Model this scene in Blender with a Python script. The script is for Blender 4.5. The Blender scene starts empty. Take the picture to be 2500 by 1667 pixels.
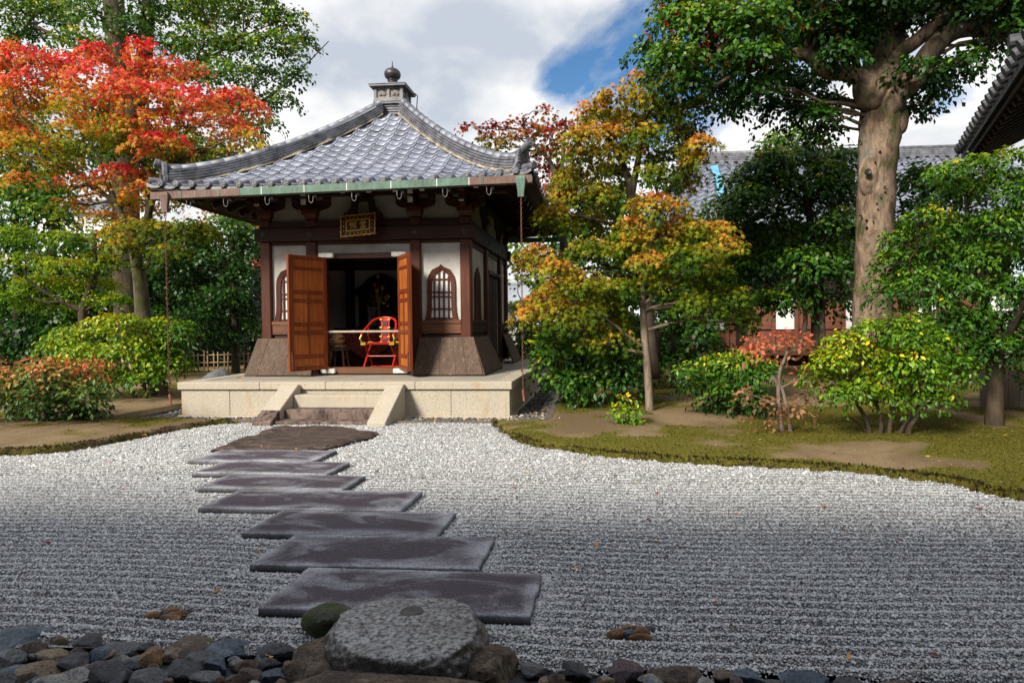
import bpy, bmesh, math, random
import numpy as np
from mathutils import Vector, Matrix
R = math.radians
random.seed(7)
rng = np.random.default_rng(7)
scene = bpy.context.scene
COL = scene.collection

# ------------------------------------------------------------------ camera
F_PX, PPX, PPY, EYE = 1600.0, 1352.0, 833.5, 1.6      # focal length and principal point in photo pixels, eye height
YAW, PITCH, ROLL = R(4.57), R(1.5), R(-0.5)
cam = bpy.data.cameras.new('camera')
cam.sensor_width = 36.0
cam.lens = F_PX / 2500.0 * 36.0
cam.shift_x = (1250.0 - PPX) / 2500.0
cam.clip_start, cam.clip_end = 0.1, 2000
cam_ob = bpy.data.objects.new('camera', cam)
COL.objects.link(cam_ob)
CAMR = Matrix.Rotation(YAW, 3, 'Z') @ Matrix.Rotation(math.pi / 2 - PITCH, 3, 'X') @ Matrix.Rotation(ROLL, 3, 'Z')
cam_ob.matrix_world = Matrix.Translation((0, 0, EYE)) @ CAMR.to_4x4()
scene.camera = cam_ob

# ------------------------------------------------------------------ sky and sun
SUN = Vector((-0.44, -0.70, 0.54)).normalized()       # direction towards the sun: behind the viewer, to the left
SUN_EL = math.asin(SUN.z)
SUN_AZ = math.atan2(SUN.x, SUN.y)
world = bpy.data.worlds.new('World')
scene.world = world
world.use_nodes = True
wn, wl = world.node_tree.nodes, world.node_tree.links
wn.clear()
def wnode(t, **k):
    n = wn.new(t)
    for a, b in k.items(): setattr(n, a, b)
    return n
out = wnode('ShaderNodeOutputWorld')
bg = wnode('ShaderNodeBackground')
bg.inputs['Strength'].default_value = 0.088
sky = wnode('ShaderNodeTexSky', sky_type='NISHITA', sun_disc=False, sun_elevation=SUN_EL, sun_rotation=SUN_AZ, air_density=1.0, dust_density=0.6, ozone_density=2.0)
tc = wnode('ShaderNodeTexCoord')
sep = wnode('ShaderNodeSeparateXYZ')
wl.new(tc.outputs['Generated'], sep.inputs[0])
zz = wnode('ShaderNodeMath', operation='MAXIMUM'); zz.inputs[1].default_value = 0.0
wl.new(sep.outputs['Z'], zz.inputs[0])
za = wnode('ShaderNodeMath', operation='ADD'); za.inputs[1].default_value = 0.42
wl.new(zz.outputs[0], za.inputs[0])
vd = wnode('ShaderNodeVectorMath', operation='DIVIDE')
comb = wnode('ShaderNodeCombineXYZ')
for i in range(3): wl.new(za.outputs[0], comb.inputs[i])
wl.new(tc.outputs['Generated'], vd.inputs[0]); wl.new(comb.outputs[0], vd.inputs[1])
def wnoise(scale, detail, rough, loc, dist=0.0):
    mp = wnode('ShaderNodeMapping'); mp.inputs['Location'].default_value = loc
    wl.new(vd.outputs[0], mp.inputs[0])
    n = wnode('ShaderNodeTexNoise'); n.inputs['Scale'].default_value = scale; n.inputs['Detail'].default_value = detail
    n.inputs['Roughness'].default_value = rough; n.inputs['Distortion'].default_value = dist
    wl.new(mp.outputs[0], n.inputs['Vector'])
    return n.outputs['Fac']
def wramp(src, stops):
    r = wnode('ShaderNodeValToRGB')
    e = r.color_ramp.elements
    while len(e) < len(stops): e.new(0.5)
    for i, (p, c) in enumerate(stops): e[i].position = p; e[i].color = (*c, 1)
    wl.new(src, r.inputs[0]); return r.outputs[0]
def wmix(fac, a, b, blend='MIX'):
    m = wnode('ShaderNodeMix', data_type='RGBA', blend_type=blend)
    for s, v in ((m.inputs[0], fac), (m.inputs[6], a), (m.inputs[7], b)):
        if hasattr(v, 'is_linked'): wl.new(v, s)
        elif isinstance(v, (int, float)): s.default_value = v
        else: s.default_value = (*v, 1)
    return m.outputs[2]
CL = (1.58, 5.69, -0.18)
cover = wramp(wnoise(1.55, 9, 0.55, CL, 0.25), [(0.375, (0, 0, 0)), (0.435, (1, 1, 1))])
shade = wramp(wnoise(2.4, 7, 0.55, (CL[0] + .13, CL[1] + .10, .4), 0.2), [(0.37, (5.0, 5.5, 6.3)), (0.46, (7.3, 7.5, 7.8)), (0.56, (9.8, 9.7, 9.6))])
hs = wnode('ShaderNodeHueSaturation'); hs.inputs['Saturation'].default_value = 1.25; hs.inputs['Value'].default_value = 1.15
wl.new(sky.outputs[0], hs.inputs['Color'])
final = wmix(cover, hs.outputs[0], shade)
wl.new(final, bg.inputs['Color'])
wl.new(bg.outputs[0], out.inputs['Surface'])

sl = bpy.data.lights.new('sun', 'SUN')
sl.energy = 4.9
sl.angle = R(13.0)
sl.color = (1.0, 0.93, 0.80)
so = bpy.data.objects.new('sun', sl)
COL.objects.link(so)
so.rotation_euler = SUN.to_track_quat('Z', 'Y').to_euler()
so.location = SUN * 60

vs = scene.view_settings
vs.view_transform = 'Standard'; vs.look = 'None'; vs.exposure = 0.40; vs.gamma = 1.0; vs.use_curve_mapping = False
scene.render.engine = 'CYCLES'
cy_ = scene.cycles
cy_.use_denoising = True
cy_.max_bounces = 5; cy_.diffuse_bounces = 3; cy_.glossy_bounces = 2; cy_.transmission_bounces = 4; cy_.transparent_max_bounces = 6
cy_.caustics_reflective = False; cy_.caustics_refractive = False
cy_.sample_clamp_indirect = 4.0

# ------------------------------------------------------------------ photo pixel (2352 wide view) -> world
DS = 2500.0 / 2352.0
def pray(x, y):
    return CAMR @ Vector(((x * DS - PPX) / F_PX, -(y * DS - PPY) / F_PX, -1.0))
def P(x, y, Y):                                        # point seen at (x, y) on the upright plane at distance Y
    r = pray(x, y); t = Y / r.y
    return Vector((r.x * t, Y, EYE + r.z * t))
def G(x, y, z=0.0):                                    # point seen at (x, y) on level z
    r = pray(x, y); t = (z - EYE) / r.z
    return Vector((r.x * t, r.y * t, z))
def MPX(Y): return DS / F_PX * Y                       # metres per view pixel at distance Y

# ------------------------------------------------------------------ builders
ORG = {}
def tag(o, label=None, cat=None, group=None, kind=None):
    if label: o['label'] = label
    if cat: o['category'] = cat
    if group: o['group'] = group
    if kind: o['kind'] = kind
    return o
def thing(name, label, cat, loc=(0, 0, 0), group=None):
    o = bpy.data.objects.new(name, None)
    o.empty_display_size = 0.1
    COL.objects.link(o); o.location = loc; ORG[o.name] = Vector(loc)
    return tag(o, label, cat, group)
def link(name, me, parent=None):
    o = bpy.data.objects.new(name, me)
    COL.objects.link(o)
    if parent is not None:
        o.parent = parent; ORG[o.name] = ORG[parent.name]
    else: ORG[o.name] = Vector((0, 0, 0))
    return o
def place(name, me, parent, mat4):                     # shared mesh at a world matrix under a parent
    o = bpy.data.objects.new(name, me)
    COL.objects.link(o)
    if parent is not None:
        o.parent = parent
        ORG[o.name] = ORG[parent.name]
        # parts of parts sit at their parent's own zero unless the parent was moved
        o.matrix_local = Matrix.Translation(-ORG[parent.name]) @ mat4
    else:
        o.matrix_world = mat4; ORG[o.name] = mat4.translation.copy()
    return o

class MB:
    def __init__(s): s.v = []; s.f = []; s.mi = []; s.cur = 0
    def add(s, vs, fs):
        b = len(s.v); s.v += [tuple(v) for v in vs]
        for f in fs: s.f.append([b + i for i in f]); s.mi.append(s.cur)
        return s
    def box(s, x0, x1, y0, y1, z0, z1, M=None):
        vs = [Vector((x, y, z)) for z in (z0, z1) for y in (y0, y1) for x in (x0, x1)]
        if M is not None: vs = [M @ v for v in vs]
        return s.add(vs, [(0, 2, 3, 1), (4, 5, 7, 6), (0, 1, 5, 4), (2, 6, 7, 3), (0, 4, 6, 2), (1, 3, 7, 5)])
    def bar(s, a, b, w, h, up=Vector((0, 0, 1))):       # rectangular bar from a to b
        a, b = Vector(a), Vector(b); d = (b - a); L = d.length; d.normalize()
        x = d.cross(up)
        if x.length < 1e-4: x = d.cross(Vector((0, 1, 0)))
        x.normalize(); z = x.cross(d)
        vs = []
        for p in (a, b):
            for sx, sz in ((-1, -1), (1, -1), (1, 1), (-1, 1)): vs.append(p + x * (sx * w / 2) + z * (sz * h / 2))
        return s.add(vs, [(0, 1, 2, 3), (7, 6, 5, 4), (0, 4, 5, 1), (1, 5, 6, 2), (2, 6, 7, 3), (3, 7, 4, 0)])
    def tube(s, pts, rad, n=8, cap=True, wob=0.0):
        pts = [Vector(p) for p in pts]
        if not hasattr(rad, '__len__'): rad = [rad] * len(pts)
        rings = []; ref = None
        for i, p in enumerate(pts):
            d = (pts[min(i + 1, len(pts) - 1)] - pts[max(i - 1, 0)])
            if d.length < 1e-6: d = Vector((0, 0, 1))
            d.normalize()
            if ref is None:
                ref = d.orthogonal().normalized()
            ref = (ref - d * ref.dot(d))
            if ref.length < 1e-5: ref = d.orthogonal()
            ref.normalize(); t = d.cross(ref)
            ring = []
            for k in range(n):
                a = 2 * math.pi * k / n; r = rad[i] * (1 + (random.uniform(-wob, wob) if wob else 0))
                ring.append(p + ref * (math.cos(a) * r) + t * (math.sin(a) * r))
            rings.append(ring)
        vs = [v for r in rings for v in r]; fs = []
        for i in range(len(pts) - 1):
            for k in range(n):
                fs.append((i * n + k, i * n + (k + 1) % n, (i + 1) * n + (k + 1) % n, (i + 1) * n + k))
        if cap:
            fs.append(tuple(range(n - 1, -1, -1))); fs.append(tuple((len(pts) - 1) * n + k for k in range(n)))
        return s.add(vs, fs)
    def lathe(s, prof, c, n=16, M=None):               # prof: (radius, height) bottom to top
        c = Vector(c); vs = []
        for r, z in prof:
            for k in range(n):
                a = 2 * math.pi * k / n; v = Vector((r * math.cos(a), r * math.sin(a), z))
                if M is not None: v = M @ v
                vs.append(c + v)
        fs = []
        for i in range(len(prof) - 1):
            for k in range(n): fs.append((i * n + k, i * n + (k + 1) % n, (i + 1) * n + (k + 1) % n, (i + 1) * n + k))
        fs.append(tuple(range(n - 1, -1, -1))); fs.append(tuple((len(prof) - 1) * n + k for k in range(n)))
        return s.add(vs, fs)
    def extrude(s, poly, a0, a1, fn):                  # poly of (u, v); fn(u, v, a) -> point
        n = len(poly)
        vs = [fn(u, v, a) for a in (a0, a1) for u, v in poly]
        fs = [tuple(range(n - 1, -1, -1)), tuple(range(n, 2 * n))]
        for k in range(n): fs.append((k, (k + 1) % n, n + (k + 1) % n, n + k))
        return s.add(vs, fs)
    def build(s, name, mats, parent=None, smooth=False, bevel=0.0, fix=True, label=None, kind=None):
        me = bpy.data.meshes.new(name)
        off = ORG[parent.name] if parent is not None else Vector((0, 0, 0))
        me.from_pydata([(v[0] - off.x, v[1] - off.y, v[2] - off.z) for v in s.v], [], s.f)
        if not isinstance(mats, (list, tuple)): mats = [mats]
        for m in mats: me.materials.append(m)
        me.polygons.foreach_set('material_index', s.mi)
        if fix or bevel:
            bm = bmesh.new(); bm.from_mesh(me)
            if fix: bmesh.ops.recalc_face_normals(bm, faces=bm.faces)
            if bevel:
                ed = [e for e in bm.edges if len(e.link_faces) == 2 and e.calc_face_angle(0) > 0.5]
                bmesh.ops.bevel(bm, geom=ed, offset=bevel, segments=1, affect='EDGES', clamp_overlap=True)
            bm.to_mesh(me); bm.free()
        if smooth: me.polygons.foreach_set('use_smooth', [True] * len(me.polygons))
        me.update()
        o = link(name, me, parent)
        return tag(o, label, None, None, kind)

def np_mesh(name, V, Fc, mat, col=None, smooth=False):   # fast mesh from arrays; Fc (m, k) with constant k
    me = bpy.data.meshes.new(name)
    V = np.asarray(V, dtype=np.float32); Fc = np.asarray(Fc, dtype=np.int32)
    m, k = Fc.shape
    me.vertices.add(len(V)); me.vertices.foreach_set('co', V.ravel())
    me.loops.add(m * k); me.loops.foreach_set('vertex_index', Fc.ravel())
    me.polygons.add(m)
    me.polygons.foreach_set('loop_start', np.arange(0, m * k, k, dtype=np.int32))
    me.polygons.foreach_set('loop_total', np.full(m, k, dtype=np.int32))
    if smooth: me.polygons.foreach_set('use_smooth', np.ones(m, dtype=bool))
    me.materials.append(mat)
    if col is not None:
        a = me.color_attributes.new('col', 'FLOAT_COLOR', 'POINT')
        c4 = np.ones((len(V), 4), dtype=np.float32); c4[:, :3] = col
        a.data.foreach_set('color', c4.ravel())
    me.update(calc_edges=True)
    return me
VHALL_Y, VHALL_Z = -7.0, 8.0                           # eave edge of the hall behind the viewer
# ------------------------------------------------------------------ materials
class NT:
    def __init__(s, name):
        s.m = bpy.data.materials.new(name); s.m.use_nodes = True
        s.n = s.m.node_tree.nodes; s.l = s.m.node_tree.links
        s.b = s.n['Principled BSDF']; s.o = s.n['Material Output']
        s.geo = s.n.new('ShaderNodeNewGeometry')
    def set(s, sock, v):
        if hasattr(v, 'is_linked'): s.l.new(v, sock)
        elif isinstance(v, (int, float)): sock.default_value = v
        else: sock.default_value = (*v, 1) if len(v) == 3 and sock.type == 'RGBA' else v
    def vec(s, scale=(1, 1, 1), src=None, loc=(0, 0, 0), rot=(0, 0, 0)):
        mp = s.n.new('ShaderNodeMapping'); mp.inputs['Scale'].default_value = scale; mp.inputs['Location'].default_value = loc; mp.inputs['Rotation'].default_value = rot
        s.l.new(src or s.geo.outputs['Position'], mp.inputs[0]); return mp.outputs[0]
    def noise(s, scale, detail=4, rough=0.55, v=None, dist=0.0, color=False):
        n = s.n.new('ShaderNodeTexNoise'); n.inputs['Scale'].default_value = scale; n.inputs['Detail'].default_value = detail
        n.inputs['Roughness'].default_value = rough; n.inputs['Distortion'].default_value = dist
        s.l.new(v or s.geo.outputs['Position'], n.inputs['Vector']); return n.outputs['Color' if color else 'Fac']
    def voro(s, scale, v=None, feature='F1', out='Distance'):
        n = s.n.new('ShaderNodeTexVoronoi'); n.inputs['Scale'].default_value = scale; n.feature = feature
        s.l.new(v or s.geo.outputs['Position'], n.inputs['Vector']); return n.outputs[out]
    def ramp(s, src, stops, interp='LINEAR'):
        r = s.n.new('ShaderNodeValToRGB'); e = r.color_ramp.elements; r.color_ramp.interpolation = interp
        while len(e) < len(stops): e.new(0.5)
        for i, (p, c) in enumerate(stops):
            if not hasattr(c, '__len__'): c = (c, c, c)
            e[i].position = p; e[i].color = (*c, 1)
        s.l.new(src, r.inputs[0]); return r.outputs[0]
    def mix(s, fac, a, b, blend='MIX'):
        m = s.n.new('ShaderNodeMix'); m.data_type = 'RGBA'; m.blend_type = blend
        s.set(m.inputs[0], fac); s.set(m.inputs[6], a); s.set(m.inputs[7], b); return m.outputs[2]
    def math(s, op, a, b=0.0):
        m = s.n.new('ShaderNodeMath'); m.operation = op; s.set(m.inputs[0], a); s.set(m.inputs[1], b); return m.outputs[0]
    def rand(s): return s.n.new('ShaderNodeObjectInfo').outputs['Random']
    def attr(s, name='col'):
        a = s.n.new('ShaderNodeAttribute'); a.attribute_name = name; return a.outputs['Color']
    def sepz(s, i=2):
        x = s.n.new('ShaderNodeSeparateXYZ'); s.l.new(s.geo.outputs['Position'], x.inputs[0]); return x.outputs[i]
    def nz(s):
        x = s.n.new('ShaderNodeSeparateXYZ'); s.l.new(s.geo.outputs['Normal'], x.inputs[0]); return x.outputs[2]
    def bump(s, h, strength=0.3, dist=0.01):
        b = s.n.new('ShaderNodeBump'); b.inputs['Strength'].default_value = strength; b.inputs['Distance'].default_value = dist
        s.l.new(h, b.inputs['Height']); s.l.new(b.outputs[0], s.b.inputs['Normal'])
    def fin(s, color=None, rough=0.6, metal=0.0, spec=0.5):
        if color is not None: s.set(s.b.inputs['Base Color'], color)
        s.set(s.b.inputs['Roughness'], rough); s.set(s.b.inputs['Metallic'], metal); s.set(s.b.inputs['Specular IOR Level'], spec)
        return s.m

def m_wood(name, dark, light, axis, rough=0.6, worn=None, spec=0.35):
    t = NT(name)
    sc = [26, 26, 26]; sc[axis] = 1.2
    g = t.noise(1.0, 6, 0.65, t.vec(sc), 1.2)
    off = t.noise(1.7, 3, 0.5)
    c = t.mix(t.ramp(g, [(0.3, 0), (0.7, 1)]), dark, light)
    c = t.mix(t.ramp(off, [(0.35, 0.0), (0.75, 0.5)]), c, dark, 'MIX')
    c = t.mix(t.math('MULTIPLY', t.rand(), 0.25), c, dark)
    if worn:
        w = t.noise(5.0, 5, 0.7, t.vec([3 if i != axis else 0.7 for i in range(3)]))
        c = t.mix(t.ramp(w, [(0.56, 0), (0.72, 0.7)]), c, worn)
    t.bump(g, 0.35, 0.004)
    return t.fin(c, rough, 0, spec)
M_COLUMN = m_wood('column_wood', (0.040, 0.010, 0.005), (0.150, 0.038, 0.016), 2, 0.5)
M_BEAM = m_wood('beam_wood', (0.024, 0.0075, 0.0045), (0.075, 0.022, 0.011), 0, 0.55)
M_BEAMY = m_wood('beam_wood_deep', (0.018, 0.0065, 0.004), (0.060, 0.019, 0.010), 1, 0.55)
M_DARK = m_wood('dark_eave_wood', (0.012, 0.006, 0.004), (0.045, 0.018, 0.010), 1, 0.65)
M_SILL = m_wood('sill_wood', (0.07, 0.026, 0.013), (0.24, 0.105, 0.052), 0, 0.6)
M_DOORF = m_wood('door_frame_wood', (0.075, 0.016, 0.005), (0.34, 0.082, 0.020), 2, 0.42)
M_DOORP = m_wood('door_panel_wood', (0.22, 0.050, 0.010), (0.66, 0.215, 0.050), 2, 0.42, worn=(0.13, 0.035, 0.015))
M_SHIELD = m_wood('weathered_board', (0.060, 0.038, 0.027), (0.185, 0.128, 0.095), 2, 0.75, worn=(0.23, 0.18, 0.145), spec=0.2)
M_REDWALL = m_wood('red_brown_boards', (0.10, 0.033, 0.02), (0.23, 0.085, 0.05), 0, 0.6)
M_GREYFENCE = m_wood('grey_fence_board', (0.12, 0.10, 0.085), (0.26, 0.23, 0.2), 2, 0.8)
M_BAMBOO = m_wood('bamboo', (0.28, 0.17, 0.09), (0.50, 0.36, 0.22), 2, 0.5)
M_BARPOLE = m_wood('pale_bamboo', (0.34, 0.25, 0.2), (0.62, 0.52, 0.44), 0, 0.5)

def m_plaster(name, c0=(0.60, 0.585, 0.55), dirty=(0.33, 0.30, 0.255)):
    t = NT(name)
    a = t.noise(1.3, 5, 0.6); b = t.noise(9, 5, 0.6); cr = t.noise(60, 3, 0.6)
    c = t.mix(t.ramp(a, [(0.44, 0), (0.70, 0.8)]), c0, dirty)
    c = t.mix(t.ramp(b, [(0.4, 0), (0.9, 0.35)]), c, dirty)
    t.bump(cr, 0.15, 0.003)
    return t.fin(c, 0.85, 0, 0.2)
M_PLASTER = m_plaster('white_plaster')
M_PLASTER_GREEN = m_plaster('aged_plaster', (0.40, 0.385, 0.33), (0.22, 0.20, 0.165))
M_PAPER = m_plaster('shoji_paper', (0.74, 0.73, 0.72), (0.62, 0.61, 0.6))

def m_granite(name, base, stain=None, lowdark=False):
    t = NT(name)
    sp = t.noise(120, 2, 0.75)
    big = t.noise(1.6, 5, 0.6, t.vec((1.0, 1.0, 0.6)))
    c = t.mix(t.ramp(sp, [(0.36, 0.0), (0.52, 1.0)]), tuple(k * 0.40 for k in base), base)
    c = t.mix(t.ramp(sp, [(0.60, 0.0), (0.72, 0.8)]), c, tuple(min(1, k * 1.45) for k in base))
    if stain:
        st = t.noise(2.2, 6, 0.65, t.vec((1.6, 1.6, 0.45)), 0.4)
        c = t.mix(t.ramp(st, [(0.57, 0), (0.70, 0.55)]), c, stain)
        fl = t.noise(4.0, 4, 0.6, t.vec((3.0, 3.0, 0.25)))
        c = t.mix(t.ramp(fl, [(0.60, 0), (0.76, 0.38)]), c, tuple(k * 0.6 for k in stain))
    c = t.mix(t.ramp(big, [(0.35, 0.25), (0.65, 0)]), c, tuple(k * 0.6 for k in base))
    t.bump(sp, 0.25, 0.004)
    return t.fin(c, 0.8, 0, 0.3)
M_GRANITE = m_granite('pale_granite', (0.52, 0.46, 0.37), (0.40, 0.235, 0.075))
M_GRANITE_TOP = m_granite('paving_granite', (0.40, 0.37, 0.305), (0.26, 0.21, 0.12))
def m_wetstep():
    t = NT('stained_step_stone')
    sp = t.noise(190, 2, 0.7)
    dr = t.noise(2.4, 7, 0.72, t.vec((4.0, 4.0, 1.3)), 0.1)
    c = t.mix(t.ramp(dr, [(0.40, 0), (0.60, 1)]), (0.040, 0.023, 0.022), (0.23, 0.165, 0.135))
    c = t.mix(t.ramp(sp, [(0.3, 0.6), (0.55, 0)]), c, (0.03, 0.02, 0.02))
    t.bump(sp, 0.3, 0.005)
    return t.fin(c, 0.7, 0, 0.35)
M_STEPDARK = m_wetstep()

def m_tile():
    t = NT('roof_tile')
    n = t.noise(7, 5, 0.6); f = t.noise(60, 3, 0.6)
    c = t.mix(t.rand(), (0.135, 0.150, 0.200), (0.275, 0.300, 0.380))
    c = t.mix(t.ramp(n, [(0.42, 0), (0.70, 0.65)]), c, (0.130, 0.142, 0.185))
    c = t.mix(t.ramp(f, [(0.55, 0), (0.75, 0.3)]), c, (0.36, 0.38, 0.45))
    t.bump(f, 0.15, 0.003)
    return t.fin(c, 0.42, 0, 0.6)
M_TILE = m_tile()
def m_tile2():
    t = NT('ridge_tile')
    n = t.noise(5, 5, 0.6); f = t.noise(40, 3, 0.6)
    c = t.mix(t.ramp(n, [(0.35, 0), (0.68, 1)]), (0.060, 0.062, 0.074), (0.185, 0.19, 0.22))
    c = t.mix(t.ramp(f, [(0.55, 0), (0.8, 0.4)]), c, (0.32, 0.31, 0.29))
    t.bump(f, 0.25, 0.004)
    return t.fin(c, 0.5, 0, 0.55)
M_RIDGE = m_tile2()
def m_cap():
    t = NT('cap_tile')
    n = t.noise(6, 5, 0.6); f = t.noise(50, 3, 0.6)
    c = t.mix(t.rand(), (0.105, 0.115, 0.150), (0.215, 0.235, 0.305))
    c = t.mix(t.ramp(n, [(0.42, 0), (0.70, 0.65)]), c, (0.07, 0.075, 0.09))
    t.bump(f, 0.2, 0.003)
    return t.fin(c, 0.45, 0, 0.55)
M_CAP = m_cap()
def m_simple(name, a, b, scale=6, rough=0.6, metal=0.0, spec=0.5, bump=0.2, d=0.004):
    t = NT(name); n = t.noise(scale, 5, 0.6); f = t.noise(scale * 9, 3, 0.6)
    c = t.mix(t.ramp(n, [(0.33, 0), (0.67, 1)]), a, b)
    t.bump(f, bump, d)
    return t.fin(c, rough, metal, spec)
M_MORTAR = m_simple('roof_mortar', (0.10, 0.085, 0.065), (0.40, 0.34, 0.25), 5, 0.9)
M_DARKMETAL = m_simple('dark_metal', (0.03, 0.028, 0.028), (0.10, 0.095, 0.095), 12, 0.45, 0.6)
M_STEEL = m_simple('hook_steel', (0.07, 0.07, 0.07), (0.18, 0.18, 0.18), 20, 0.4, 0.7)
def m_copper(name, a, b, streak):
    t = NT(name)
    n = t.noise(3.0, 5, 0.6, t.vec((1, 1, 1))); d = t.noise(6, 5, 0.65, t.vec((5, 5, 0.5)))
    c = t.mix(t.ramp(n, [(0.35, 0), (0.65, 1)]), a, b)
    c = t.mix(t.ramp(d, [(0.52, 0), (0.70, 0.7)]), c, streak)
    return t.fin(c, 0.6, 0.15, 0.4)
M_PATINA = m_copper('green_copper', (0.062, 0.095, 0.072), (0.105, 0.185, 0.142), (0.18, 0.27, 0.22))
M_COPPER = m_copper('brown_copper', (0.105, 0.062, 0.050), (0.165, 0.098, 0.078), (0.24, 0.20, 0.17))
M_RUST = m_simple('rusty_chain', (0.085, 0.032, 0.02), (0.20, 0.085, 0.05), 40, 0.7, 0.3)
M_PIPE = m_simple('copper_pipe', (0.26, 0.10, 0.065), (0.42, 0.18, 0.12), 20, 0.5, 0.4)
M_WHITE = m_simple('white_paint', (0.60, 0.58, 0.53), (0.80, 0.79, 0.76), 14, 0.7)
M_GOLD = m_simple('gold_leaf', (0.66, 0.38, 0.05), (0.92, 0.60, 0.12), 30, 0.36, 0.45)
M_OLDGOLD = m_simple('aged_gold', (0.32, 0.20, 0.05), (0.75, 0.50, 0.14), 30, 0.38, 0.8)
M_LACQ = m_simple('red_lacquer', (0.36, 0.012, 0.008), (0.56, 0.028, 0.014), 14, 0.34)
M_PLAQ = m_simple('plaque_lacquer', (0.045, 0.010, 0.006), (0.085, 0.020, 0.010), 12, 0.35)
M_FISH = m_simple('carved_wood', (0.42, 0.20, 0.09), (0.62, 0.36, 0.18), 7, 0.5)
M_STOOL = m_simple('stool_wood', (0.10, 0.065, 0.04), (0.20, 0.14, 0.09), 9, 0.55)
M_BLACK = m_simple('black_lacquer', (0.008, 0.007, 0.006), (0.022, 0.018, 0.015), 9, 0.35)
M_BOOK = m_simple('paper_books', (0.3, 0.28, 0.25), (0.55, 0.52, 0.48), 30, 0.8)
M_TARP = m_simple('blue_tarp', (0.07, 0.27, 0.45), (0.16, 0.42, 0.60), 3, 0.5)
M_GLASSD = m_simple('dark_glass', (0.03, 0.035, 0.04), (0.06, 0.065, 0.07), 3, 0.12)
M_NET = m_simple('grey_mesh', (0.34, 0.38, 0.42), (0.5, 0.53, 0.56), 20, 0.8)
M_FARWHITE = m_simple('far_white_wall', (0.62, 0.62, 0.63), (0.78, 0.78, 0.78), 2, 0.85)
M_SLATE = m_simple('far_slate', (0.10, 0.11, 0.13), (0.2, 0.21, 0.24), 3, 0.6)
def m_brocade():
    t = NT('red_brocade')
    v = t.voro(16, t.vec((1, 1, 1), rot=(0.3, 0.2, 0.7)))
    c = t.mix(t.ramp(v, [(0.25, 0), (0.3, 1), (0.45, 1), (0.5, 0)]), (0.16, 0.028, 0.018), (0.30, 0.10, 0.06))
    return t.fin(c, 0.75, 0, 0.2)
M_CLOTH = m_brocade()
def m_gbro():
    t = NT('gold_brocade')
    v = t.noise(26, 4, 0.6, None, 1.5)
    c = t.mix(t.ramp(v, [(0.46, 0), (0.54, 1)]), (0.03, 0.028, 0.02), (0.36, 0.28, 0.13))
    return t.fin(c, 0.6, 0.1, 0.3)
M_CLOTH2 = m_gbro()

def m_slab():
    t = NT('dark_stepping_stone')
    sp = t.noise(75, 3, 0.85)
    a = t.noise(2.0, 9, 0.68, t.vec((0.8, 1.5, 1)), 0.9)
    c = t.mix(t.ramp(sp, [(0.33, 0), (0.60, 1)]), (0.017, 0.013, 0.017), (0.092, 0.074, 0.095))
    frost = t.ramp(a, [(0.48, 0.0), (0.58, 0.40), (0.74, 0.85)])
    fm = t.math('MULTIPLY', frost, t.ramp(sp, [(0.38, 0.35), (0.56, 1.0)]))
    c = t.mix(fm, c, (0.42, 0.43, 0.47))
    ed = t.math('MULTIPLY', t.math('MULTIPLY', t.attr('edge'), t.ramp(a, [(0.36, 0.25), (0.56, 1.0)])), t.ramp(sp, [(0.36, 0.30), (0.56, 1.0)]))
    c = t.mix(ed, c, (0.52, 0.53, 0.57))
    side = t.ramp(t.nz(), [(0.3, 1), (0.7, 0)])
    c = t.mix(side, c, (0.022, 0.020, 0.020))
    t.bump(sp, 0.3, 0.004)
    return t.fin(c, 0.72, 0, 0.3)
M_SLAB = m_slab()
def m_rough():
    t = NT('rough_dark_stone')
    g = t.noise(3.0, 7, 0.7, t.vec((1.2, 6, 4)), 0.6); s = t.noise(45, 4, 0.7)
    c = t.mix(t.ramp(g, [(0.38, 0), (0.62, 1)]), (0.022, 0.016, 0.015), (0.150, 0.108, 0.086))
    c = t.mix(t.ramp(s, [(0.42, 0.5), (0.6, 0)]), c, (0.02, 0.015, 0.013))
    side = t.ramp(t.nz(), [(0.2, 0.8), (0.75, 0)])
    c = t.mix(side, c, (0.030, 0.019, 0.017))
    t.bump(t.mix(0.5, g, s), 0.45, 0.01)
    return t.fin(c, 0.8, 0, 0.25)
M_ROUGH = m_rough()
def m_rock(name, a, b, moss=0.0, lichen=None, sc=3.0, bump=0.5, rough=0.75):
    t = NT(name)
    n = t.noise(sc, 7, 0.65, None, 0.3); f = t.noise(sc * 14, 5, 0.7)
    c = t.mix(t.ramp(n, [(0.35, 0), (0.65, 1)]), a, b)
    c = t.mix(t.ramp(f, [(0.40, 0.75), (0.56, 0)]), c, tuple(k * 0.3 for k in a))
    c = t.mix(t.ramp(t.noise(sc * 2.2, 6, 0.7, None, 1.2), [(0.56, 0), (0.66, 0.55)]), c, tuple(min(1, k * 1.7) for k in b))
    if lichen:
        up = t.math('MULTIPLY', t.ramp(t.nz(), [(0.45, 0), (0.95, 1)]), t.ramp(t.noise(2.3, 5, 0.65), [(0.38, 0.25), (0.58, 1)]))
        l = t.math('MULTIPLY', up, t.ramp(f, [(0.40, 0.1), (0.58, 1.0)]))
        c = t.mix(l, c, lichen)
    if moss:
        mm = t.ramp(t.noise(4.0, 4, 0.6), [(0.55 - moss, 0), (0.75 - moss, 1)])
        c = t.mix(mm, c, (0.045, 0.075, 0.008))
    t.bump(t.mix(0.6, n, t.mix(0.5, f, t.noise(sc * 40, 4, 0.7))), bump, 0.035)
    return t.fin(c, rough, 0, 0.35)
M_ROCKTOP = m_rock('granite_rock', (0.055, 0.046, 0.040), (0.165, 0.138, 0.112), 0, (0.58, 0.58, 0.59), 3.2, 1.0)
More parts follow.
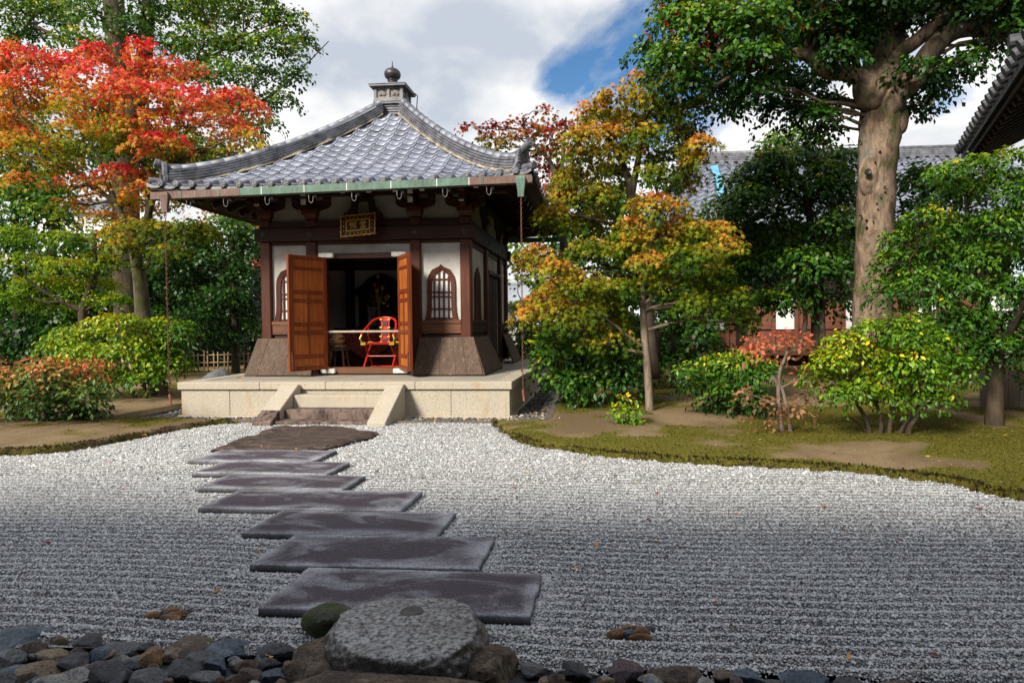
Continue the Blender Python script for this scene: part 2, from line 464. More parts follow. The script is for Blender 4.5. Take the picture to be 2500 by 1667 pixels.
M_ROCKBASE = m_rock('brown_rock', (0.085, 0.062, 0.045), (0.235, 0.175, 0.125), 0, None, 4.0, 0.9)
M_ROCKMOSS = m_rock('mossy_rock', (0.09, 0.085, 0.07), (0.17, 0.16, 0.14), 0.085, None, 3.0, 0.9)
M_STONES = [m_rock('blue_grey_stone', (0.050, 0.072, 0.100), (0.115, 0.150, 0.195), 0, None, 4, 0.35, 0.55),
            m_rock('dark_grey_stone', (0.036, 0.038, 0.044), (0.090, 0.094, 0.104), 0, None, 5, 0.4, 0.6),
            m_rock('tan_stone', (0.15, 0.105, 0.066), (0.30, 0.235, 0.165), 0, None, 6, 0.35, 0.65),
            m_rock('brown_stone', (0.085, 0.060, 0.046), (0.170, 0.130, 0.100), 0, None, 5, 0.45, 0.65),
            m_rock('pale_stone', (0.19, 0.185, 0.175), (0.36, 0.345, 0.32), 0, None, 7, 0.35, 0.65),
            m_rock('purple_stone', (0.075, 0.050, 0.058), (0.135, 0.095, 0.105), 0, None, 5, 0.4, 0.6),
            m_rock('mid_grey_stone', (0.095, 0.10, 0.105), (0.175, 0.18, 0.185), 0, None, 5, 0.4, 0.6)]
M_RUSTSTONE = m_rock('rusty_stone', (0.14, 0.065, 0.028), (0.34, 0.19, 0.09), 0, None, 9, 0.5)
M_ORANGESTONE = m_rock('ochre_boulder', (0.20, 0.115, 0.055), (0.32, 0.195, 0.105), 0, None, 6, 0.35)
def m_peb():
    t = NT('river_pebble')
    n = t.noise(9, 5, 0.6)
    r = t.rand()
    c = t.ramp(r, [(0.0, (0.10, 0.105, 0.115)), (0.22, (0.20, 0.20, 0.20)), (0.42, (0.34, 0.29, 0.22)), (0.58, (0.40, 0.26, 0.13)), (0.72, (0.23, 0.23, 0.24)), (0.86, (0.46, 0.40, 0.31)), (1.0, (0.30, 0.17, 0.09))], 'CONSTANT')
    c = t.mix(t.ramp(n, [(0.4, 0), (0.75, 0.55)]), c, (0.12, 0.105, 0.09))
    t.bump(n, 0.3, 0.01)
    return t.fin(c, 0.65, 0, 0.35)
M_PEBBLE = m_peb()
M_KERB = m_granite('old_kerb_stone', (0.15, 0.125, 0.105), (0.09, 0.06, 0.04))

def m_gravel():
    t = NT('gravel_grain')
    return t.fin(t.attr('col'), 0.7, 0, 0.35)
M_GRAIN = m_gravel()
def m_gravelbed():
    t = NT('gravel_bed')
    v = t.voro(120, None, 'F1', 'Color'); d = t.voro(120)
    hsv = t.n.new('ShaderNodeSeparateColor'); t.l.new(v, hsv.inputs[0])
    c = t.ramp(hsv.outputs[0], [(0.0, (0.10, 0.10, 0.105)), (0.12, (0.34, 0.34, 0.345)), (0.40, (0.58, 0.58, 0.585)), (1.0, (0.80, 0.795, 0.79))])
    c = t.mix(t.ramp(d, [(0.25, 0), (0.62, 0.85)]), c, (0.05, 0.05, 0.05))
    t.bump(d, 0.9, -0.008)
    return t.fin(c, 0.8, 0, 0.3)
M_GRAVELBED = m_gravelbed()
def m_ground():
    t = NT('moss_and_soil')
    a = t.noise(0.55, 6, 0.62, None, 0.4); b = t.noise(7, 5, 0.65); g = t.noise(120, 3, 0.7); g2 = t.noise(38, 4, 0.7)
    soil = t.mix(t.ramp(g, [(0.34, 0), (0.62, 1)]), (0.085, 0.055, 0.027), (0.36, 0.265, 0.155))
    moss = t.mix(t.ramp(g2, [(0.35, 0), (0.66, 1)]), (0.038, 0.040, 0.006), (0.190, 0.165, 0.026))
    ma = t.math('ADD', t.attr('lip'), t.math('MULTIPLY', t.math('SUBTRACT', t.mix(0.5, b, g2), 0.5), 0.9))
    fac2 = t.ramp(ma, [(0.35, 0), (0.65, 1)])
    soil = t.mix(t.ramp(a, [(0.42, 0.55), (0.6, 0)]), soil, (0.075, 0.048, 0.024))
    c = t.mix(fac2, soil, moss)
    side = t.ramp(t.nz(), [(0.72, 0.9), (0.93, 0)])
    c = t.mix(side, c, (0.028, 0.021, 0.010))
    t.bump(t.mix(0.5, g, g2), 0.6, 0.02)
    return t.fin(c, 0.95, 0, 0.1)
M_GROUND = m_ground()

def m_bark(name, a, b, moss=0.0, sc=(14, 14, 3), spots=False, bump=0.5):
    t = NT(name)
    g = t.noise(1.0, 7, 0.7, t.vec(sc), 0.6); f = t.noise(40, 4, 0.7)
    c = t.mix(t.ramp(g, [(0.32, 0), (0.66, 1)]), a, b)
    if spots:
        v = t.voro(1.0, t.vec((5.5, 5.5, 3.6)))
        sp = t.math('MULTIPLY', t.ramp(v, [(0.10, 1), (0.20, 0)]), t.ramp(t.noise(2.2, 2, 0.5), [(0.50, 0), (0.58, 1)]))
        c = t.mix(sp, c, tuple(k * 0.16 for k in a))
        c = t.mix(t.ramp(t.noise(3.0, 6, 0.7, t.vec((1.6, 1.6, 0.7)), 0.8), [(0.46, 0), (0.62, 0.8)]), c, tuple(k * 0.55 for k in a))
        c = t.mix(t.ramp(t.noise(1.7, 5, 0.65), [(0.55, 0), (0.68, 0.6)]), c, (0.26, 0.245, 0.215))
    if moss:
        m = t.ramp(t.noise(2.4, 5, 0.6, t.vec((1.2, 1.2, 0.8))), [(0.60 - moss, 0), (0.74 - moss, 0.9)])
        c = t.mix(m, c, (0.035, 0.055, 0.008))
    t.bump(t.mix(0.5, g, t.noise(1.0, 8, 0.75, t.vec(tuple(k * 4 for k in sc)), 0.5)), bump, 0.03)
    return t.fin(c, 0.85, 0, 0.15)
M_BARK = m_bark('dark_bark', (0.030, 0.022, 0.016), (0.095, 0.072, 0.052))
M_BARKM = m_bark('mossy_bark', (0.050, 0.038, 0.026), (0.16, 0.125, 0.085), 0.10)
M_BARKP = m_bark('pale_bark', (0.115, 0.088, 0.066), (0.285, 0.225, 0.172), 0.0, (16, 16, 5), False)
M_BARKBIG = m_bark('smooth_grey_bark', (0.105, 0.072, 0.050), (0.325, 0.235, 0.165), 0.07, (9, 9, 3.0), True, 0.6)
M_BARKTWIG = m_bark('pale_twig', (0.10, 0.07, 0.055), (0.26, 0.2, 0.16))

def m_leaf(name, rough=0.5, trans=0.35, spec=0.4):
    t = NT(name)
    c = t.attr('col')
    t.fin(c, rough, 0, spec)
    tr = t.n.new('ShaderNodeBsdfTranslucent')
    tc2 = t.mix(1.0, c, (1.25, 1.15, 0.55), 'MULTIPLY')
    t.l.new(tc2, tr.inputs['Color'])
    ms = t.n.new('ShaderNodeMixShader'); ms.inputs[0].default_value = trans
    t.l.new(t.b.outputs[0], ms.inputs[1]); t.l.new(tr.outputs[0], ms.inputs[2]); t.l.new(ms.outputs[0], t.o.inputs['Surface'])
    return t.m
M_LEAF = m_leaf('thin_leaf', 0.6, 0.40, 0.15)
M_GLOSS = m_leaf('glossy_leaf', 0.40, 0.24, 0.26)
# ------------------------------------------------------------------ ground, gravel court
def catmull(pts, n=6, closed=False):
    out = []; m = len(pts)
    for i in range(m - 1):
        p0, p1, p2, p3 = pts[max(i - 1, 0)], pts[i], pts[i + 1], pts[min(i + 2, m - 1)]
        for k in range(n):
            t = k / n
            out.append(tuple(0.5 * ((2 * b) + (-a + c) * t + (2 * a - 5 * b + 4 * c - d) * t * t + (-a + 3 * b - 3 * c + d) * t ** 3) for a, b, c, d in zip(p0, p1, p2, p3)))
    out.append(tuple(pts[-1])); return out
EDGE_L = catmull([(-9.6, 6.2), (-8.4, 7.15), (-7.56, 7.57), (-6.95, 7.87), (-6.67, 8.66), (-6.53, 9.6), (-6.3, 10.15), (-5.9, 10.37)])
EDGE_R = catmull([(-1.85, 10.37), (-1.76, 9.93), (-1.44, 9.17), (-0.98, 8.43), (-0.23, 7.9), (0.53, 7.57), (1.46, 7.31), (2.33, 7.14), (2.89, 6.87), (3.31, 6.62), (3.52, 6.15), (4.2, 5.6), (7.5, 4.6)])
COURT = np.array([(-9.6, 1.0)] + EDGE_L + EDGE_R + [(7.5, 1.0)])
def inpoly(x, y, poly):
    c = np.zeros(x.shape, bool); j = len(poly) - 1
    for i in range(len(poly)):
        xi, yi = poly[i]; xj, yj = poly[j]
        if yi != yj: c ^= ((yi > y) != (yj > y)) & (x < (xj - xi) * (y - yi) / (yj - yi) + xi)
        j = i
    return c
def polydist(x, y, poly):
    d = np.full(x.shape, 1e9); n = len(poly)
    for i in range(n):
        ax, ay = poly[i]; bx, by = poly[(i + 1) % n]
        dx, dy = bx - ax, by - ay; L = dx * dx + dy * dy + 1e-12
        t = np.clip(((x - ax) * dx + (y - ay) * dy) / L, 0, 1)
        d = np.minimum(d, np.hypot(x - ax - t * dx, y - ay - t * dy))
    return d
def vnoise(x, y, s, seed=0):                            # smooth value noise
    r = np.random.default_rng(seed).random((64, 64))
    u, v = x / s, y / s; i, j = np.floor(u).astype(int), np.floor(v).astype(int); fu, fv = u - i, v - j
    fu = fu * fu * (3 - 2 * fu); fv = fv * fv * (3 - 2 * fv)
    g = lambda a, b: r[a % 64, b % 64]
    return (g(i, j) * (1 - fu) + g(i + 1, j) * fu) * (1 - fv) + (g(i, j + 1) * (1 - fu) + g(i + 1, j + 1) * fu) * fv
def ground_z(x, y):
    x = np.asarray(x, float); y = np.asarray(y, float)
    ins = inpoly(x, y, COURT); d = polydist(x, y, COURT); sd = np.where(ins, -d, d)
    w = sd + 0.10 * (vnoise(x, y, 0.15, 3) - 0.5) + 0.12 * (vnoise(x, y, 0.55, 4) - 0.5)
    z = np.clip((w + 0.02) / 0.07, 0, 1); z = z * z * (3 - 2 * z)
    h = -0.07 + z * 0.150 + np.where(sd > 0, 0.05 * (1 - np.exp(-np.clip(sd, 0, 9) / 0.9)), 0)
    h += np.where(sd > 0, 0.03 * (vnoise(x, y, 1.7, 5) - 0.5) + 0.012 * (vnoise(x, y, 0.23, 6) - 0.5), 0)
    tr = (x > -8.3) & (x < -0.92) & (y > 10.34) & (y < 20)      # level bed of the hall
    h = np.where(tr, -0.03, h)
    return h, sd
def axis(lo, hi, step, far0, far1):
    a = [lo + i * step for i in range(int((hi - lo) / step) + 1)]
    pre = []; v = lo; s = step
    while v > far0: s *= 1.35; v -= s; pre.append(v)
    post = []; v = a[-1]; s = step
    while v < far1: s *= 1.35; v += s; post.append(v)
    return np.array(pre[::-1] + a + post)
gx, gy = axis(-11, 8, 0.075, -400, 400), axis(4.6, 14, 0.075, -60, 700)
GX, GY = np.meshgrid(gx, gy)
GZ, GSD = ground_z(GX, GY)
nx, ny = len(gx), len(gy)
idx = np.arange(nx * ny).reshape(ny, nx)
gf = np.stack([idx[:-1, :-1], idx[:-1, 1:], idx[1:, 1:], idx[1:, :-1]], -1).reshape(-1, 4)
me = np_mesh('ground', np.stack([GX, GY, GZ], -1).reshape(-1, 3), gf, M_GROUND, None, True)
la = me.color_attributes.new('lip', 'FLOAT_COLOR', 'POINT')
def moss_mask(x, y, sd):
    m = .55 * vnoise(x, y, 1.5, 21) + .30 * vnoise(x, y, .55, 22) + .15 * vnoise(x, y, .2, 23)
    m = np.clip((m - np.where(x > -3, .42, .55)) / .26 + .5, 0, 1)
    lip = np.clip(1.2 - sd / np.where(x > -3, .10 + 1.15 * vnoise(x, y, .9, 24) * vnoise(x, y, .3, 25), .16), 0, 1) * (.35 + .75 * vnoise(x, y, .35, 26))
    return np.maximum(m, lip)
lv = moss_mask(GX.ravel(), GY.ravel(), GSD.ravel())
la.data.foreach_set('color', np.repeat(np.stack([lv, lv, lv, np.ones_like(lv)], -1), 1, 0).astype(np.float32).ravel())
tag(link('ground', me), 'moss and bare soil banks around the gravel court', None, None, 'structure')

SLABS = [(-1.92, -0.41, 3.42, 4.03), (-2.33, -0.82, 4.06, 4.68), (-2.75, -1.25, 4.69, 5.30), (-3.50, -1.72, 5.32, 5.96),
         (-3.96, -2.49, 5.99, 6.55), (-4.40, -2.91, 6.59, 7.20), (-4.87, -3.36, 7.23, 7.90)]
def ridge(x, y):
    ph = y + 0.05 * np.sin(x * 0.7 + 1.0) + 0.012 * np.sin(x * 2.3) + 0.02 * vnoise(x, y, 0.7, 9)
    near = np.full(np.shape(x), 9.0)
    for a, b, c, d in SLABS:
        dx = np.maximum(np.maximum(a - x, x - b), 0); dy = np.maximum(np.maximum(c - y, y - d), 0)
        near = np.minimum(near, np.hypot(dx, dy))
    fade = np.clip((near - 0.02) / 0.12, 0.15, 1) * (0.75 + 0.5 * vnoise(x, y, 0.9, 11))
    s = 0.5 + 0.5 * np.cos(ph * 2 * np.pi / 0.103)
    return (s ** 0.62 - 0.55) * 0.046 * fade
bx = np.arange(-9.6, 7.6, 0.2); by = np.arange(3.0, 10.5, 0.0206)
BX, BY = np.meshgrid(bx, by)
BZ = ridge(BX, BY) + 0.004
cxm, cym = (BX[:-1, :-1] + BX[1:, 1:]) / 2, (BY[:-1, :-1] + BY[1:, 1:]) / 2
keep = inpoly(cxm, cym, COURT) | (polydist(cxm, cym, COURT) < 0.12)
idx = np.arange(BX.size).reshape(BX.shape)
bf = np.stack([idx[:-1, :-1], idx[:-1, 1:], idx[1:, 1:], idx[1:, :-1]], -1)[keep]
me = np_mesh('gravel_bed', np.stack([BX, BY, BZ], -1).reshape(-1, 3), bf, M_GRAVELBED, None, True)
tag(link('gravel_bed', me), 'raked white gravel court in front of the hall', None, None, 'structure')

def grains(y0, y1, dens, size):
    n = int((y1 - y0) * 17.0 * dens)
    x = rng.uniform(-9.5, 7.5, n); y = rng.uniform(y0, y1, n)
    k = (x > -1.10 * y - 0.5) & (x < 0.66 * y + 0.5)
    x, y = x[k], y[k]
    k = inpoly(x, y, COURT) & (y > np.where(x < -1.3, 3.08, 2.98) + .03 * np.sin(x * 9))
    for a, b, c, d in SLABS: k &= ~((x > a + .01) & (x < b - .01) & (y > c + .01) & (y < d - .01))
    x, y = x[k], y[k]
    s = size * rng.lognormal(0, 0.28, len(x))
    return x, y, s
def grain_geo(x, y, s, full):
    n = len(x)
    z = ridge(x, y) + 0.004 + s * rng.uniform(0.0, 0.6, n)
    yaw = rng.uniform(0, 6.28, n)
    if full:
        T = np.zeros((n, 6, 3))
        for q in range(3):
            r0 = rng.uniform(0.8, 1.3, n); r1 = rng.uniform(0.45, 0.9, n); a0 = q * 2.094; a1 = a0 + 1.05
            T[:, q] = np.stack([np.cos(a0 + yaw) * r0, np.sin(a0 + yaw) * r0, rng.uniform(-0.5, -0.1, n)], -1)
            T[:, 3 + q] = np.stack([np.cos(a1 + yaw) * r1, np.sin(a1 + yaw) * r1, rng.uniform(0.45, 1.0, n)], -1)
        tf = np.array([(0, 1, 3), (1, 4, 3), (1, 2, 4), (2, 5, 4), (2, 0, 5), (0, 3, 5), (3, 4, 5)])
    else:
        T = np.zeros((n, 5, 3))
        for q in range(4):
            r0 = rng.uniform(0.8, 1.3, n); T[:, q] = np.stack([np.cos(q * 1.571 + yaw) * r0, np.sin(q * 1.571 + yaw) * r0, rng.uniform(-0.4, 0.1, n)], -1)
        T[:, 4] = np.stack([rng.normal(0, .25, n), rng.normal(0, .25, n), rng.uniform(0.7, 1.1, n)], -1)
        tf = np.array([(0, 1, 4), (1, 2, 4), (2, 3, 4), (3, 0, 4)])
    k = T.shape[1]
    V = (T * s[:, None, None] + np.stack([x, y, z], -1)[:, None, :]).reshape(-1, 3)
    FF = (np.arange(n)[:, None, None] * k + tf[None]).reshape(-1, 3)
    pick = rng.random(n)
    base = np.where(pick < 0.72, rng.uniform(0.52, 0.78, n), np.where(pick < 0.93, rng.uniform(0.28, 0.52, n), rng.uniform(0.05, 0.16, n)))
    tint = np.stack([1.0 + rng.normal(0, 0.03, n), np.ones(n), 1.0 + rng.normal(0.0, 0.03, n)], -1)
    return V, FF, np.repeat(np.clip(base[:, None] * tint, 0, 1), k, 0)
GV, GF, GC = [], [], []; nv = 0
for args, full in (((2.75, 4.5, 12000, 0.0054), False), ((4.5, 6.5, 6800, 0.0063), False), ((6.5, 10.36, 2300, 0.0076), False)):
    V, FF, C = grain_geo(*grains(*args), full)
    GV.append(V); GF.append(FF + nv); GC.append(C); nv += len(V)
me = np_mesh('gravel', np.concatenate(GV), np.concatenate(GF), M_GRAIN, np.concatenate(GC))
tag(link('gravel', me), 'angular white and grey gravel raked into ridges', 'gravel', None, 'stuff')

# ------------------------------------------------------------------ stepping slabs
def slab_mesh(x0, x1, y0, y1, ztop, th, seed, n=(48, 22)):
    r = np.random.default_rng(seed)
    u = np.linspace(0, 1, n[0]); v = np.linspace(0, 1, n[1])
    u = np.concatenate([[0], 0.012 + u * 0.976, [1]]); v = np.concatenate([[0], 0.022 + v * 0.956, [1]])
    U, W = np.meshgrid(u, v)
    X = (U - .5) * (x1 - x0); Y = (W - .5) * (y1 - y0)
    jx = 0.016 * (vnoise(Y * 3, X * 0 + seed, 0.12, seed) - .5); jy = 0.014 * (vnoise(X * 3, X * 0 + seed, 0.12, seed + 1) - .5)
    X = X + jx; Y = Y + jy
    ed = np.minimum(np.minimum(U, 1 - U) * (x1 - x0), np.minimum(W, 1 - W) * (y1 - y0))
    Z = -0.007 * np.clip(1 - ed / 0.011, 0, 1) + 0.003 * (vnoise(X, Y, 0.2, seed + 2) - .5)
    ny_, nx_ = U.shape; N = nx_ * ny_
    idx = np.arange(N).reshape(ny_, nx_)
    f = np.stack([idx[:-1, :-1], idx[:-1, 1:], idx[1:, 1:], idx[1:, :-1]], -1).reshape(-1, 4)
    ring = np.concatenate([idx[0, :-1], idx[:-1, -1], idx[-1, :0:-1], idx[:0:-1, 0]])
    Vt = np.stack([X, Y, Z], -1).reshape(-1, 3)
    Vb = Vt[ring] - np.array([0, 0, th])
    m = len(ring); rb = N + np.arange(m)
    sf = np.stack([ring, rb, np.roll(rb, -1), np.roll(ring, -1)], -1)[:, ::-1]
    me = np_mesh('slab', np.concatenate([Vt, Vb]), np.concatenate([f, sf[:, ::-1]]), M_SLAB)
    bm = bmesh.new(); bm.from_mesh(me); bmesh.ops.recalc_face_normals(bm, faces=bm.faces); bm.to_mesh(me); bm.free()
    e = np.clip(1 - ed / (0.03 + 0.17 * vnoise(X, Y, 0.35, seed + 5)), 0, 1).ravel() * 0.85
    e = np.concatenate([e, np.zeros(m)])
    at = me.color_attributes.new('edge', 'FLOAT_COLOR', 'POINT')
    at.data.foreach_set('color', np.stack([e, e, e, np.ones_like(e)], -1).astype(np.float32).ravel())
    return me
SL_LABEL = ['frosted dark stepping slab nearest the viewer, half behind the round rock',
            'second dark stepping slab counted from the round rock', 'third dark stepping slab counted from the round rock',
            'fourth and longest dark stepping slab, midway along the path', 'fifth dark stepping slab counted from the round rock',
            'sixth dark stepping slab counted from the round rock', 'last regular dark stepping slab before the ragged stone at the stairs']
for i, (a, b, c, d) in enumerate(SLABS):
    me = slab_mesh(a, b, c, d, 0.07, 0.085, 40 + i)
    o = link('stepping_slab', me); o.location = ((a + b) / 2, (c + d) / 2, 0.058 + random.uniform(-.004, .004))
    o.rotation_euler = (random.uniform(-.004, .004), random.uniform(-.004, .004), random.uniform(-.012, .006))
    tag(o, SL_LABEL[i], 'paving slab', 'stepping slabs leading to the hall')
# ragged landing stone before the stairs
poly = [(-4.98, 7.93), (-4.6, 7.95), (-4.1, 7.9), (-3.72, 7.94), (-3.55, 8.12), (-3.42, 8.55), (-3.30, 8.95), (-3.40, 9.35), (-3.66, 9.45), (-3.9, 9.72), (-4.4, 9.80), (-5.0, 9.78), (-5.12, 9.4), (-5.0, 9.1), (-5.10, 8.6), (-4.98, 8.3)]
pl = np.array(catmull(poly + [poly[0]], 4)); c0 = pl.mean(0)
rings = []; V = []; 
for k, (sc_, zz_) in enumerate([(1.02, -0.02), (1.02, 0.045), (0.985, 0.062), (0.93, 0.072), (0.8, 0.075), (0.6, 0.075), (0.4, 0.075), (0.2, 0.075)]):
    r = c0 + (pl[:-1] - c0) * sc_
    jit = 0.075 * (vnoise(r[:, 0], r[:, 1], 0.11, 61) - .5) if k < 4 else 0
    zz2 = zz_ + (0.016 * (vnoise(r[:, 0], r[:, 1] * 2.5, 0.3, 66) - .5) - 0.022 * (vnoise(r[:, 0] + r[:, 1], r[:, 1], .5, 5) > .56) if k > 1 else 0)
    V.append(np.stack([r[:, 0] + jit, r[:, 1] + jit, np.full(len(r), zz_) + (zz2 - zz_)], -1))
m = len(pl) - 1
V.append(np.array([[c0[0], c0[1], 0.075]]))
FQ = []
for k in range(7):
    for q in range(m): FQ.append((k * m + q, k * m + (q + 1) % m, (k + 1) * m + (q + 1) % m, (k + 1) * m + q))
mb = MB(); mb.add([tuple(v) for v in np.concatenate(V)], FQ + [(7 * m + q, 7 * m + (q + 1) % m, 8 * m) for q in range(m)])
tag(mb.build('landing_stone', M_ROUGH), 'rough split dark stone lying flat at the foot of the stairs', 'stone slab')

# ------------------------------------------------------------------ stone platform with stairs
plat = thing('stone_platform', 'pale granite platform with stairs carrying the little hall', 'platform', (-4.63, 11.1, 0))
X0, X1, Y0, Y1 = -7.585, -1.655, 11.13, 19.0
mb = MB(); mb.box(X0 + .2, X1 - .2, Y0 + .2, Y1 - .2, -.03, .585); mb.build('core', M_GRANITE, plat)
mb = MB(); mb.box(X0 - .05, X1 + .05, Y0 - .05, Y1 + .05, -.03, .035); mb.build('plinth', M_GRANITE, plat, bevel=.01)
xs = [X0, -6.68, -5.42, -3.68, -2.68, X1]
for a, b in zip(xs[:-1], xs[1:]):
    mb = MB(); mb.box(a + .003, b - .003, Y0 + random.uniform(-.004, .003), Y0 + .2, .035, .488); mb.build('wall_slab', M_GRANITE, plat, bevel=.006)
ys = [Y0 + .203, 12.6, 13.9, 15.2, 16.5, 17.8, Y1 - .2]
for a, b in zip(ys[:-1], ys[1:]):
    for xa, xb in ((X1 - .2, X1), (X0, X0 + .2)):
        mb = MB(); mb.box(xa, xb, a + .003, b - .003, .035, .488); mb.build('wall_slab', M_GRANITE, plat, bevel=.006)
cxs = [X0 - .045, -6.1, -4.9, -3.3, X1 + .045]
for i, (a, b) in enumerate(zip(cxs[:-1], cxs[1:])):
    mb = MB(); mb.box(a + (.0015 if i else 0), b - (.0015 if i < 3 else 0), Y0 - .045, Y0 + .30, .49, .624); mb.build('cap_stone', M_GRANITE, plat, bevel=.012)
cys = [Y0 + .303, 13.0, 14.6, 16.2, 17.8, Y1]
for a, b in zip(cys[:-1], cys[1:]):
    for xa, xb in ((X1 - .27, X1 + .045), (X0 - .045, X0 + .27)):
        mb = MB(); mb.box(xa, xb, a + .002, b - .002, .49, .624); mb.build('cap_stone', M_GRANITE, plat, bevel=.012)
def clip_rect(poly, x0, x1, y0, y1):
    for ax, lim, sg in ((0, x0, 1), (0, x1, -1), (1, y0, 1), (1, y1, -1)):
        out = []
        for i in range(len(poly)):
            a, b = poly[i - 1], poly[i]; da, db = sg * (a[ax] - lim), sg * (b[ax] - lim)
            if (da < 0) != (db < 0):
                t = da / (da - db); out.append((a[0] + (b[0] - a[0]) * t, a[1] + (b[1] - a[1]) * t))
            if db >= 0: out.append(b)
        poly = out
        if len(poly) < 3: return []
    return poly
ts = 0.62
for i in range(-14, 15):
    for j in range(-14, 15):
        c = ((i + j) * ts * .5 - 4.63, 12.0 + (i - j) * ts * .5)
        h = ts * .5 - .006
        q = [(c[0], c[1] - h), (c[0] + h, c[1]), (c[0], c[1] + h), (c[0] - h, c[1])]
        for x0, x1, y0, y1 in ((X0 + .275, X1 - .275, Y0 + .305, 13.0), (-2.9, X1 - .275, 13.005, 18.6), (X0 + .275, -6.7, 13.005, 15.5)):
            pq = clip_rect(q, x0, x1, y0, y1)
            if len(pq) < 3: continue
            A = abs(sum(pq[k - 1][0] * pq[k][1] - pq[k][0] * pq[k - 1][1] for k in range(len(pq)))) / 2
            if A < .01: continue
            mb = MB(); mb.extrude(pq, .58, .617 + random.uniform(-.0015, .0015), lambda u, v, a: (u, v, a)); mb.build('paving_tile', M_GRANITE_TOP, plat)
for k, (yf, zt, mt) in enumerate(((10.80, .425, M_GRANITE), (10.47, .222, M_STEPDARK), (10.13, .075, M_STEPDARK))):
    mb = MB(); mb.box(-5.345, -3.785, yf, yf + .36 if k else 11.08, -.03, zt); mb.build('step', mt, plat, bevel=.012)
for xa, xb, sd in ((-5.665, -5.35, 0), (-3.78, -3.475, 1)):
    mb = MB(); pr = [(11.09, -.03), (11.09, .585), (11.0, .585), (10.04, .075), (10.04, -.03)]
    if sd == 0:
        cut = lambda y_: .075 + (y_ - 10.04) * (.51 / .96)
        mb.extrude([(11.09, -.03), (11.09, .585), (11.0, .585), (10.345, cut(10.345)), (10.345, -.03)], xa, xb, lambda u, v, a: (a, u, v)); mb.build('stair_cheek', M_GRANITE, plat, bevel=.01)
        MB().extrude([(10.343, -.03), (10.343, cut(10.343)), (10.04, .075), (10.04, -.03)], xa, xb, lambda u, v, a: (a, u, v)).build('stair_cheek', M_STEPDARK, plat, bevel=.01, label='dark stained foot of the left stair cheek')
    else:
        mb.extrude(pr, xa, xb, lambda u, v, a: (a, u, v)); mb.build('stair_cheek', M_GRANITE, plat, bevel=.01)
# dark weathered foot on the cheek stones is a thin slab of its own colour in the stone
# ------------------------------------------------------------------ pebble drip trench with kerb
tr = thing('pebble_trench', None, None, (-4.63, 10.6, 0)); tr['kind'] = 'structure'; tr['label'] = 'pebble filled drip trench around the platform foot'
mb = MB(); mb.box(-8.25, -.95, 10.36, 11.12, -.06, .0); mb.box(-1.6, -.95, 11.13, 20, -.06, .0); mb.box(-8.25, -7.64, 11.13, 20, -.06, .0); mb.build('trench_floor', M_KERB, tr)
kx = [-8.35, -7.4, -6.5, -5.70]
for a, b in list(zip(kx[:-1], kx[1:])) + [(-3.44, -2.5), (-2.49, -1.7), (-1.69, -.9)]:
    mb = MB(); mb.box(a + .004, b - .004, 10.345, 10.455, -.06, .055 + random.uniform(-.006, .006)); mb.build('kerb_stone', M_KERB, tr, bevel=.012)
for a, b in [(10.46, 11.6), (11.61, 12.8), (12.81, 14.0), (14.01, 15.3), (15.31, 16.8), (16.81, 18.4)]:
    mb = MB(); mb.box(-1.03, -.9, a, b, -.06, .055); mb.build('kerb_stone', M_KERB, tr, bevel=.012)
    mb = MB(); mb.box(-8.35, -8.22, a, b, -.06, .055); mb.build('kerb_stone', M_KERB, tr, bevel=.012)
def rock_mesh(name, seed, sub=2, rough=0.25, flat=(1, 1, 1), angular=0.0, fine=0.0):
    bm = bmesh.new(); bmesh.ops.create_icosphere(bm, subdivisions=sub, radius=1.0)
    r = random.Random(seed); from mathutils import noise as mn
    o = Vector((r.uniform(-50, 50), r.uniform(-50, 50), r.uniform(-50, 50)))
    planes = [(Vector((r.gauss(0, 1), r.gauss(0, 1), r.gauss(0, 1))).normalized(), r.uniform(.52, .86)) for _ in range(13)]
    for v in bm.verts:
        p = v.co.copy()
        if angular:
            for nn, dd in planes:
                t = p.dot(nn)
                if t > dd: p -= nn * (t - dd) * angular
        p *= 1 + rough * mn.noise(p * 1.1 + o) + rough * .4 * mn.noise(p * 2.7 + o)
        if fine: p *= 1 + fine * mn.noise(p * 7 + o) + fine * .5 * mn.noise(p * 15 + o)
        v.co = Vector((p.x * flat[0], p.y * flat[1], p.z * flat[2]))
    if angular:
        bm.normal_update()
        for e in bm.edges:
            if e.calc_face_angle(0) > .38: e.smooth = False
    me = bpy.data.meshes.new(name); bm.to_mesh(me); bm.free()
    me.polygons.foreach_set('use_smooth', [True] * len(me.polygons))
    return me
PEB = []
for k in range(7):
    me = rock_mesh('pebble', 200 + k, 1, .35, (1, .75, .5), .6); me.materials.append(M_PEBBLE); PEB.append(me)
spots = []
def fill(x0, x1, y0, y1, n, rmin=.028, rmax=.055):
    got = []
    for _ in range(n * 12):
        x, y, r = random.uniform(x0, x1), random.uniform(y0, y1), random.uniform(rmin, rmax)
        if all((x - a) ** 2 + (y - b) ** 2 > (0.62 * (r + c)) ** 2 for a, b, c in got): got.append((x, y, r))
        if len(got) >= n: break
    return got
front = fill(-8.2, -5.7, 10.48, 11.06, 150) + fill(-3.46, -1.05, 10.48, 11.06, 150) + fill(-1.6, -1.05, 11.1, 12.6, 90)
random.shuffle(front)
rest = fill(-1.6, -1.05, 12.6, 18, 200) + fill(-8.2, -7.66, 11.1, 14, 110) + front[300:]
def pmat(x, y, r, z=None):
    return Matrix.Translation((x, y, r * .30 if z is None else z)) @ Matrix.Rotation(random.uniform(0, 6.28), 4, 'Z') @ Matrix.Rotation(random.uniform(-.5, .5), 4, 'X') @ Matrix.Diagonal((r * random.uniform(.9, 1.3), r, r * random.uniform(.8, 1.1), 1))
for x, y, r in front[:300]: place('pebble', random.choice(PEB), tr, pmat(x, y, r))
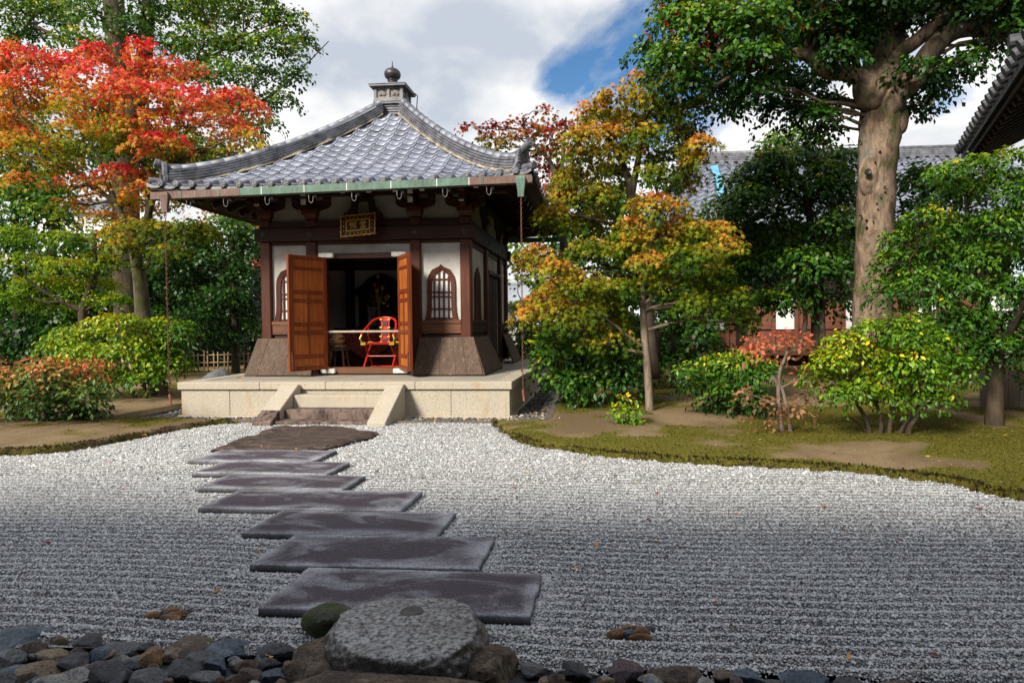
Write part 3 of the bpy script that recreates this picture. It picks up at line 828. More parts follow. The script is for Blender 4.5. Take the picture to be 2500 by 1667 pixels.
bm = bmesh.new()
for x, y, r in rest:
    b2 = bmesh.new(); b2.from_mesh(random.choice(PEB)); b2.transform(Matrix.Translation(-ORG[tr.name]) @ pmat(x, y, r)); t_ = bpy.data.meshes.new('t'); b2.to_mesh(t_); b2.free(); bm.from_mesh(t_); bpy.data.meshes.remove(t_)
me = bpy.data.meshes.new('more_pebbles'); bm.to_mesh(me); bm.free(); me.materials.append(M_PEBBLE); me.polygons.foreach_set('use_smooth', [True] * len(me.polygons))
tag(link('pebble_fill', me, tr), None, None, None, 'stuff')
# ------------------------------------------------------------------ the hall
HX, HY = -4.82, 15.07
hall = thing('temple_hall', 'small square timber hall with white walls and curved grey tiled roof', 'temple hall', (HX, 12.8, 0.62))
WF, WB, WL, WR = 12.80, 17.75, -6.975, -2.66        # outer faces of the columns
CXs = [-6.87, -5.915, -3.77, -2.765]
CYs = [12.905, 14.72, 16.6, 17.645]
Z0, ZB = 0.62, 3.31
def column(x, y, z0, z1, w=.212, mt=M_COLUMN):
    mb = MB(); mb.box(x - w / 2, x + w / 2, y - w / 2, y + w / 2, z0, z1); mb.build('column', mt, hall, bevel=.022)
base_stone = lambda x, y: (MB().lathe([(.19, Z0 - .02), (.19, Z0 + .05), (.165, Z0 + .085), (.165, Z0 + .09)], (x, y, 0), 14)).build('base_stone', M_GRANITE, hall, smooth=False)
for x in CXs:
    column(x, CYs[0], Z0 + .09, ZB); base_stone(x, CYs[0])
    column(x, CYs[3], Z0 + .09, ZB)
for y in CYs[1:3]:
    for x in (CXs[0], CXs[3]): column(x, y, Z0 + .09, ZB); base_stone(x, y)
def fbox(name, x0, x1, y0, y1, z0, z1, mt, bevel=.006, parent=hall, label=None):
    return MB().box(x0, x1, y0, y1, z0, z1).build(name, mt, parent, bevel=bevel, label=label)
# head tie beams, upper beam, side beams
fbox('head_beam', -7.07, -2.565, WF - .03, WF + .22, 3.312, 3.582, M_BEAM, .012)
fbox('head_beam', -7.07, -2.565, WB - .22, WB + .03, 3.312, 3.582, M_BEAM, .012)
fbox('head_beam', WR - .22, WR + .03, WF + .223, WB - .223, 3.312, 3.582, M_BEAMY, .012)
fbox('head_beam', WL - .03, WL + .22, WF + .223, WB - .223, 3.312, 3.582, M_BEAMY, .012)
fbox('upper_beam', -6.99, -2.645, WF + .02, WF + .18, 3.584, 3.705, M_BEAM)
fbox('upper_beam', -6.99, -2.645, WB - .18, WB - .02, 3.584, 3.705, M_BEAM)
fbox('upper_beam', WR - .18, WR - .02, WF + .183, WB - .183, 3.584, 3.705, M_BEAMY)
fbox('upper_beam', WL + .02, WL + .18, WF + .183, WB - .183, 3.584, 3.705, M_BEAMY)
# rosette nail covers
def rosette(M4):
    mb = MB(); pts = []
    for k in range(12):
        a = math.pi * k / 6; r = .062 if k % 2 == 0 else .036; pts.append((r * math.cos(a) * 1.15, r * math.sin(a)))
    mb.extrude(pts, 0, .012, lambda u, v, a: M4 @ Vector((u, -a, v)))
    mb.lathe([(.026, .008), (.022, .018), (.008, .024)], M4.translation, 8, M4.to_3x3() @ Matrix.Rotation(math.pi / 2, 3, 'X'))
    mb.build('nail_cover', M_DARKMETAL, hall)
for x in CXs: rosette(Matrix.Translation((x, WF - .031, 3.447)))
for y in CYs: rosette(Matrix.Translation((WR + .031, y, 3.447)) @ Matrix.Rotation(math.pi / 2, 4, 'Z'))
# low sill zone and plaster walls
def bay_front(xa, xb, window):
    fbox('rail', xa, xb, WF + .05, WF + .15, 3.245, 3.311, M_BEAM)
    if not window: return
    fbox('window_sill', xa, xb, WF + .01, WF + .17, 1.632, 1.708, M_SILL)
    fbox('low_beam', xa, xb, WF + .03, WF + .17, 1.437, 1.628, M_SILL)
    fbox('base_board', xa, xb, WF + .07, WF + .13, .65, 1.435, M_BEAM)
    katomado(Matrix.Translation(((xa + xb) / 2, WF + .085, 1.708)), xa, xb)
KO = []
def kato_profile(w, h, inner=0.0):
    # bell shaped opening, half widths by height, ogee top
    pts = [(.500, 0.0), (.470, .07), (.445, .16), (.432, .28), (.428, .45), (.428, .62), (.415, .72), (.385, .795), (.335, .845), (.300, .875), (.27, .905), (.195, .925), (.12, .945), (.055, .965), (0, 1.0)]
    return [(u * w, v * h) for u, v in pts]
def kato_full(w, h):
    r = kato_profile(w, h); return r + [(-u, v) for u, v in r[-2::-1]]
def katomado(M4, xa, xb, side=False):
    """plaster wall with a bell shaped window cut in it"""
    W, Hh = .66, 1.105
    wa, wb = (xa, xb)
    mid = M4.translation.x if not side else M4.translation.y
    hw0, hw1 = wa - mid, wb - mid
    top = 3.245 - 1.708
    outer = kato_full(W, Hh)
    inner = [(u * .70, v * .915) for u, v in kato_full(W, Hh)]
    loc = lambda u, v, d: M4 @ Vector((u, d, v))
    # plaster: right and left halves around the opening
    for sg, hw in ((1, hw1), (-1, hw0)):
        r = kato_profile(W, Hh)
        poly = [(sg * u, v) for u, v in r] + [(0, top), (hw, top), (hw, 0)]
        MB().extrude(poly, 0, .05, loc).build('plaster_panel', M_PLASTER if not side else M_PLASTER_GREEN2, hall)
    win = MB()
    n = len(outer)
    vs = [loc(u, v, -.045) for u, v in outer] + [loc(u, v, -.03) for u, v in inner] + [loc(u, v, .05) for u, v in inner] + [loc(u, v, .01) for u, v in outer]
    fs = []
    for k in range(n - 1):
        for a in range(3): fs.append((a * n + k, a * n + k + 1, (a + 1) * n + k + 1, (a + 1) * n + k))
        fs.append((3 * n + k, 3 * n + k + 1, k + 1, k))
    win.add(vs, fs)
    w = win.build('window', M_COLUMN, hall)
    iw, ih = W * .70, Hh * .915
    def half(v):                                          # inner half width at height v
        pr = kato_profile(iw, ih)
        for (u0, v0), (u1, v1) in zip(pr[:-1], pr[1:]):
            if v0 <= v <= v1: return u0 + (u1 - u0) * (v - v0) / (v1 - v0 + 1e-9)
        return 0
    def topat(u):
        pr = kato_profile(iw, ih)
        for (u0, v0), (u1, v1) in zip(pr[:-1], pr[1:]):
            if u1 <= abs(u) <= u0 and v0 > .5 * ih: return v0 + (v1 - v0) * (u0 - abs(u)) / (u0 - u1 + 1e-9)
        return ih
    def rb(u0, u1, v0, v1, d0, d1, nm, mt):
        MB().extrude([(u0, v0), (u1, v0), (u1, v1), (u0, v1)], d0, d1, loc).build(nm, mt, w)
    nv = 4 if not side else 7
    for k in range(nv):
        u = (-.5 + (k + .5) / nv) * iw * .80 if side else (-1.5 + k) * iw * .205
        rb(u - .014, u + .014, 0, min(ih, topat(u)) - .01, -.022, .006, 'lattice_bar', M_COLUMN)
    if not side:
        for v in (.03, .215, .455, .545, .80):
            hwv = half(v * ih); rb(-hwv, hwv, v * ih - .013, v * ih + .013, -.018, .007, 'lattice_bar', M_COLUMN)
    MB().extrude([(u * 1.0, v) for u, v in inner], .008, .012, loc).build('pane', M_PAPER if not side else M_DARK, w)
M_PLASTER_GREEN2 = M_PLASTER
bay_front(CXs[0] + .106, CXs[1] - .106, True)
bay_front(CXs[2] + .106, CXs[3] - .106, True)
xa, xb = CXs[1] + .106, CXs[2] - .106
fbox('rail', xa, xb, WF + .05, WF + .15, 3.245, 3.311, M_BEAM)
fbox('plaster_panel', xa, xb, WF + .085, WF + .135, 3.06, 3.245, M_PLASTER, 0)
fbox('door_lintel', xa, xb, WF - .01, WF + .17, 2.955, 3.058, M_BEAM)
fbox('door_jamb', xa, xa + .20, WF + .03, WF + .16, .775, 2.953, M_COLUMN)
fbox('door_jamb', xb - .14, xb, WF + .03, WF + .16, .775, 2.953, M_COLUMN)
fbox('door_sill', xa, xb, WF - .03, WF + .20, .64, .772, M_SILL)
for x in (-5.565, -4.075):
    for z in (2.965, .655):
        pr = [(-.135, 0), (.135, 0), (.15, .02), (.15, .075), (.135, .095), (-.135, .095), (-.15, .075), (-.15, .02)]
        MB().extrude(pr, WF - .105, WF - .012, lambda u, v, a, x=x, z=z: (x + u, a, z + v)).build('pivot_block', M_WHITE, hall, bevel=.01)
# side walls (right and left): window bay, door bay, plain bay
def side_wall(X, sg):
    mid = X - sg * .10
    for a, b, kind in ((CYs[0] + .106, CYs[1] - .106, 'w'), (CYs[1] + .106, CYs[2] - .106, 'd'), (CYs[2] + .106, CYs[3] - .106, 'p')):
        def sb(nm, d0, d1, y0, y1, z0, z1, mt, bv=.004):
            x0, x1 = sorted((X - sg * d0, X - sg * d1)); return fbox(nm, x0, x1, y0, y1, z0, z1, mt, bv)
        sb('rail', .05, .15, a, b, 3.20, 3.311, M_BEAMY)
        if kind in 'wp':
            sb('low_beam', .03, .17, a, b, 1.437, 1.628, M_BEAMY); sb('base_board', .07, .13, a, b, .65, 1.435, M_BEAMY)
        if kind == 'w':
            sb('window_sill', .01, .17, a, b, 1.632, 1.708, M_BEAMY)
            Mx = Matrix(((0, -sg, 0, X - sg * .085), (1, 0, 0, (a + b) / 2), (0, 0, 1, 1.708), (0, 0, 0, 1)))
            katomado(Mx, a, b, True)
        elif kind == 'p':
            sb('plaster_panel', .085, .135, a, b, 1.632, 3.2, M_PLASTER, 0)
        else:
            sb('plaster_panel', .085, .135, a, b, 2.86, 3.2, M_PLASTER, 0)
            sb('door_lintel', -.01, .17, a, b, 2.76, 2.855, M_BEAMY)
            sb('plaster_panel', .085, .135, b - .17, b, .78, 2.755, M_PLASTER, 0)
            sb('door_jamb', .03, .16, a, a + .12, .78, 2.755, M_BEAMY)
            d = sb('door', .07, .12, a + .122, b - .172, .78, 2.755, M_DARK)
            for z0, z1 in ((.82, .95), (1.0, 1.42), (1.47, 1.6), (1.66, 2.1), (2.16, 2.72)):
                for p, q in ((a + .17, (a + b) / 2 - .05), ((a + b) / 2, b - .22)):
                    x0, x1 = sorted((X - sg * .058, X - sg * .072)); fbox('door_panel', x0, x1, p, q, z0, z1, M_DARK, .004, d)
            sb('door_sill', -.02, .2, a, b, .64, .775, M_BEAMY)
            MB().extrude([(-.12, 0), (.12, 0), (.12, .09), (-.12, .09)], 0, .08, lambda u, v, t: (X + sg * (t + .012), b - .18 + u, 2.765 + v)).build('pivot_block', M_WHITE, hall, bevel=.01)
side_wall(WR, 1); side_wall(WL, -1)
fbox('back_wall', WL + .11, WR - .11, WB - .14, WB - .09, .64, 3.311, M_PLASTER, 0)
# frieze plaster and brackets
def frieze(a0, a1, at, axis, sg):
    d0, d1 = .10, .14
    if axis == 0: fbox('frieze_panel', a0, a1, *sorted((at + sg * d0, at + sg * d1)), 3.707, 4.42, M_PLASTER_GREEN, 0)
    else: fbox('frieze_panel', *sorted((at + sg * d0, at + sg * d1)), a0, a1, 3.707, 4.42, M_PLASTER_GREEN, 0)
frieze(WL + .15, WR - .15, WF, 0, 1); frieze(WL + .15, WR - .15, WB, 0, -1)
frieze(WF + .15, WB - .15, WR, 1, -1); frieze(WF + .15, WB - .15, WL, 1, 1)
def armprof(L, z0, h):
    r = []
    for k in range(7):
        a = math.pi / 2 * k / 6; r.append((L - .13 + .13 * math.sin(a), z0 + .10 - .10 * math.cos(a)))
    up = [(L, z0 + h), (L - .03, z0 + h + .0)]
    half = [(L - .24, z0 - .035)] + r + [(L, z0 + h)]
    return half + [(-u, v) for u, v in half[::-1]]
def bracket(x, y, ax, corner=False):
    """capital block, bracket arm along the wall and one towards the eave, bearing blocks with pale ends"""
    w = .105
    MB().box(x - w, x + w, y - w, y + w, 3.584, 3.76).build('post_top', M_COLUMN, hall, bevel=.02)
    mb = MB(); a, b = .105, .155
    vs = [(x + sx * a, y + sy * a, 3.762) for sx, sy in ((-1, -1), (1, -1), (1, 1), (-1, 1))] + [(x + sx * b, y + sy * b, 3.85) for sx, sy in ((-1, -1), (1, -1), (1, 1), (-1, 1))] + [(x + sx * b, y + sy * b, 3.955) for sx, sy in ((-1, -1), (1, -1), (1, 1), (-1, 1))]
    mb.add(vs, [(3, 2, 1, 0), (8, 9, 10, 11)] + [(r * 4 + k, r * 4 + (k + 1) % 4, r * 4 + 4 + (k + 1) % 4, r * 4 + 4 + k) for r in (0, 1) for k in range(4)])
    mb.build('capital', M_COLUMN, hall)
    pr = armprof(.40, 3.958, .15)
    if ax == 0 or corner: MB().extrude(pr, y - .055, y + .055, lambda u, v, t: (x + u, t, v)).build('bracket_arm', M_BEAM, hall)
    if ax == 1 or corner: MB().extrude(pr, x - .055, x + .055, lambda u, v, t: (t, y + u, v)).build('bracket_arm', M_BEAM, hall)
    for k in (-.33, 0, .33):
        for axis in ((0, 1) if corner else (ax,)):
            if corner and axis == 1 and k == 0: continue
            bx, by = (x + k, y) if axis == 0 else (x, y + k)
            MB().box(bx - .075, bx + .075, by - .075, by + .075, 4.112, 4.20).build('bearing_block', M_BEAM, hall, bevel=.018)
for x in CXs[1:3]: bracket(x, CYs[0], 0); bracket(x, CYs[3], 0)
for y in CYs[1:3]: bracket(CXs[3], y, 1); bracket(CXs[0], y, 1)
for x in (CXs[0], CXs[3]): bracket(x, CYs[0], 0, True); bracket(x, CYs[3], 0, True)
for x in CXs:                                            # white ended noses of the front bracket arms
    for dx, z in ((0, 3.99), (0, 4.16)):
        MB().box(x - .05, x + .05, WF - .28, WF + .0, z, z + .10).build('bracket_nose', M_BEAMY, hall)
        MB().box(x - .052, x + .052, WF - .286, WF - .281, z - .001, z + .102).build('painted_end', M_WHITE, hall)
# frog leg strut behind the plaque
st = [(-.36, 0), (-.24, .0), (-.15, .10), (-.13, .30), (-.11, .38), (.11, .38), (.13, .30), (.15, .10), (.24, .0), (.36, 0), (.40, .06), (.37, .16), (.28, .17), (.24, .26), (.20, .46), (-.20, .46), (-.24, .26), (-.28, .17), (-.37, .16), (-.40, .06)]
MB().extrude(st, WF - .02, WF + .1, lambda u, v, t: (-4.83 + u, t, 3.707 + v)).build('frog_leg_strut', M_DARK, hall)
# purlins under the rafters
for y in (CYs[0], CYs[3]): fbox('purlin', -7.75, -1.9, y - .08, y + .08, 4.202, 4.36, M_BEAM, .01)
for x in (CXs[0], CXs[3]): fbox('purlin', x - .078, x + .078, CYs[0] - .88, CYs[3] + .8, 4.204, 4.358, M_BEAMY, .01)
# ------------------------------------------------------------------ roof surface functions
RX, RY, HW = -4.84, 15.07, 3.57
pd = np.polyfit([0.0, .2, .6, 1.2, 1.75, 2.3, 2.85, 3.25, 3.57], [6.74, 6.52, 6.12, 5.585, 5.15, 4.78, 4.45, 4.27, 4.16], 4)
zp = lambda d: float(np.polyval(pd, d))
dzp = lambda d: float(np.polyval(np.polyder(pd), d))
def lift(a, d, rt=True):
    k = (abs(a) / HW) ** 4 * (d / HW) ** 2
    return k * (.17 if (a > 0) == rt else .09)
SIDES = {'front': (Vector((1, 0, 0)), Vector((0, -1, 0))), 'right': (Vector((0, 1, 0)), Vector((1, 0, 0))), 'back': (Vector((-1, 0, 0)), Vector((0, 1, 0))), 'left': (Vector((0, -1, 0)), Vector((-1, 0, 0)))}
def rpt(side, a, d, dz=0.0):
    e, o = SIDES[side]
    rt = True if side == 'front' else (a < 0 if side == 'right' else a > 0)
    l = lift(a, d) if side == 'front' else ((abs(a) / HW) ** 4 * (d / HW) ** 2 * (.17 if (side == 'right' and a < 0) else .09))
    return Vector((RX, RY, 0)) + e * a + o * d + Vector((0, 0, zp(d) + l + dz))
roof_mb = MB()                                           # under-boarding: four curved sheets with thickness
NA, ND = 16, 14
for side in SIDES:
    vs = []; fs = []
    for dz in (-.02, -.10):
        for i in range(ND + 1):
            d = .25 + (HW - .05 - .25) * i / ND
            for k in range(NA + 1): vs.append(rpt(side, (-1 + 2 * k / NA) * d, d, dz))
    L = (ND + 1) * (NA + 1)
    for i in range(ND):
        for k in range(NA):
            a = i * (NA + 1) + k; fs += [(a, a + 1, a + NA + 2, a + NA + 1), (L + a, L + a + NA + 1, L + a + NA + 2, L + a + 1)]
    for k in range(NA):
        a = ND * (NA + 1) + k; fs.append((a, a + 1, L + a + 1, L + a))
    roof_mb.add(vs, fs)
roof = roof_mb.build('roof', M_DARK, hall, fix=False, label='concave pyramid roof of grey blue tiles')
# eave boards
for side in SIDES:
    mb = MB(); N = 16
    vs = []
    for k in range(N + 1):
        a = (-1 + 2 * k / N) * (HW - .06)
        for dd, dz in ((HW - .07, -.11), (HW + .0, -.11), (HW + .0, -.02), (HW - .07, -.02)): vs.append(rpt(side, a, dd, dz))
    fs = []
    for k in range(N):
        for q in range(4): fs.append((k * 4 + q, k * 4 + (q + 1) % 4, k * 4 + 4 + (q + 1) % 4, k * 4 + 4 + q))
    mb.add(vs, fs); mb.build('eave_board', M_DARK, roof)
# rafters, ends painted white
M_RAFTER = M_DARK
for side in SIDES:
    e, o = SIDES[side]
    n = 13
    for k in range(n):
        a = (-1 + 2 * (k + .5) / n) * 3.25
        d1 = HW - .32; d0 = max(1.75, abs(a) * .98)
        if d1 - d0 < .15: continue
        p0, p1 = rpt(side, a, d0, -.175), rpt(side, a, d1, -.165)
        p0.z = min(p0.z, p1.z + .38 * (d1 - d0))
        mb = MB(); mb.bar(p0, p1, .085, .105); rf = mb.build('rafter', M_RAFTER, roof)
        dr = (p1 - p0).normalized()
        mb = MB(); mb.bar(p1 + dr * .001, p1 + dr * .008, .086, .106); mb.build('painted_end', M_WHITE, roof)
for sx in (-1, 1):                                       # hip rafters
    for sy in (-1, 1):
        p0 = Vector((RX + sx * 1.9, RY + sy * 1.9, 4.62)); p1 = Vector((RX + sx * 3.42, RY + sy * 3.42, 4.11 + (.10 if sx > 0 else .04)))
        MB().bar(p0, p1, .13, .17).build('hip_rafter', M_DARK, roof)
# ------------------------------------------------------------------ tiles
NC = 24; TW = 2 * HW / NC
slope = [0.0]; dd_ = [HW]                                # arc length up the slope
while dd_[-1] > .2:
    d = dd_[-1] - .01; slope.append(slope[-1] + .01 * math.hypot(1, dzp(d))); dd_.append(d)
d_at = lambda s: float(np.interp(s, slope, dd_))
EXP = .246
NR = int(slope[-1] / EXP)
US = [0, .14, .30, .46, .62, .76, .88, 1.0]
def wave(u): return .030 * math.cos(2 * math.pi * (u - .92)) + .010 * math.cos(4 * math.pi * (u - .92))
def tile_mesh():
    mb = MB(); Lg = .30; n = len(US)
    vs = [((u - .5) * TW * 1.03, 0, wave(u)) for u in US] + [((u - .5) * TW * 1.03, Lg, wave(u)) for u in US] + [((u - .5) * TW * 1.03, .004, wave(u) - .026) for u in US]
    fs = [(k, k + 1, n + k + 1, n + k) for k in range(n - 1)] + [(2 * n + k, 2 * n + k + 1, k + 1, k) for k in range(n - 1)] + [(0, n, 2 * n), (n - 1, 2 * n - 1 + n, 2 * n - 1)]
    me = bpy.data.meshes.new('tile'); me.from_pydata(vs, [], fs); me.materials.append(M_TILE)
    sm = [True] * (n - 1) + [False] * (len(fs) - n + 1); me.polygons.foreach_set('use_smooth', sm)
    return me
TILE = tile_mesh()
def tile_frame(side, a, j):
    d0, d1 = d_at(j * EXP), d_at(min(j * EXP + .30, slope[-1]))
    p0, p1 = rpt(side, a, d0, .045), rpt(side, a, d1, .012)
    yv = (p1 - p0).normalized()
    q = rpt(side, a + .05, d0, .045) - rpt(side, a - .05, d0, .045)
    xv = q.normalized(); zv = xv.cross(yv).normalized(); xv = yv.cross(zv)
    M4 = Matrix((xv, yv, zv)).transposed().to_4x4(); M4.translation = p0
    return M4, d0, d1
rest_bm = bmesh.new(); ntile = 0
for side in ('front', 'right', 'left', 'back'):
    e, o = SIDES[side]
    for j in range(NR):
        for c in range(NC):
            a = (c - (NC - 1) / 2) * TW
            M4, d0, d1 = tile_frame(side, a, j)
            if abs(a) - TW / 2 >= d0 - .08: continue
            M4 = M4 @ Matrix.Rotation(random.gauss(0, .010), 4, 'X') @ Matrix.Rotation(random.gauss(0, .008), 4, 'Z')
            cut = abs(a) + TW / 2 > d1 - .10
            if not cut and side == 'front':
                place('tile', TILE, roof, M4); ntile += 1; continue
            b = bmesh.new(); b.from_mesh(TILE); b.transform(M4)
            if cut:
                sg = 1 if a > 0 else -1
                nrm = (e * sg - o).normalized()
                bmesh.ops.bisect_plane(b, geom=b.verts[:] + b.edges[:] + b.faces[:], plane_co=Vector((RX, RY, 0)) - nrm * .06, plane_no=nrm, clear_outer=True)
            if len(b.faces) == 0: b.free(); continue
            b.transform(Matrix.Translation(-ORG[roof.name]))
            me = bpy.data.meshes.new('cut_tile'); b.to_mesh(me); b.free(); me.materials.append(M_TILE)
            if side == 'front':
                link('tile', me, roof); ntile += 1
            else:
                rest_bm.from_mesh(me); bpy.data.meshes.remove(me)
me = bpy.data.meshes.new('tile_field'); rest_bm.to_mesh(me); rest_bm.free(); me.materials.append(M_TILE)
tag(link('tile_field', me, roof), None, None, None, 'stuff')
# eave end tiles: round discs with a raised emblem, and the drooping lips between them
def disc_mesh(r):
    mb = MB()
    mb.lathe([(r, 0), (r, .05), (r * .84, .053), (r * .80, .044), (r * .02, .044)], (0, 0, 0), 18)
    for q in range(3):
        a = 2.1 * q + .4
        mb.box(-.011, .011, -.026, .026, .044, .052, Matrix.Rotation(a, 4, 'Z') @ Matrix.Translation((0, .018, 0)))
    me = bpy.data.meshes.new('eave_disc'); me.from_pydata(mb.v, [], mb.f); me.materials.append(M_RIDGE); return me
DISC = disc_mesh(.062)
for side in SIDES:
    e, o = SIDES[side]
    for c in range(NC + 1):
        a = (c - NC / 2) * TW
        p = rpt(side, a, HW + .012, .040)
        if c in (0, NC): continue
        M4 = Matrix((e, Vector((0, 0, 1)), o)).transposed().to_4x4(); M4.translation = p + Vector((0, 0, -.018))
        if side == 'front' or side == 'right': place('eave_disc', DISC, roof, M4)
        q = rpt(side, a - .02 * 0, HW - .28, .05)
        MB().tube([rpt(side, a, HW + .02, .022), rpt(side, a, HW - .26, .035)], [.058, .05], 10).build('end_roll', M_RIDGE, roof, smooth=True) if side in ('front', 'right') else None
for side in ('front', 'right'):
    e, o = SIDES[side]
    for c in range(NC):
        a = (c - (NC - 1) / 2) * TW
        vs = []; n = 9
        for k in range(n):
            u = k / (n - 1); sag = -.036 * math.sin(math.pi * u) ** .8
            for dz, dd in ((.022, HW + .022), (-.035, HW + .026), (-.035, HW - .01), (.02, HW - .01)): vs.append(rpt(side, a + (u - .5) * (TW - .03), dd, dz + sag))
        fs = []
        for k in range(n - 1):
            for q in range(4): fs.append((k * 4 + q, k * 4 + (q + 1) % 4, k * 4 + 4 + (q + 1) % 4, k * 4 + 4 + q))
        fs += [(0, 1, 2, 3), ((n - 1) * 4 + 3, (n - 1) * 4 + 2, (n - 1) * 4 + 1, (n - 1) * 4)]
        MB().add(vs, fs).build('eave_lip', M_RIDGE, roof)
# ------------------------------------------------------------------ hip ridges
def hip_pt(sx, sy, w, dz=0.0):
    l = lift(HW, HW) if False else (w / HW) ** 6 * (.17 if sx > 0 and sy < 0 else .09)
    return Vector((RX + sx * w, RY + sy * w, zp(w) + l + dz))
CAPM = None
def half_round(r0, r1, L, n=9, th=.014):
    vs = []; 
    for y, r in ((0, r0), (L, r1)):
        for k in range(n):
            a = math.pi * k / (n - 1); vs.append((-r * math.cos(a), y, r * math.sin(a)))
    fs = [(k, k + 1, n + k + 1, n + k) for k in range(n - 1)]
    b = len(vs)
    for k in range(n):
        a = math.pi * k / (n - 1); vs.append((-(r0 - th) * math.cos(a), 0, (r0 - th) * math.sin(a)))
    fs += [(b + k, b + k + 1, k + 1, k) for k in range(n - 1)]
    fs.append(tuple(b + k for k in range(n - 1, -1, -1)))
    me = bpy.data.meshes.new('cap_tile'); me.from_pydata(vs, [], fs); me.materials.append(M_CAP)
    me.polygons.foreach_set('use_smooth', [True] * (n - 1) + [False] * n); return me
CAPT = half_round(.092, .084, .31)
for sx in (-1, 1):
    for sy in (-1, 1):
        cross = Vector((-sy, sx, 0)).normalized()
        ws = [3.34]
        while ws[-1] > .34:
            w = ws[-1]; ws.append(w - .262 / math.sqrt(2 + dzp(w) ** 2))
        st_mb = MB(); mo_mb = MB()
        layers = [(.175, -.02), (.165, .032), (.150, .084), (.135, .136)]
        for wd, zh in layers:
            jit = random.uniform(0, .12)
            w = 3.33
            while w > .30:
                L = random.uniform(.15, .26) if w < 3.3 else jit + .08
                w2 = max(.28, w - L); s0 = hip_pt(sx, sy, w, .055 + zh); s1 = hip_pt(sx, sy, w2 + .003, .055 + zh)
                ww = wd + random.uniform(-.004, .004)
                vs = []
                for pz in (s0, s1):
                    for c, z in ((-ww, 0), (ww, 0), (ww, .037), (-ww, .037)): vs.append(pz + cross * c + Vector((0, 0, z)))
                st_mb.add(vs, [(0, 1, 2, 3), (7, 6, 5, 4), (0, 4, 5, 1), (1, 5, 6, 2), (2, 6, 7, 3), (3, 7, 4, 0)])
                w = w2
        n = 30; vs = []
        for k in range(n + 1):
            w = .3 + 3.05 * k / n; pz = hip_pt(sx, sy, w)
            for c, z in ((-.18, -.03), (-.095, .19), (.095, .19), (.18, -.03)): vs.append(pz + cross * (c * (1 + .12 * random.uniform(-1, 1) * (abs(c) > .15))) + Vector((0, 0, z)))
        fs = []
        for k in range(n):
            for q in range(4): fs.append((k * 4 + q, k * 4 + (q + 1) % 4, k * 4 + 4 + (q + 1) % 4, k * 4 + 4 + q))
        mo_mb.add(vs, fs); mo_mb.build('ridge_mortar', M_MORTAR, roof, smooth=False)
        st_mb.build('ridge_course', M_RIDGE, roof, kind='stuff')
        for w0, w1 in zip(ws[:-1], ws[1:]):
            p0, p1 = hip_pt(sx, sy, w0, .245), hip_pt(sx, sy, w1, .245)
            yv = (p1 - p0).normalized(); xv = cross.copy(); zv = xv.cross(yv)
            if zv.z < 0: xv = -xv; zv = -zv
            M4 = Matrix((xv, yv, zv)).transposed().to_4x4(); M4.translation = p0
            place('cap_tile', CAPT, roof, M4 @ Matrix.Rotation(random.gauss(0, .012), 4, 'Z'))
        # ogre tile at the ridge end
        out_ = Vector((sx, sy, 0)).normalized(); p = hip_pt(sx, sy, 3.36, .02)
        arch = [(-.20, 0), (-.19, .06), (-.155, .10), (-.145, .22), (-.12, .32), (-.07, .365), (.07, .365), (.12, .32), (.145, .22), (.155, .10), (.19, .06), (.20, 0)]
        inn = [(-.075, .04), (-.085, .24), (-.05, .28), (.05, .28), (.085, .24), (.075, .04)]
        fnp = lambda u, v, t: p + cross * u + Vector((0, 0, v)) + out_ * t
        og = MB(); og.extrude(arch, -.02, .05, fnp)
        og.extrude([(u * .98, v) for u, v in arch[2:-2]], .05, .062, fnp)
        og = og.build('ogre_tile', M_RIDGE, roof, bevel=.008)
        MB().extrude(inn, .062, .07, fnp).build('ogre_face', M_DARKMETAL, og)
        bd = MB()
        for u, v in [(-.115, .06), (-.12, .12), (-.117, .18), (-.112, .24), (-.09, .295), (-.045, .32), (0, .325), (.045, .32), (.09, .295), (.112, .24), (.117, .18), (.12, .12), (.115, .06)]:
            bd.lathe([(.014, 0), (.011, .009), (.003, .013)], fnp(u, v, .062), 7, Matrix((cross, Vector((0, 0, 1)), out_)).transposed())
        bd.build('bead', M_RIDGE, og)
        # upturned round end tile
        base = hip_pt(sx, sy, 3.18, .27); tip = p + out_ * (.22 if sx > 0 else .13) + Vector((0, 0, .42 if sx > 0 else .34))
        mb = MB(); mid = (base + tip) * .5 + Vector((0, 0, -.035))
        mb.tube([base, mid, tip], [.072, .066, .078], 14); tb = mb.build('ridge_end_roll', M_RIDGE, roof, smooth=False)
        dr = (tip - mid).normalized(); xx = dr.orthogonal().normalized(); M4 = Matrix((xx, dr.cross(xx), dr)).transposed().to_4x4(); M4.translation = tip - dr * .03
        place('end_disc', DISC, roof, M4 @ Matrix.Scale(1.32, 4))
        # corner eave roll
        cp = hip_pt(sx, sy, HW + (.02 if sx > 0 else -.05), .045)
        mb = MB(); mb.tube([hip_pt(sx, sy, HW - .22, .05), cp], [.06, .062], 12); mb.build('corner_roll', M_RIDGE, roof)
        M4 = Matrix((cross, Vector((0, 0, 1)), out_)).transposed().to_4x4(); M4.translation = cp - out_ * .02
        place('eave_disc', DISC, roof, M4 @ Matrix.Scale(1.12, 4))
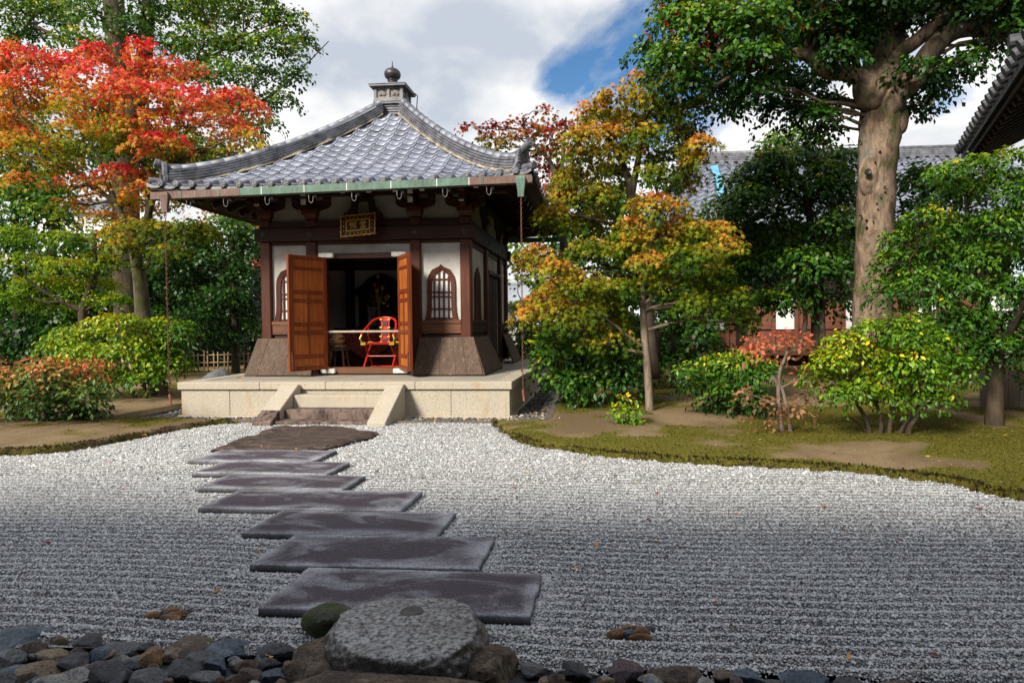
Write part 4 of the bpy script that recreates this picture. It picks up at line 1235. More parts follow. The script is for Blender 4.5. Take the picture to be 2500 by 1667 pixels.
# ------------------------------------------------------------------ crown box and finial
CBX, CBY = -4.915, 15.07
bxm = MB()
for z0, z1, h in ((6.50, 6.545, .26), (6.552, 6.597, .28), (6.604, 6.65, .30), (6.657, 6.70, .35), (6.707, 6.755, .35)):
    bxm.box(CBX - h, CBX + h, CBY - h, CBY + h, z0, z1)
bxm.box(CBX - .24, CBX + .24, CBY - .24, CBY + .24, 6.3, 7.0)
cb = bxm.build('crown_box', M_RIDGE, roof, bevel=.006)
def crown(sx, sy):
    pass
fr = MB(); h = .335
fr.box(CBX - h, CBX + h, CBY - h, CBY + h, 6.757, 6.80); fr.box(CBX - h, CBX + h, CBY - h, CBY + h, 7.00, 7.035)
for k in (-1, 0, 1):
    for s in (-1, 1):
        fr.box(CBX + k * (h - .03) - .03, CBX + k * (h - .03) + .03, CBY + s * h - .03 * s - .03, CBY + s * h - .03 * s + .03, 6.80, 7.0)
        fr.box(CBX + s * h - .03 * s - .03, CBX + s * h - .03 * s + .03, CBY + k * (h - .03) - .03, CBY + k * (h - .03) + .03, 6.80, 7.0) if k == 0 else None
fr.build('frame', M_RIDGE, roof)
MB().box(CBX - .30, CBX + .30, CBY - .30, CBY + .30, 6.79, 7.01).build('emblem_ground', M_MORTAR, roof)
leafp = [(0, .068), (.03, .055), (.065, .03), (.083, -.005), (.075, -.038), (.045, -.052), (.018, -.045), (0, -.025)]
leafp = leafp + [(-u, v) for u, v in leafp[-2:0:-1]]
for k in (-1, 1):
    for fn in (lambda u, v, t: (CBX + k * .155 + u, CBY - .30 - t, 6.90 + v), lambda u, v, t: (CBX + .30 + t, CBY + k * .155 + u, 6.90 + v), lambda u, v, t: (CBX - .30 - t, CBY + k * .155 + u, 6.90 + v)):
        MB().extrude(leafp, 0, .022, fn).build('leaf_emblem', M_RIDGE, roof)
        MB().extrude([(u * .72, v * .70) for u, v in leafp], .022, .026, fn).build('leaf_emblem', M_DARKMETAL, roof)
lid = MB(); h = .42
lid.box(CBX - h, CBX + h, CBY - h, CBY + h, 7.037, 7.075); lid.box(CBX - h - .012, CBX + h + .012, CBY - h - .012, CBY + h + .012, 7.077, 7.10)
lid.build('box_lid', M_RIDGE, roof, bevel=.006)
MB().lathe([(.20, 7.10), (.205, 7.13), (.185, 7.18), (.13, 7.225), (.10, 7.25), (.098, 7.275), (.115, 7.28), (.115, 7.30), (.10, 7.31), (.125, 7.325), (.165, 7.36), (.188, 7.41), (.19, 7.45), (.175, 7.50), (.135, 7.545), (.075, 7.57), (.04, 7.59), (.022, 7.615), (.012, 7.66), (.008, 7.74)], (CBX, CBY, 0), 28).build('finial', M_DARKMETAL, roof, smooth=True)
MB().tube([(CBX + .44, CBY + .3, 7.09), (CBX + .50, CBY + .3, 7.03), (CBX + .48, CBY + .3, 6.8), (CBX + .46, CBY + .3, 6.35)], .012, 6).build('lightning_wire', M_RUST, roof)
# ------------------------------------------------------------------ gutters
def gut(x): return -8.215 + 0, 0
GY_ = 11.40
def gz(x): return 3.985 + (x + 8.22) * (.135 / 6.95)
segs = [(-8.22, -7.63, 0), (-7.627, -6.92, 0), (-6.917, -6.53, 0), (-6.527, -6.12, 1), (-6.117, -5.33, 1), (-5.327, -4.55, 1), (-4.547, -3.75, 1), (-3.747, -2.93, 1), (-2.927, -2.36, 1), (-2.357, -2.12, 0), (-2.117, -1.27, 0)]
for a, b, g in segs:
    vs = []
    for x in (a, b):
        z = gz(x)
        for y, dz in ((GY_ - .075, .068), (GY_ - .075, -.062), (GY_ + .075, -.062), (GY_ + .075, .068), (GY_ + .065, .068), (GY_ + .065, -.052), (GY_ - .065, -.052), (GY_ - .065, .068)): vs.append((x, y, z + dz))
    fs = [(k, (k + 1) % 8, 8 + (k + 1) % 8, 8 + k) for k in range(8)] + [(0, 1, 6, 7), (1, 2, 5, 6), (2, 3, 4, 5), (8, 15, 14, 9), (9, 14, 13, 10), (10, 13, 12, 11)]
    gt = MB().add(vs, fs).build('gutter', M_PATINA if g else M_COPPER, hall)
    MB().box(b - .008, b + .006, GY_ - .082, GY_ - .076, gz(b) - .064, gz(b) + .070).build('gutter_joint', M_PATINA if not g else M_WHITE, hall)
gb = MB(); gb.box(-8.2, -1.3, 18.68, 18.82, 3.95, 4.08); gb.build('gutter', M_PATINA, hall)
for x in (-7.56, -6.86, -6.08, -5.27, -4.48, -3.66, -2.84, -2.06):   # gutter hooks
    z = gz(x) - .06
    pts = [(x, GY_ - .03, z + .01), (x, GY_ - .03, z - .12), (x + .012, GY_ - .03, z - .165), (x + .042, GY_ - .03, z - .185), (x + .072, GY_ - .03, z - .165), (x + .08, GY_ - .03, z - .12), (x + .08, GY_ - .03, z - .06)]
    MB().tube(pts, .0070, 6).build('gutter_hook', M_STEEL, hall, smooth=True)
    MB().box(x + .07, x + .115, GY_ + .02, GY_ + .12, z - .07, z + .0).build('hook_plate', M_DARKMETAL, hall)
for x, sgn, mt in ((-7.93, -1, M_COPPER), (-1.45, 1, M_PATINA)):
    z = gz(x); vs = []
    prof = [(.062, .075, .05), (.085, .085, .0), (.082, .08, -.04), (.058, .062, -.22), (.055, .058, -.30), (.062, .062, -.315)]
    for wx, wy, dz in prof:
        for sx_, sy_ in ((-1, -1), (1, -1), (1, 1), (-1, 1)): vs.append((x + sx_ * wx, GY_ - .06 + sy_ * wy * .5 - .03, z + dz))
    fs = [(r * 4 + k, r * 4 + (k + 1) % 4, r * 4 + 4 + (k + 1) % 4, r * 4 + 4 + k) for r in range(5) for k in range(4)] + [(3, 2, 1, 0), (20, 21, 22, 23)]
    MB().add(vs, fs).build('downspout_cup', mt if sgn > 0 else M_COPPER, hall, bevel=.006)
    # rain chain
    zb = .36 if sgn < 0 else .44; zt = z - .30
    ch = MB(); k = 0; zc = zt
    while zc > zb + .05:
        Mr = Matrix.Translation((x, GY_ - .09, zc)) @ Matrix.Rotation(k % 2 * math.pi / 2 + .5, 4, 'Z')
        pts = [Mr @ Vector((.014 * math.cos(t), 0, .030 * math.sin(t))) for t in [2 * math.pi * q / 8 for q in range(9)]]
        ch.tube(pts, .0055, 4, cap=False); zc -= .046; k += 1
    root = thing('rain_chain', 'rusty rain chain hanging at the left end of the gutter' if sgn < 0 else 'rusty rain chain hanging at the right end of the gutter', 'rain chain', (x, GY_ - .09, zb - .18), 'rain chains hanging from the gutter')
    ch.build('chain_links', M_RUST, root, fix=False, kind='stuff')
    MB().tube([(x, GY_ - .09, zb + .03), (x + .02, GY_ - .09, zb - .17)], .021, 10).build('weight_pipe', M_PIPE, root)
# ------------------------------------------------------------------ open door leaves
def leaf(hinge, free, z0, z1, label):
    h, f = Vector((*hinge, 0)), Vector((*free, 0)); u = (f - h); W = u.length; u.normalize(); n = Vector((-u.y, u.x, 0))
    if n.y > 0: n = -n
    H = z1 - z0
    loc = lambda a, b, d: h + u * a + Vector((0, 0, b + z0)) + n * d
    def bx(mb, a0, a1, b0, b1, d0, d1): mb.extrude([(a0, b0), (a1, b0), (a1, b1), (a0, b1)], d0, d1, loc)
    fr = MB()
    st, md = .085, .05
    bx(fr, 0, st, 0, H, -.03, .03); bx(fr, W - st - .02, W, 0, H, -.032, .032)
    fz = lambda t: H * (1 - t)
    rows = [(.035, .10, 1), (.125, .300, 1), (.335, .378, 2), (.408, .580, 2), (.612, .652, 2), (.685, .860, 2), (.893, .962, 1)]
    edges = [0.0] + [r for rw in rows for r in rw[:2]] + [1.0]
    for t0, t1 in zip(edges[0::2], edges[1::2]): bx(fr, st, W - st - .02, fz(t1), fz(t0), -.027, .027)
    for t0, t1, c in rows:
        if c == 2:
            m = (st + W - st - .02) / 2; bx(fr, m - md / 2, m + md / 2, fz(t1), fz(t0), -.026, .026)
    d = fr.build('door', M_DOORF, hall, bevel=.004, label=label)
    for t0, t1, c in rows:
        lo, hi = st, W - st - .02; m = (lo + hi) / 2
        for a0, a1 in ([(lo, hi)] if c == 1 else [(lo, m - md / 2), (m + md / 2, hi)]):
            p = MB(); bx(p, a0, a1, fz(t1), fz(t0), -.010, .010); p.build('door_panel', M_DOORP, d)
    b = MB(); bx(b, W - .075, W - .04, .03, .36, .032, .05); bx(b, W - .085, W - .03, .34, .365, .032, .056); bx(b, W - .085, W - .03, .14, .16, .032, .056); b.build('bolt', M_RUST, d)
leaf((-5.565, 12.70), (-6.005, 11.99), .742, 2.968, 'orange brown panelled door leaf folded open to the left')
leaf((-4.075, 12.70), (-3.635, 11.99), .742, 2.968, 'orange brown panelled door leaf swung open to the right')
# ------------------------------------------------------------------ bamboo bar across the doorway
mb = MB(); pts = []; rr = []
for k in range(29):
    x = -5.56 + 1.48 * k / 28; pts.append((x, 12.735, 1.487)); rr.append(.0225 + (.004 if k % 7 == 3 else 0))
mb.tube(pts, rr, 12); tag(mb.build('bamboo_bar', M_BARPOLE, smooth=True), 'pale bamboo pole set across the open doorway', 'bamboo pole')
# ------------------------------------------------------------------ name plaque
plq = thing('name_plaque', 'dark name board with wavy gold frame and two gold characters above the door', 'plaque', P(822, 518, 12.5))
pc = P(823, 518, 12.50)
Mp = Matrix.Translation(pc) @ Matrix.Rotation(R(-4.5), 4, 'Y') @ Matrix.Rotation(R(-14), 4, 'X')
lp = lambda u, v, t: Mp @ Vector((u, -t, v))
w2, h2 = .345, .215
def wavy(w, h, amp, n=10):
    pts = []
    for (x0, y0, x1, y1, nx_, ny_) in ((-w, -h, w, -h, 0, -1), (w, -h, w, h, 1, 0), (w, h, -w, h, 0, 1), (-w, h, -w, -h, -1, 0)):
        k_ = 6 if nx_ == 0 else 4
        for k in range(k_ * 4):
            t = k / (k_ * 4); o_ = amp * (.35 + abs(math.sin(t * math.pi * k_ / 1.0 / 1.0)) * -1 + .5)
            if t < .04: o_ = amp * 1.1
            pts.append((x0 + (x1 - x0) * t + nx_ * o_, y0 + (y1 - y0) * t + ny_ * o_))
    return pts
MB().extrude(wavy(w2, h2, .018), -.02, .018, lp).build('board', M_PLAQ, plq)
def ring(out_, in_, t0, t1):
    mb = MB(); n = len(out_)
    vs = [lp(u, v, t) for t in (t0, t1) for pl_ in (out_, in_) for u, v in pl_]
    fs = []
    for k in range(n):
        q = (k + 1) % n
        fs += [(2 * n + k, 2 * n + q, 3 * n + q, 3 * n + k), (k, q, 2 * n + q, 2 * n + k), (n + k, 3 * n + k, 3 * n + q, n + q)]
    return mb.add(vs, fs)
o1 = wavy(w2, h2, .018); ring(o1, [(u * .945, v * .92) for u, v in o1], .018, .034).build('gold_frame', M_GOLD, plq)
ring([(-.245, -.118), (.245, -.118), (.245, .122), (-.245, .122)], [(-.222, -.096), (.222, -.096), (.222, .10), (-.222, .10)], .018, .030).build('gold_frame', M_GOLD, plq)
sc_mb = MB()                                             # gold scrolls between the two frames
for k in range(7):
    for s in (-1, 1):
        x = -.24 + .48 * k / 6
        sc_mb.extrude([(x - .028, s * .158 - .010), (x + .028, s * .158 - .014), (x + .012, s * .158 + .016), (x - .012, s * .158 + .010)], .018, .027, lp)
for k in range(3):
    for s in (-1, 1):
        sc_mb.extrude([(s * .285 - .010, -.09 + k * .09 - .022), (s * .285 + .014, -.09 + k * .09 - .015), (s * .285 + .006, -.09 + k * .09 + .024), (s * .285 - .012, -.09 + k * .09 + .014)], .018, .027, lp)
sc_mb.build('gold_scrolls', M_OLDGOLD, plq)
SHO = [[(.08, .92), (.08, .45), (.38, .45)], [(.08, .92), (.38, .92), (.38, .45)], [(.08, .68), (.38, .68)], [(.5, .90), (.92, .90), (.88, .64), (.78, .60)], [(.68, .90), (.62, .72), (.48, .58)], [(.55, .52), (.55, .32), (.88, .32)], [(.55, .52), (.88, .52), (.88, .32)],
       [(.08, .04), (.16, .22)], [(.34, .22), (.38, .05)], [(.58, .22), (.64, .05)], [(.80, .24), (.93, .05)]]
REI = [[(.16, .95), (.84, .95)], [(.06, .66), (.10, .82), (.92, .82), (.88, .66)], [(.5, .95), (.5, .60)], [(.24, .74), (.40, .71)], [(.24, .63), (.40, .60)], [(.60, .74), (.76, .71)], [(.60, .63), (.76, .60)], [(.22, .48), (.78, .50)], [(.40, .42), (.40, .08)], [(.60, .42), (.60, .08)], [(.18, .34), (.28, .18)], [(.84, .36), (.72, .18)], [(.08, .06), (.92, .08)]]
for cx_, strokes in ((-.095, SHO), (.105, REI)):
    mb = MB(); S = .148
    for st in strokes:
        for a, b in zip(st[:-1], st[1:]):
            pa = lp(cx_ + (a[0] - .5) * S, (a[1] - .5) * S, .024); pb = lp(cx_ + (b[0] - .5) * S, (b[1] - .5) * S, .024)
            mb.bar(pa, pb, .0125, .012, Mp.to_3x3() @ Vector((0, -1, 0)))
    mb.build('character', M_GOLD, plq)
mb = MB()
for k in range(4): mb.bar(lp(-.195, .05 - k * .028, .022), lp(-.187, .035 - k * .028, .022), .006, .008, Mp.to_3x3() @ Vector((0, -1, 0)))
mb.build('signature', M_OLDGOLD, plq)
# ------------------------------------------------------------------ leaning skirt boards round the foot of the hall
def skirt(label, foot0, foot1, top0, top1, n):
    f0, f1, t0, t1 = map(Vector, (foot0, foot1, top0, top1))
    root = thing('skirt_boards', label, 'board screen', (f0 + f1) / 2, 'weathered board screens leaning on the hall foot')
    nrm = (f1 - f0).cross(t0 - f0).normalized()
    cuts = [0]
    for k in range(n): cuts.append(cuts[-1] + random.uniform(.8, 1.25))
    for a, b in zip(cuts[:-1], cuts[1:]):
        a, b = a / cuts[-1], b / cuts[-1]; g = .0025
        q = [f0.lerp(f1, a), f0.lerp(f1, b), t0.lerp(t1, b), t0.lerp(t1, a)]
        du = (f1 - f0).normalized() * g; j = random.uniform(-.004, .004)
        vs = [q[0] + du + nrm * j, q[1] - du + nrm * j, q[2] - du + nrm * j, q[3] + du + nrm * j]
        vs += [v - nrm * .025 for v in vs]
        MB().add(vs, [(0, 1, 2, 3), (7, 6, 5, 4), (0, 4, 5, 1), (1, 5, 6, 2), (2, 6, 7, 3), (3, 7, 4, 0)]).build('plank', M_SHIELD, root)
    bt = MB(); bt.bar((f0 + Vector((0, 0, -.02))) - nrm * .03, (f1 + Vector((0, 0, -.02))) - nrm * .03, .03, .03); bt.build('batten', M_DARK, root)
    return root
zf, zt = .645, 1.365
skirt('weathered board screen leaning on the hall foot left of the door', (-7.15, 12.42, zf), (-5.78, 12.42, zf), (-7.03, 12.74, zt), (-5.82, 12.74, zt), 5)
skirt('weathered board screen leaning on the hall foot right of the door', (-3.74, 12.42, zf), (-2.36, 12.42, zf), (-3.69, 12.74, zt), (-2.60, 12.74, zt), 5)
skirt('weathered board screen leaning on the near end of the right side wall', (-2.33, 12.44, zf), (-2.33, 14.68, zf), (-2.60, 12.76, zt), (-2.62, 14.42, zt), 6)
skirt('dark board screen leaning on the far end of the right side wall', (-2.33, 16.40, zf), (-2.33, 17.95, zf), (-2.62, 16.62, zt), (-2.62, 17.75, zt), 4)
# ------------------------------------------------------------------ inside the hall
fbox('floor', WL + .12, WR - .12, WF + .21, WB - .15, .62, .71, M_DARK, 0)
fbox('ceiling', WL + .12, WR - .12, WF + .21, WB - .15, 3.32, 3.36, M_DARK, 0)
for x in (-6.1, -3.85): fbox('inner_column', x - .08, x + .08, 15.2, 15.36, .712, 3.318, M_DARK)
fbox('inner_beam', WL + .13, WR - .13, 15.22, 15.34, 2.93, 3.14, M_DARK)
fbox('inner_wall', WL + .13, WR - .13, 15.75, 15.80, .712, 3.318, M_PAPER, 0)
arch = [(-.62, 0), (.62, 0), (.62, 1.0), (.74, 1.08), (.72, 1.20), (.52, 1.30), (.36, 1.46), (.18, 1.54), (0, 1.58), (-.18, 1.54), (-.36, 1.46), (-.52, 1.30), (-.72, 1.20), (-.74, 1.08), (-.62, 1.0)]
MB().extrude(arch, 15.70, 15.748, lambda u, v, t: (-5.50 + u * .9, t, 1.30 + v)).build('niche', M_BLACK, hall)  # flat black plate; its colour stands in for the shade inside the niche
alt = thing('altar_table', 'dark altar table inside the hall under a red brocade cloth', 'altar', (-5.1, 14.6, .71))
MB().box(-6.1, -4.0, 14.30, 14.95, 1.50, 1.56).build('table_top', M_BLACK, alt, bevel=.006)
for x in (-6.05, -4.1):
    for y in (14.34, 14.88): MB().box(x, x + .07, y, y + .06, .712, 1.498).build('leg', M_BLACK, alt)
MB().box(-6.0, -4.1, 14.36, 14.40, .72, 1.498).build('front_panel', M_PLAQ, alt)
tri = [(-5.85, 1.495), (-5.15, 1.495), (-5.15, 1.2), (-5.5, .86), (-5.85, 1.2)]
MB().extrude([(-6.02, 1.497), (-4.62, 1.497), (-4.62, 1.30), (-4.78, 1.18), (-5.32, .78), (-5.86, 1.18), (-6.02, 1.30)], 14.275, 14.292, lambda u, v, t: (u, t, v)).build('altar_cloth', M_CLOTH, alt)
MB().extrude([(-4.60, 1.497), (-3.98, 1.497), (-3.98, .86), (-4.25, .86), (-4.60, 1.25)], 14.275, 14.292, lambda u, v, t: (u, t, v)).build('side_cloth', M_CLOTH2, alt)
# golden lotus ornament
lo = thing('lotus_ornament', 'gilded metal lotus ornament standing on the altar', 'ornament', (-5.15, 14.6, 1.56))
MB().lathe([(.13, 1.562), (.13, 1.60), (.06, 1.64), (.05, 1.72), (.09, 1.80), (.10, 1.88), (.07, 1.94), (.09, 1.97)], (-5.15, 14.6, 0), 16).build('vase', M_BLACK, lo, smooth=True)
for k in range(26):
    a = random.uniform(0, 6.28); rr_ = random.uniform(.06, .25); zz_ = random.uniform(1.95, 2.30)
    c = Vector((-5.15 + math.cos(a) * rr_, 14.58 + math.sin(a) * rr_ * .5, zz_)); s_ = random.uniform(.05, .09)
    d = Vector((math.cos(a), -.5, random.uniform(.1, .8))).normalized(); t = d.cross(Vector((.2, .3, 1))).normalized()
    MB().add([c, c + d * s_ + t * s_ * .5, c + d * s_ * 1.7 + Vector((0, 0, .01)), c + d * s_ - t * s_ * .5, c + d * s_ + d.cross(t) * .02], [(0, 1, 4), (1, 2, 4), (2, 3, 4), (3, 0, 4)]).build('leaf', M_OLDGOLD, lo)
for dx, zt_ in ((-.08, 2.50), (.0, 2.68), (.10, 2.42), (-.03, 2.36)):
    MB().tube([(-5.15, 14.58, 1.95), (-5.15 + dx * .5, 14.56, 2.2), (-5.15 + dx, 14.55, zt_)], .009, 6).build('stem', M_OLDGOLD, lo)
    MB().lathe([(.01, 0), (.035, .02), (.05, .055), (.04, .085), (.012, .11)], (-5.15 + dx, 14.55, zt_ - .01), 10).build('bud', M_OLDGOLD, lo)
bk = thing('book_stack', 'pale bound books stacked in the dark niche', 'books', (-5.62, 15.5, 1.6))
for k in range(5): MB().box(-5.74, -5.48, 15.45, 15.64, 1.60 + k * .045, 1.64 + k * .045).build('book', M_BOOK, bk)
for k in range(5): MB().box(-5.74 + k * .055, -5.70 + k * .055, 15.45, 15.64, 1.84, 2.06).build('book', M_BOOK, bk)
fbox('niche_shelf', -6.0, -5.2, 15.42, 15.69, 1.56, 1.598, M_BLACK, 0)
# red lacquered folding chair
ch = thing('folding_chair', 'red lacquered folding chair with gold fittings in the doorway', 'chair', (-4.66, 13.35, .71))
bow = [(-4.99, 13.06, 1.40), (-5.0, 13.16, 1.47), (-4.96, 13.36, 1.60), (-4.90, 13.50, 1.71), (-4.79, 13.58, 1.76), (-4.66, 13.60, 1.775), (-4.53, 13.58, 1.76), (-4.42, 13.50, 1.71), (-4.36, 13.36, 1.60), (-4.32, 13.16, 1.47), (-4.33, 13.06, 1.40)]
MB().tube(catmull(bow, 3), .025, 10).build('back_rail', M_LACQ, ch, smooth=True)
sp_ = MB().extrude([(-.10, 1.25), (.10, 1.25), (.085, 1.5), (.095, 1.755), (-.095, 1.755), (-.085, 1.5)], 13.52, 13.548, lambda u, v, t: (-4.66 + u, t + (v - 1.25) * .08, v)).build('back_splat', M_LACQ, ch)
for z0, z1 in ((1.27, 1.33), (1.40, 1.52), (1.60, 1.70)):
    MB().extrude([(-.055, z0), (.055, z0), (.055, z1), (-.055, z1)], 13.505, 13.518, lambda u, v, t: (-4.66 + u, t + (v - 1.25) * .08, v)).build('carved_panel', M_PLAQ, sp_)
for z in (1.25, 1.37, 1.56, 1.73):
    for s in (-1, 1): MB().box(-4.66 + s * .085 - .025, -4.66 + s * .085 + .025, 13.495 + (z - 1.25) * .08, 13.515 + (z - 1.25) * .08, z - .014, z + .022).build('gold_fitting', M_GOLD, sp_)
for y in (13.10, 13.52): MB().box(-5.0, -4.32, y - .025, y + .025, 1.215, 1.262).build('seat_rail', M_LACQ, ch, bevel=.006)
MB().box(-4.95, -4.37, 13.13, 13.49, 1.235, 1.25).build('seat', M_PLAQ, ch)
for s in (-1, 1):
    x = -4.66 + s * .30
    MB().tube([(x, 13.06, .735), (x - s * .0, 13.52, 1.22)], .020, 8).build('leg', M_LACQ, ch)
    MB().tube([(x - s * .03, 13.56, .735), (x - s * .03, 13.10, 1.22)], .020, 8).build('leg', M_LACQ, ch)
    MB().tube([(x + s * .02, 13.52, 1.25), (x + s * .03, 13.42, 1.42), (x + s * .0, 13.40, 1.61)], .014, 8).build('arm_post', M_LACQ, ch)
    MB().tube([(x + s * .03, 13.10, 1.25), (x + s * .06, 13.04, 1.34), (x + s * .03, 13.06, 1.41)], .018, 8).build('arm_scroll', M_GOLD, ch)
    for y in (13.08, 13.5): MB().box(x - .05, x + .05, y - .032, y + .032, 1.208, 1.268).build('gold_fitting', M_GOLD, ch)
MB().box(-4.98, -4.34, 13.02, 13.10, .725, .765).build('foot_rest', M_LACQ, ch, bevel=.005)
MB().box(-4.98, -4.34, 13.52, 13.58, .725, .76).build('floor_rail', M_LACQ, ch, bevel=.005)
MB().tube([(-4.97, 13.30, .97), (-4.35, 13.30, .97)], .014, 8).build('pivot_rod', M_LACQ, ch)
# wooden fish drum on cushion and stool
stl = thing('wooden_stool', 'small four legged wooden stool inside the doorway under the wooden fish', 'stool', (-5.62, 13.4, .71))
MB().box(-5.80, -5.44, 13.24, 13.56, 1.09, 1.13).build('seat', M_STOOL, stl, bevel=.008)
for sx in (-1, 1):
    for sy in (-1, 1): MB().bar((-5.62 + sx * .16, 13.4 + sy * .14, .712), (-5.62 + sx * .12, 13.4 + sy * .10, 1.09), .035, .035).build('leg', M_STOOL, stl)
    MB().bar((-5.62 + sx * .145, 13.28, .95), (-5.62 + sx * .145, 13.52, .95), .02, .025).build('stretcher', M_STOOL, stl)
tag(MB().lathe([(.02, 1.131), (.15, 1.135), (.175, 1.165), (.165, 1.20), (.10, 1.225), (.02, 1.23)], (-5.62, 13.38, 0), 18).build('drum_cushion', M_CLOTH2, smooth=True), 'round patterned cushion between the stool and the wooden fish', 'cushion')
fi = thing('wooden_fish', 'round carved wooden fish drum resting on its cushion', 'wooden drum', (-5.62, 13.38, 1.22))
MB().lathe([(.02, 1.215), (.09, 1.225), (.135, 1.27), (.145, 1.33), (.125, 1.395), (.08, 1.44), (.02, 1.455)], (-5.63, 13.38, 0), 20).build('body', M_FISH, fi, smooth=True)
MB().box(-5.56, -5.47, 13.24, 13.34, 1.335, 1.352).build('sound_slot', M_BLACK, fi)
MB().lathe([(.03, 0), (.03, .03), (.012, .035)], (-5.485, 13.31, 1.33), 10).build('slot_end', M_BLACK, fi)
MB().tube([(-5.73, 13.32, 1.25), (-5.76, 13.30, 1.31), (-5.70, 13.27, 1.33)], .03, 8).build('carved_head', M_FISH, fi, smooth=True)
# ------------------------------------------------------------------ foreground rocks
from mathutils import noise as mnoise
def big_rock(name, label, c, dims, mt, seed, rough=.22, ang=.5, fine=.03, sub=5, rot=0.0, flat=None, cat='rock', crag=0.0):
    me = rock_mesh(name, seed, sub, rough, (1, 1, 1), ang, fine)
    o3 = Vector((seed * 1.7, seed * .3, 5.0))
    for v in me.vertices:
        p = v.co.copy()
        if crag:
            p *= 1 + crag * (mnoise.ridged_multi_fractal(p * 1.6 + o3, .9, 2.1, 5, 1.0, 2.0) - 1.2) * .35 + crag * .10 * mnoise.noise(p * 11 + o3)
        p = Vector((p.x * dims[0], p.y * dims[1], p.z * dims[2]))
        if flat is not None and p.z > flat: p.z = flat + (p.z - flat) * .13
        v.co = p
    me.materials.append(mt)
    o = link(name, me); o.location = c; o.rotation_euler = (0, 0, rot)
    return tag(o, label, cat)
big_rock('round_rock', 'large round flat topped granite rock with a shallow hollow', (-0.96, 3.05, .055), (.44, .39, .25), M_ROCKTOP, 31, .09, .35, .012, 6, .2, .105, crag=.12)
mb = MB(); Ml = Matrix.Translation((-0.97, 3.15, .178)) @ Matrix.Rotation(R(10), 4, 'X')
mb.lathe([(.058, -.02), (.058, .006), (.048, .009), (.005, .006)], Ml.translation, 20, Ml.to_3x3() @ Matrix.Diagonal((1.0, .8, 1.0)))  # dark disc stands in for the shade and glint of a shallow hollow
tag(mb.build('hollow_disc', M_DARKMETAL), 'dark oval disc standing in for the shallow hollow in the round rock', 'hollow')
big_rock('side_rock', 'brown grey rock bulging out left under the round rock', (-1.22, 2.94, -.03), (.33, .24, .17), M_ROCKBASE, 35, .2, .5, .02, 5, crag=.22)
big_rock('side_rock', 'low brown grey rock tucked against the right of the round rock', (-.60, 2.96, -.03), (.22, .19, .16), M_ROCKBASE, 36, .2, .5, .02, 5, crag=.22)
big_rock('mossy_rock', 'small rock with bright green moss left of the round rock', (-1.42, 3.27, .05), (.17, .13, .11), M_ROCKMOSS, 37, .2, .4, .02, 4, crag=.15)
big_rock('front_rock', 'broad flat brown rock at the bottom edge of the picture', (-.92, 2.56, -.01), (.66, .26, .19), M_ROCKBASE, 38, .16, .6, .016, 6, -.05, .12, crag=.22)
# stone border along the near edge
border = thing('stone_border', None, None, (-2.2, 2.8, 0)); border['kind'] = 'structure'; border['label'] = 'border of loose river stones along the near edge of the gravel'
mb = MB(); mb.box(-6, 4, 1.2, 3.06, -.10, -.02); mb.build('border_bed', M_STONES[1], border)
SM = {}
def border_stone(x, y, z, rx, ry, rz, mt, rot=0, tilt=0.0, label=None):
    k = (mt, random.randrange(4))
    if k not in SM:
        me = rock_mesh('stone', 500 + len(SM), 4, .16, (1, 1, 1), .97, .03); me.materials.append(M_STONES[mt] if isinstance(mt, int) else mt); SM[k] = me
    M4 = Matrix.Translation((x, y, z)) @ Matrix.Rotation(rot, 4, 'Z') @ Matrix.Rotation(tilt, 4, 'X') @ Matrix.Diagonal((rx, ry, rz, 1))
    o = place('stone', SM[k], border, M4)
    if label: o['label'] = label
    return o
def bs(px, py, wpx, hpx, mt, z=.03, rot=None, label=None):  # a stone seen at a place of the near border
    g = G(px, py, z); s = MPX((g - Vector((0, 0, EYE))).length)
    border_stone(g.x, g.y, z, wpx * s * .5, wpx * s * random.uniform(.30, .42), max(.03, hpx * s * .5), mt, random.uniform(-.25, .25) if rot is None else rot, random.uniform(-.12, .12), label)
BSL = [(45, 1468, 130, 40, 0), (135, 1472, 45, 36, 2), (200, 1476, 95, 44, 1), (75, 1492, 75, 44, 3), (305, 1482, 120, 38, 6), (420, 1484, 130, 36, 3), (530, 1492, 110, 42, 0), (640, 1495, 100, 46, 1),
       (20, 1512, 70, 52, 6), (120, 1505, 75, 38, 2), (165, 1520, 90, 42, 1), (240, 1500, 70, 34, 0), (345, 1515, 72, 58, M_ORANGESTONE), (275, 1515, 60, 40, 4), (300, 1532, 60, 40, 1), (400, 1502, 44, 36, 2), (460, 1512, 60, 44, 6),
       (90, 1542, 100, 44, 2), (180, 1548, 90, 46, 4), (40, 1545, 70, 36, 0), (250, 1550, 100, 60, 1), (330, 1560, 100, 50, 6), (420, 1540, 110, 52, 1), (500, 1530, 60, 62, 0), (570, 1530, 70, 40, 3), (620, 1525, 60, 40, 1),
       (480, 1556, 80, 40, 6), (560, 1555, 80, 44, 3), (630, 1552, 60, 40, 0), (10, 1565, 60, 40, 1), (130, 1566, 90, 36, 4), (385, 1500, 40, 26, 4), (665, 1530, 50, 40, 2), (220, 1528, 50, 26, 3), (600, 1508, 50, 28, 6), (445, 1530, 36, 26, 0), (540, 1512, 42, 30, 4),
       (1230, 1534, 90, 40, 6), (1320, 1538, 95, 50, 1), (1435, 1540, 115, 46, 5), (1555, 1546, 140, 42, 3), (1660, 1548, 70, 36, 3), (1720, 1552, 80, 34, 0), (1500, 1558, 70, 30, 4), (1850, 1562, 130, 26, 0), (1275, 1556, 60, 30, 3), (1390, 1560, 60, 28, 2), (1620, 1562, 60, 26, 4), (1780, 1566, 60, 20, 6), (1960, 1570, 90, 20, 1), (2060, 1574, 90, 20, 3), (2180, 1578, 90, 20, 6)]
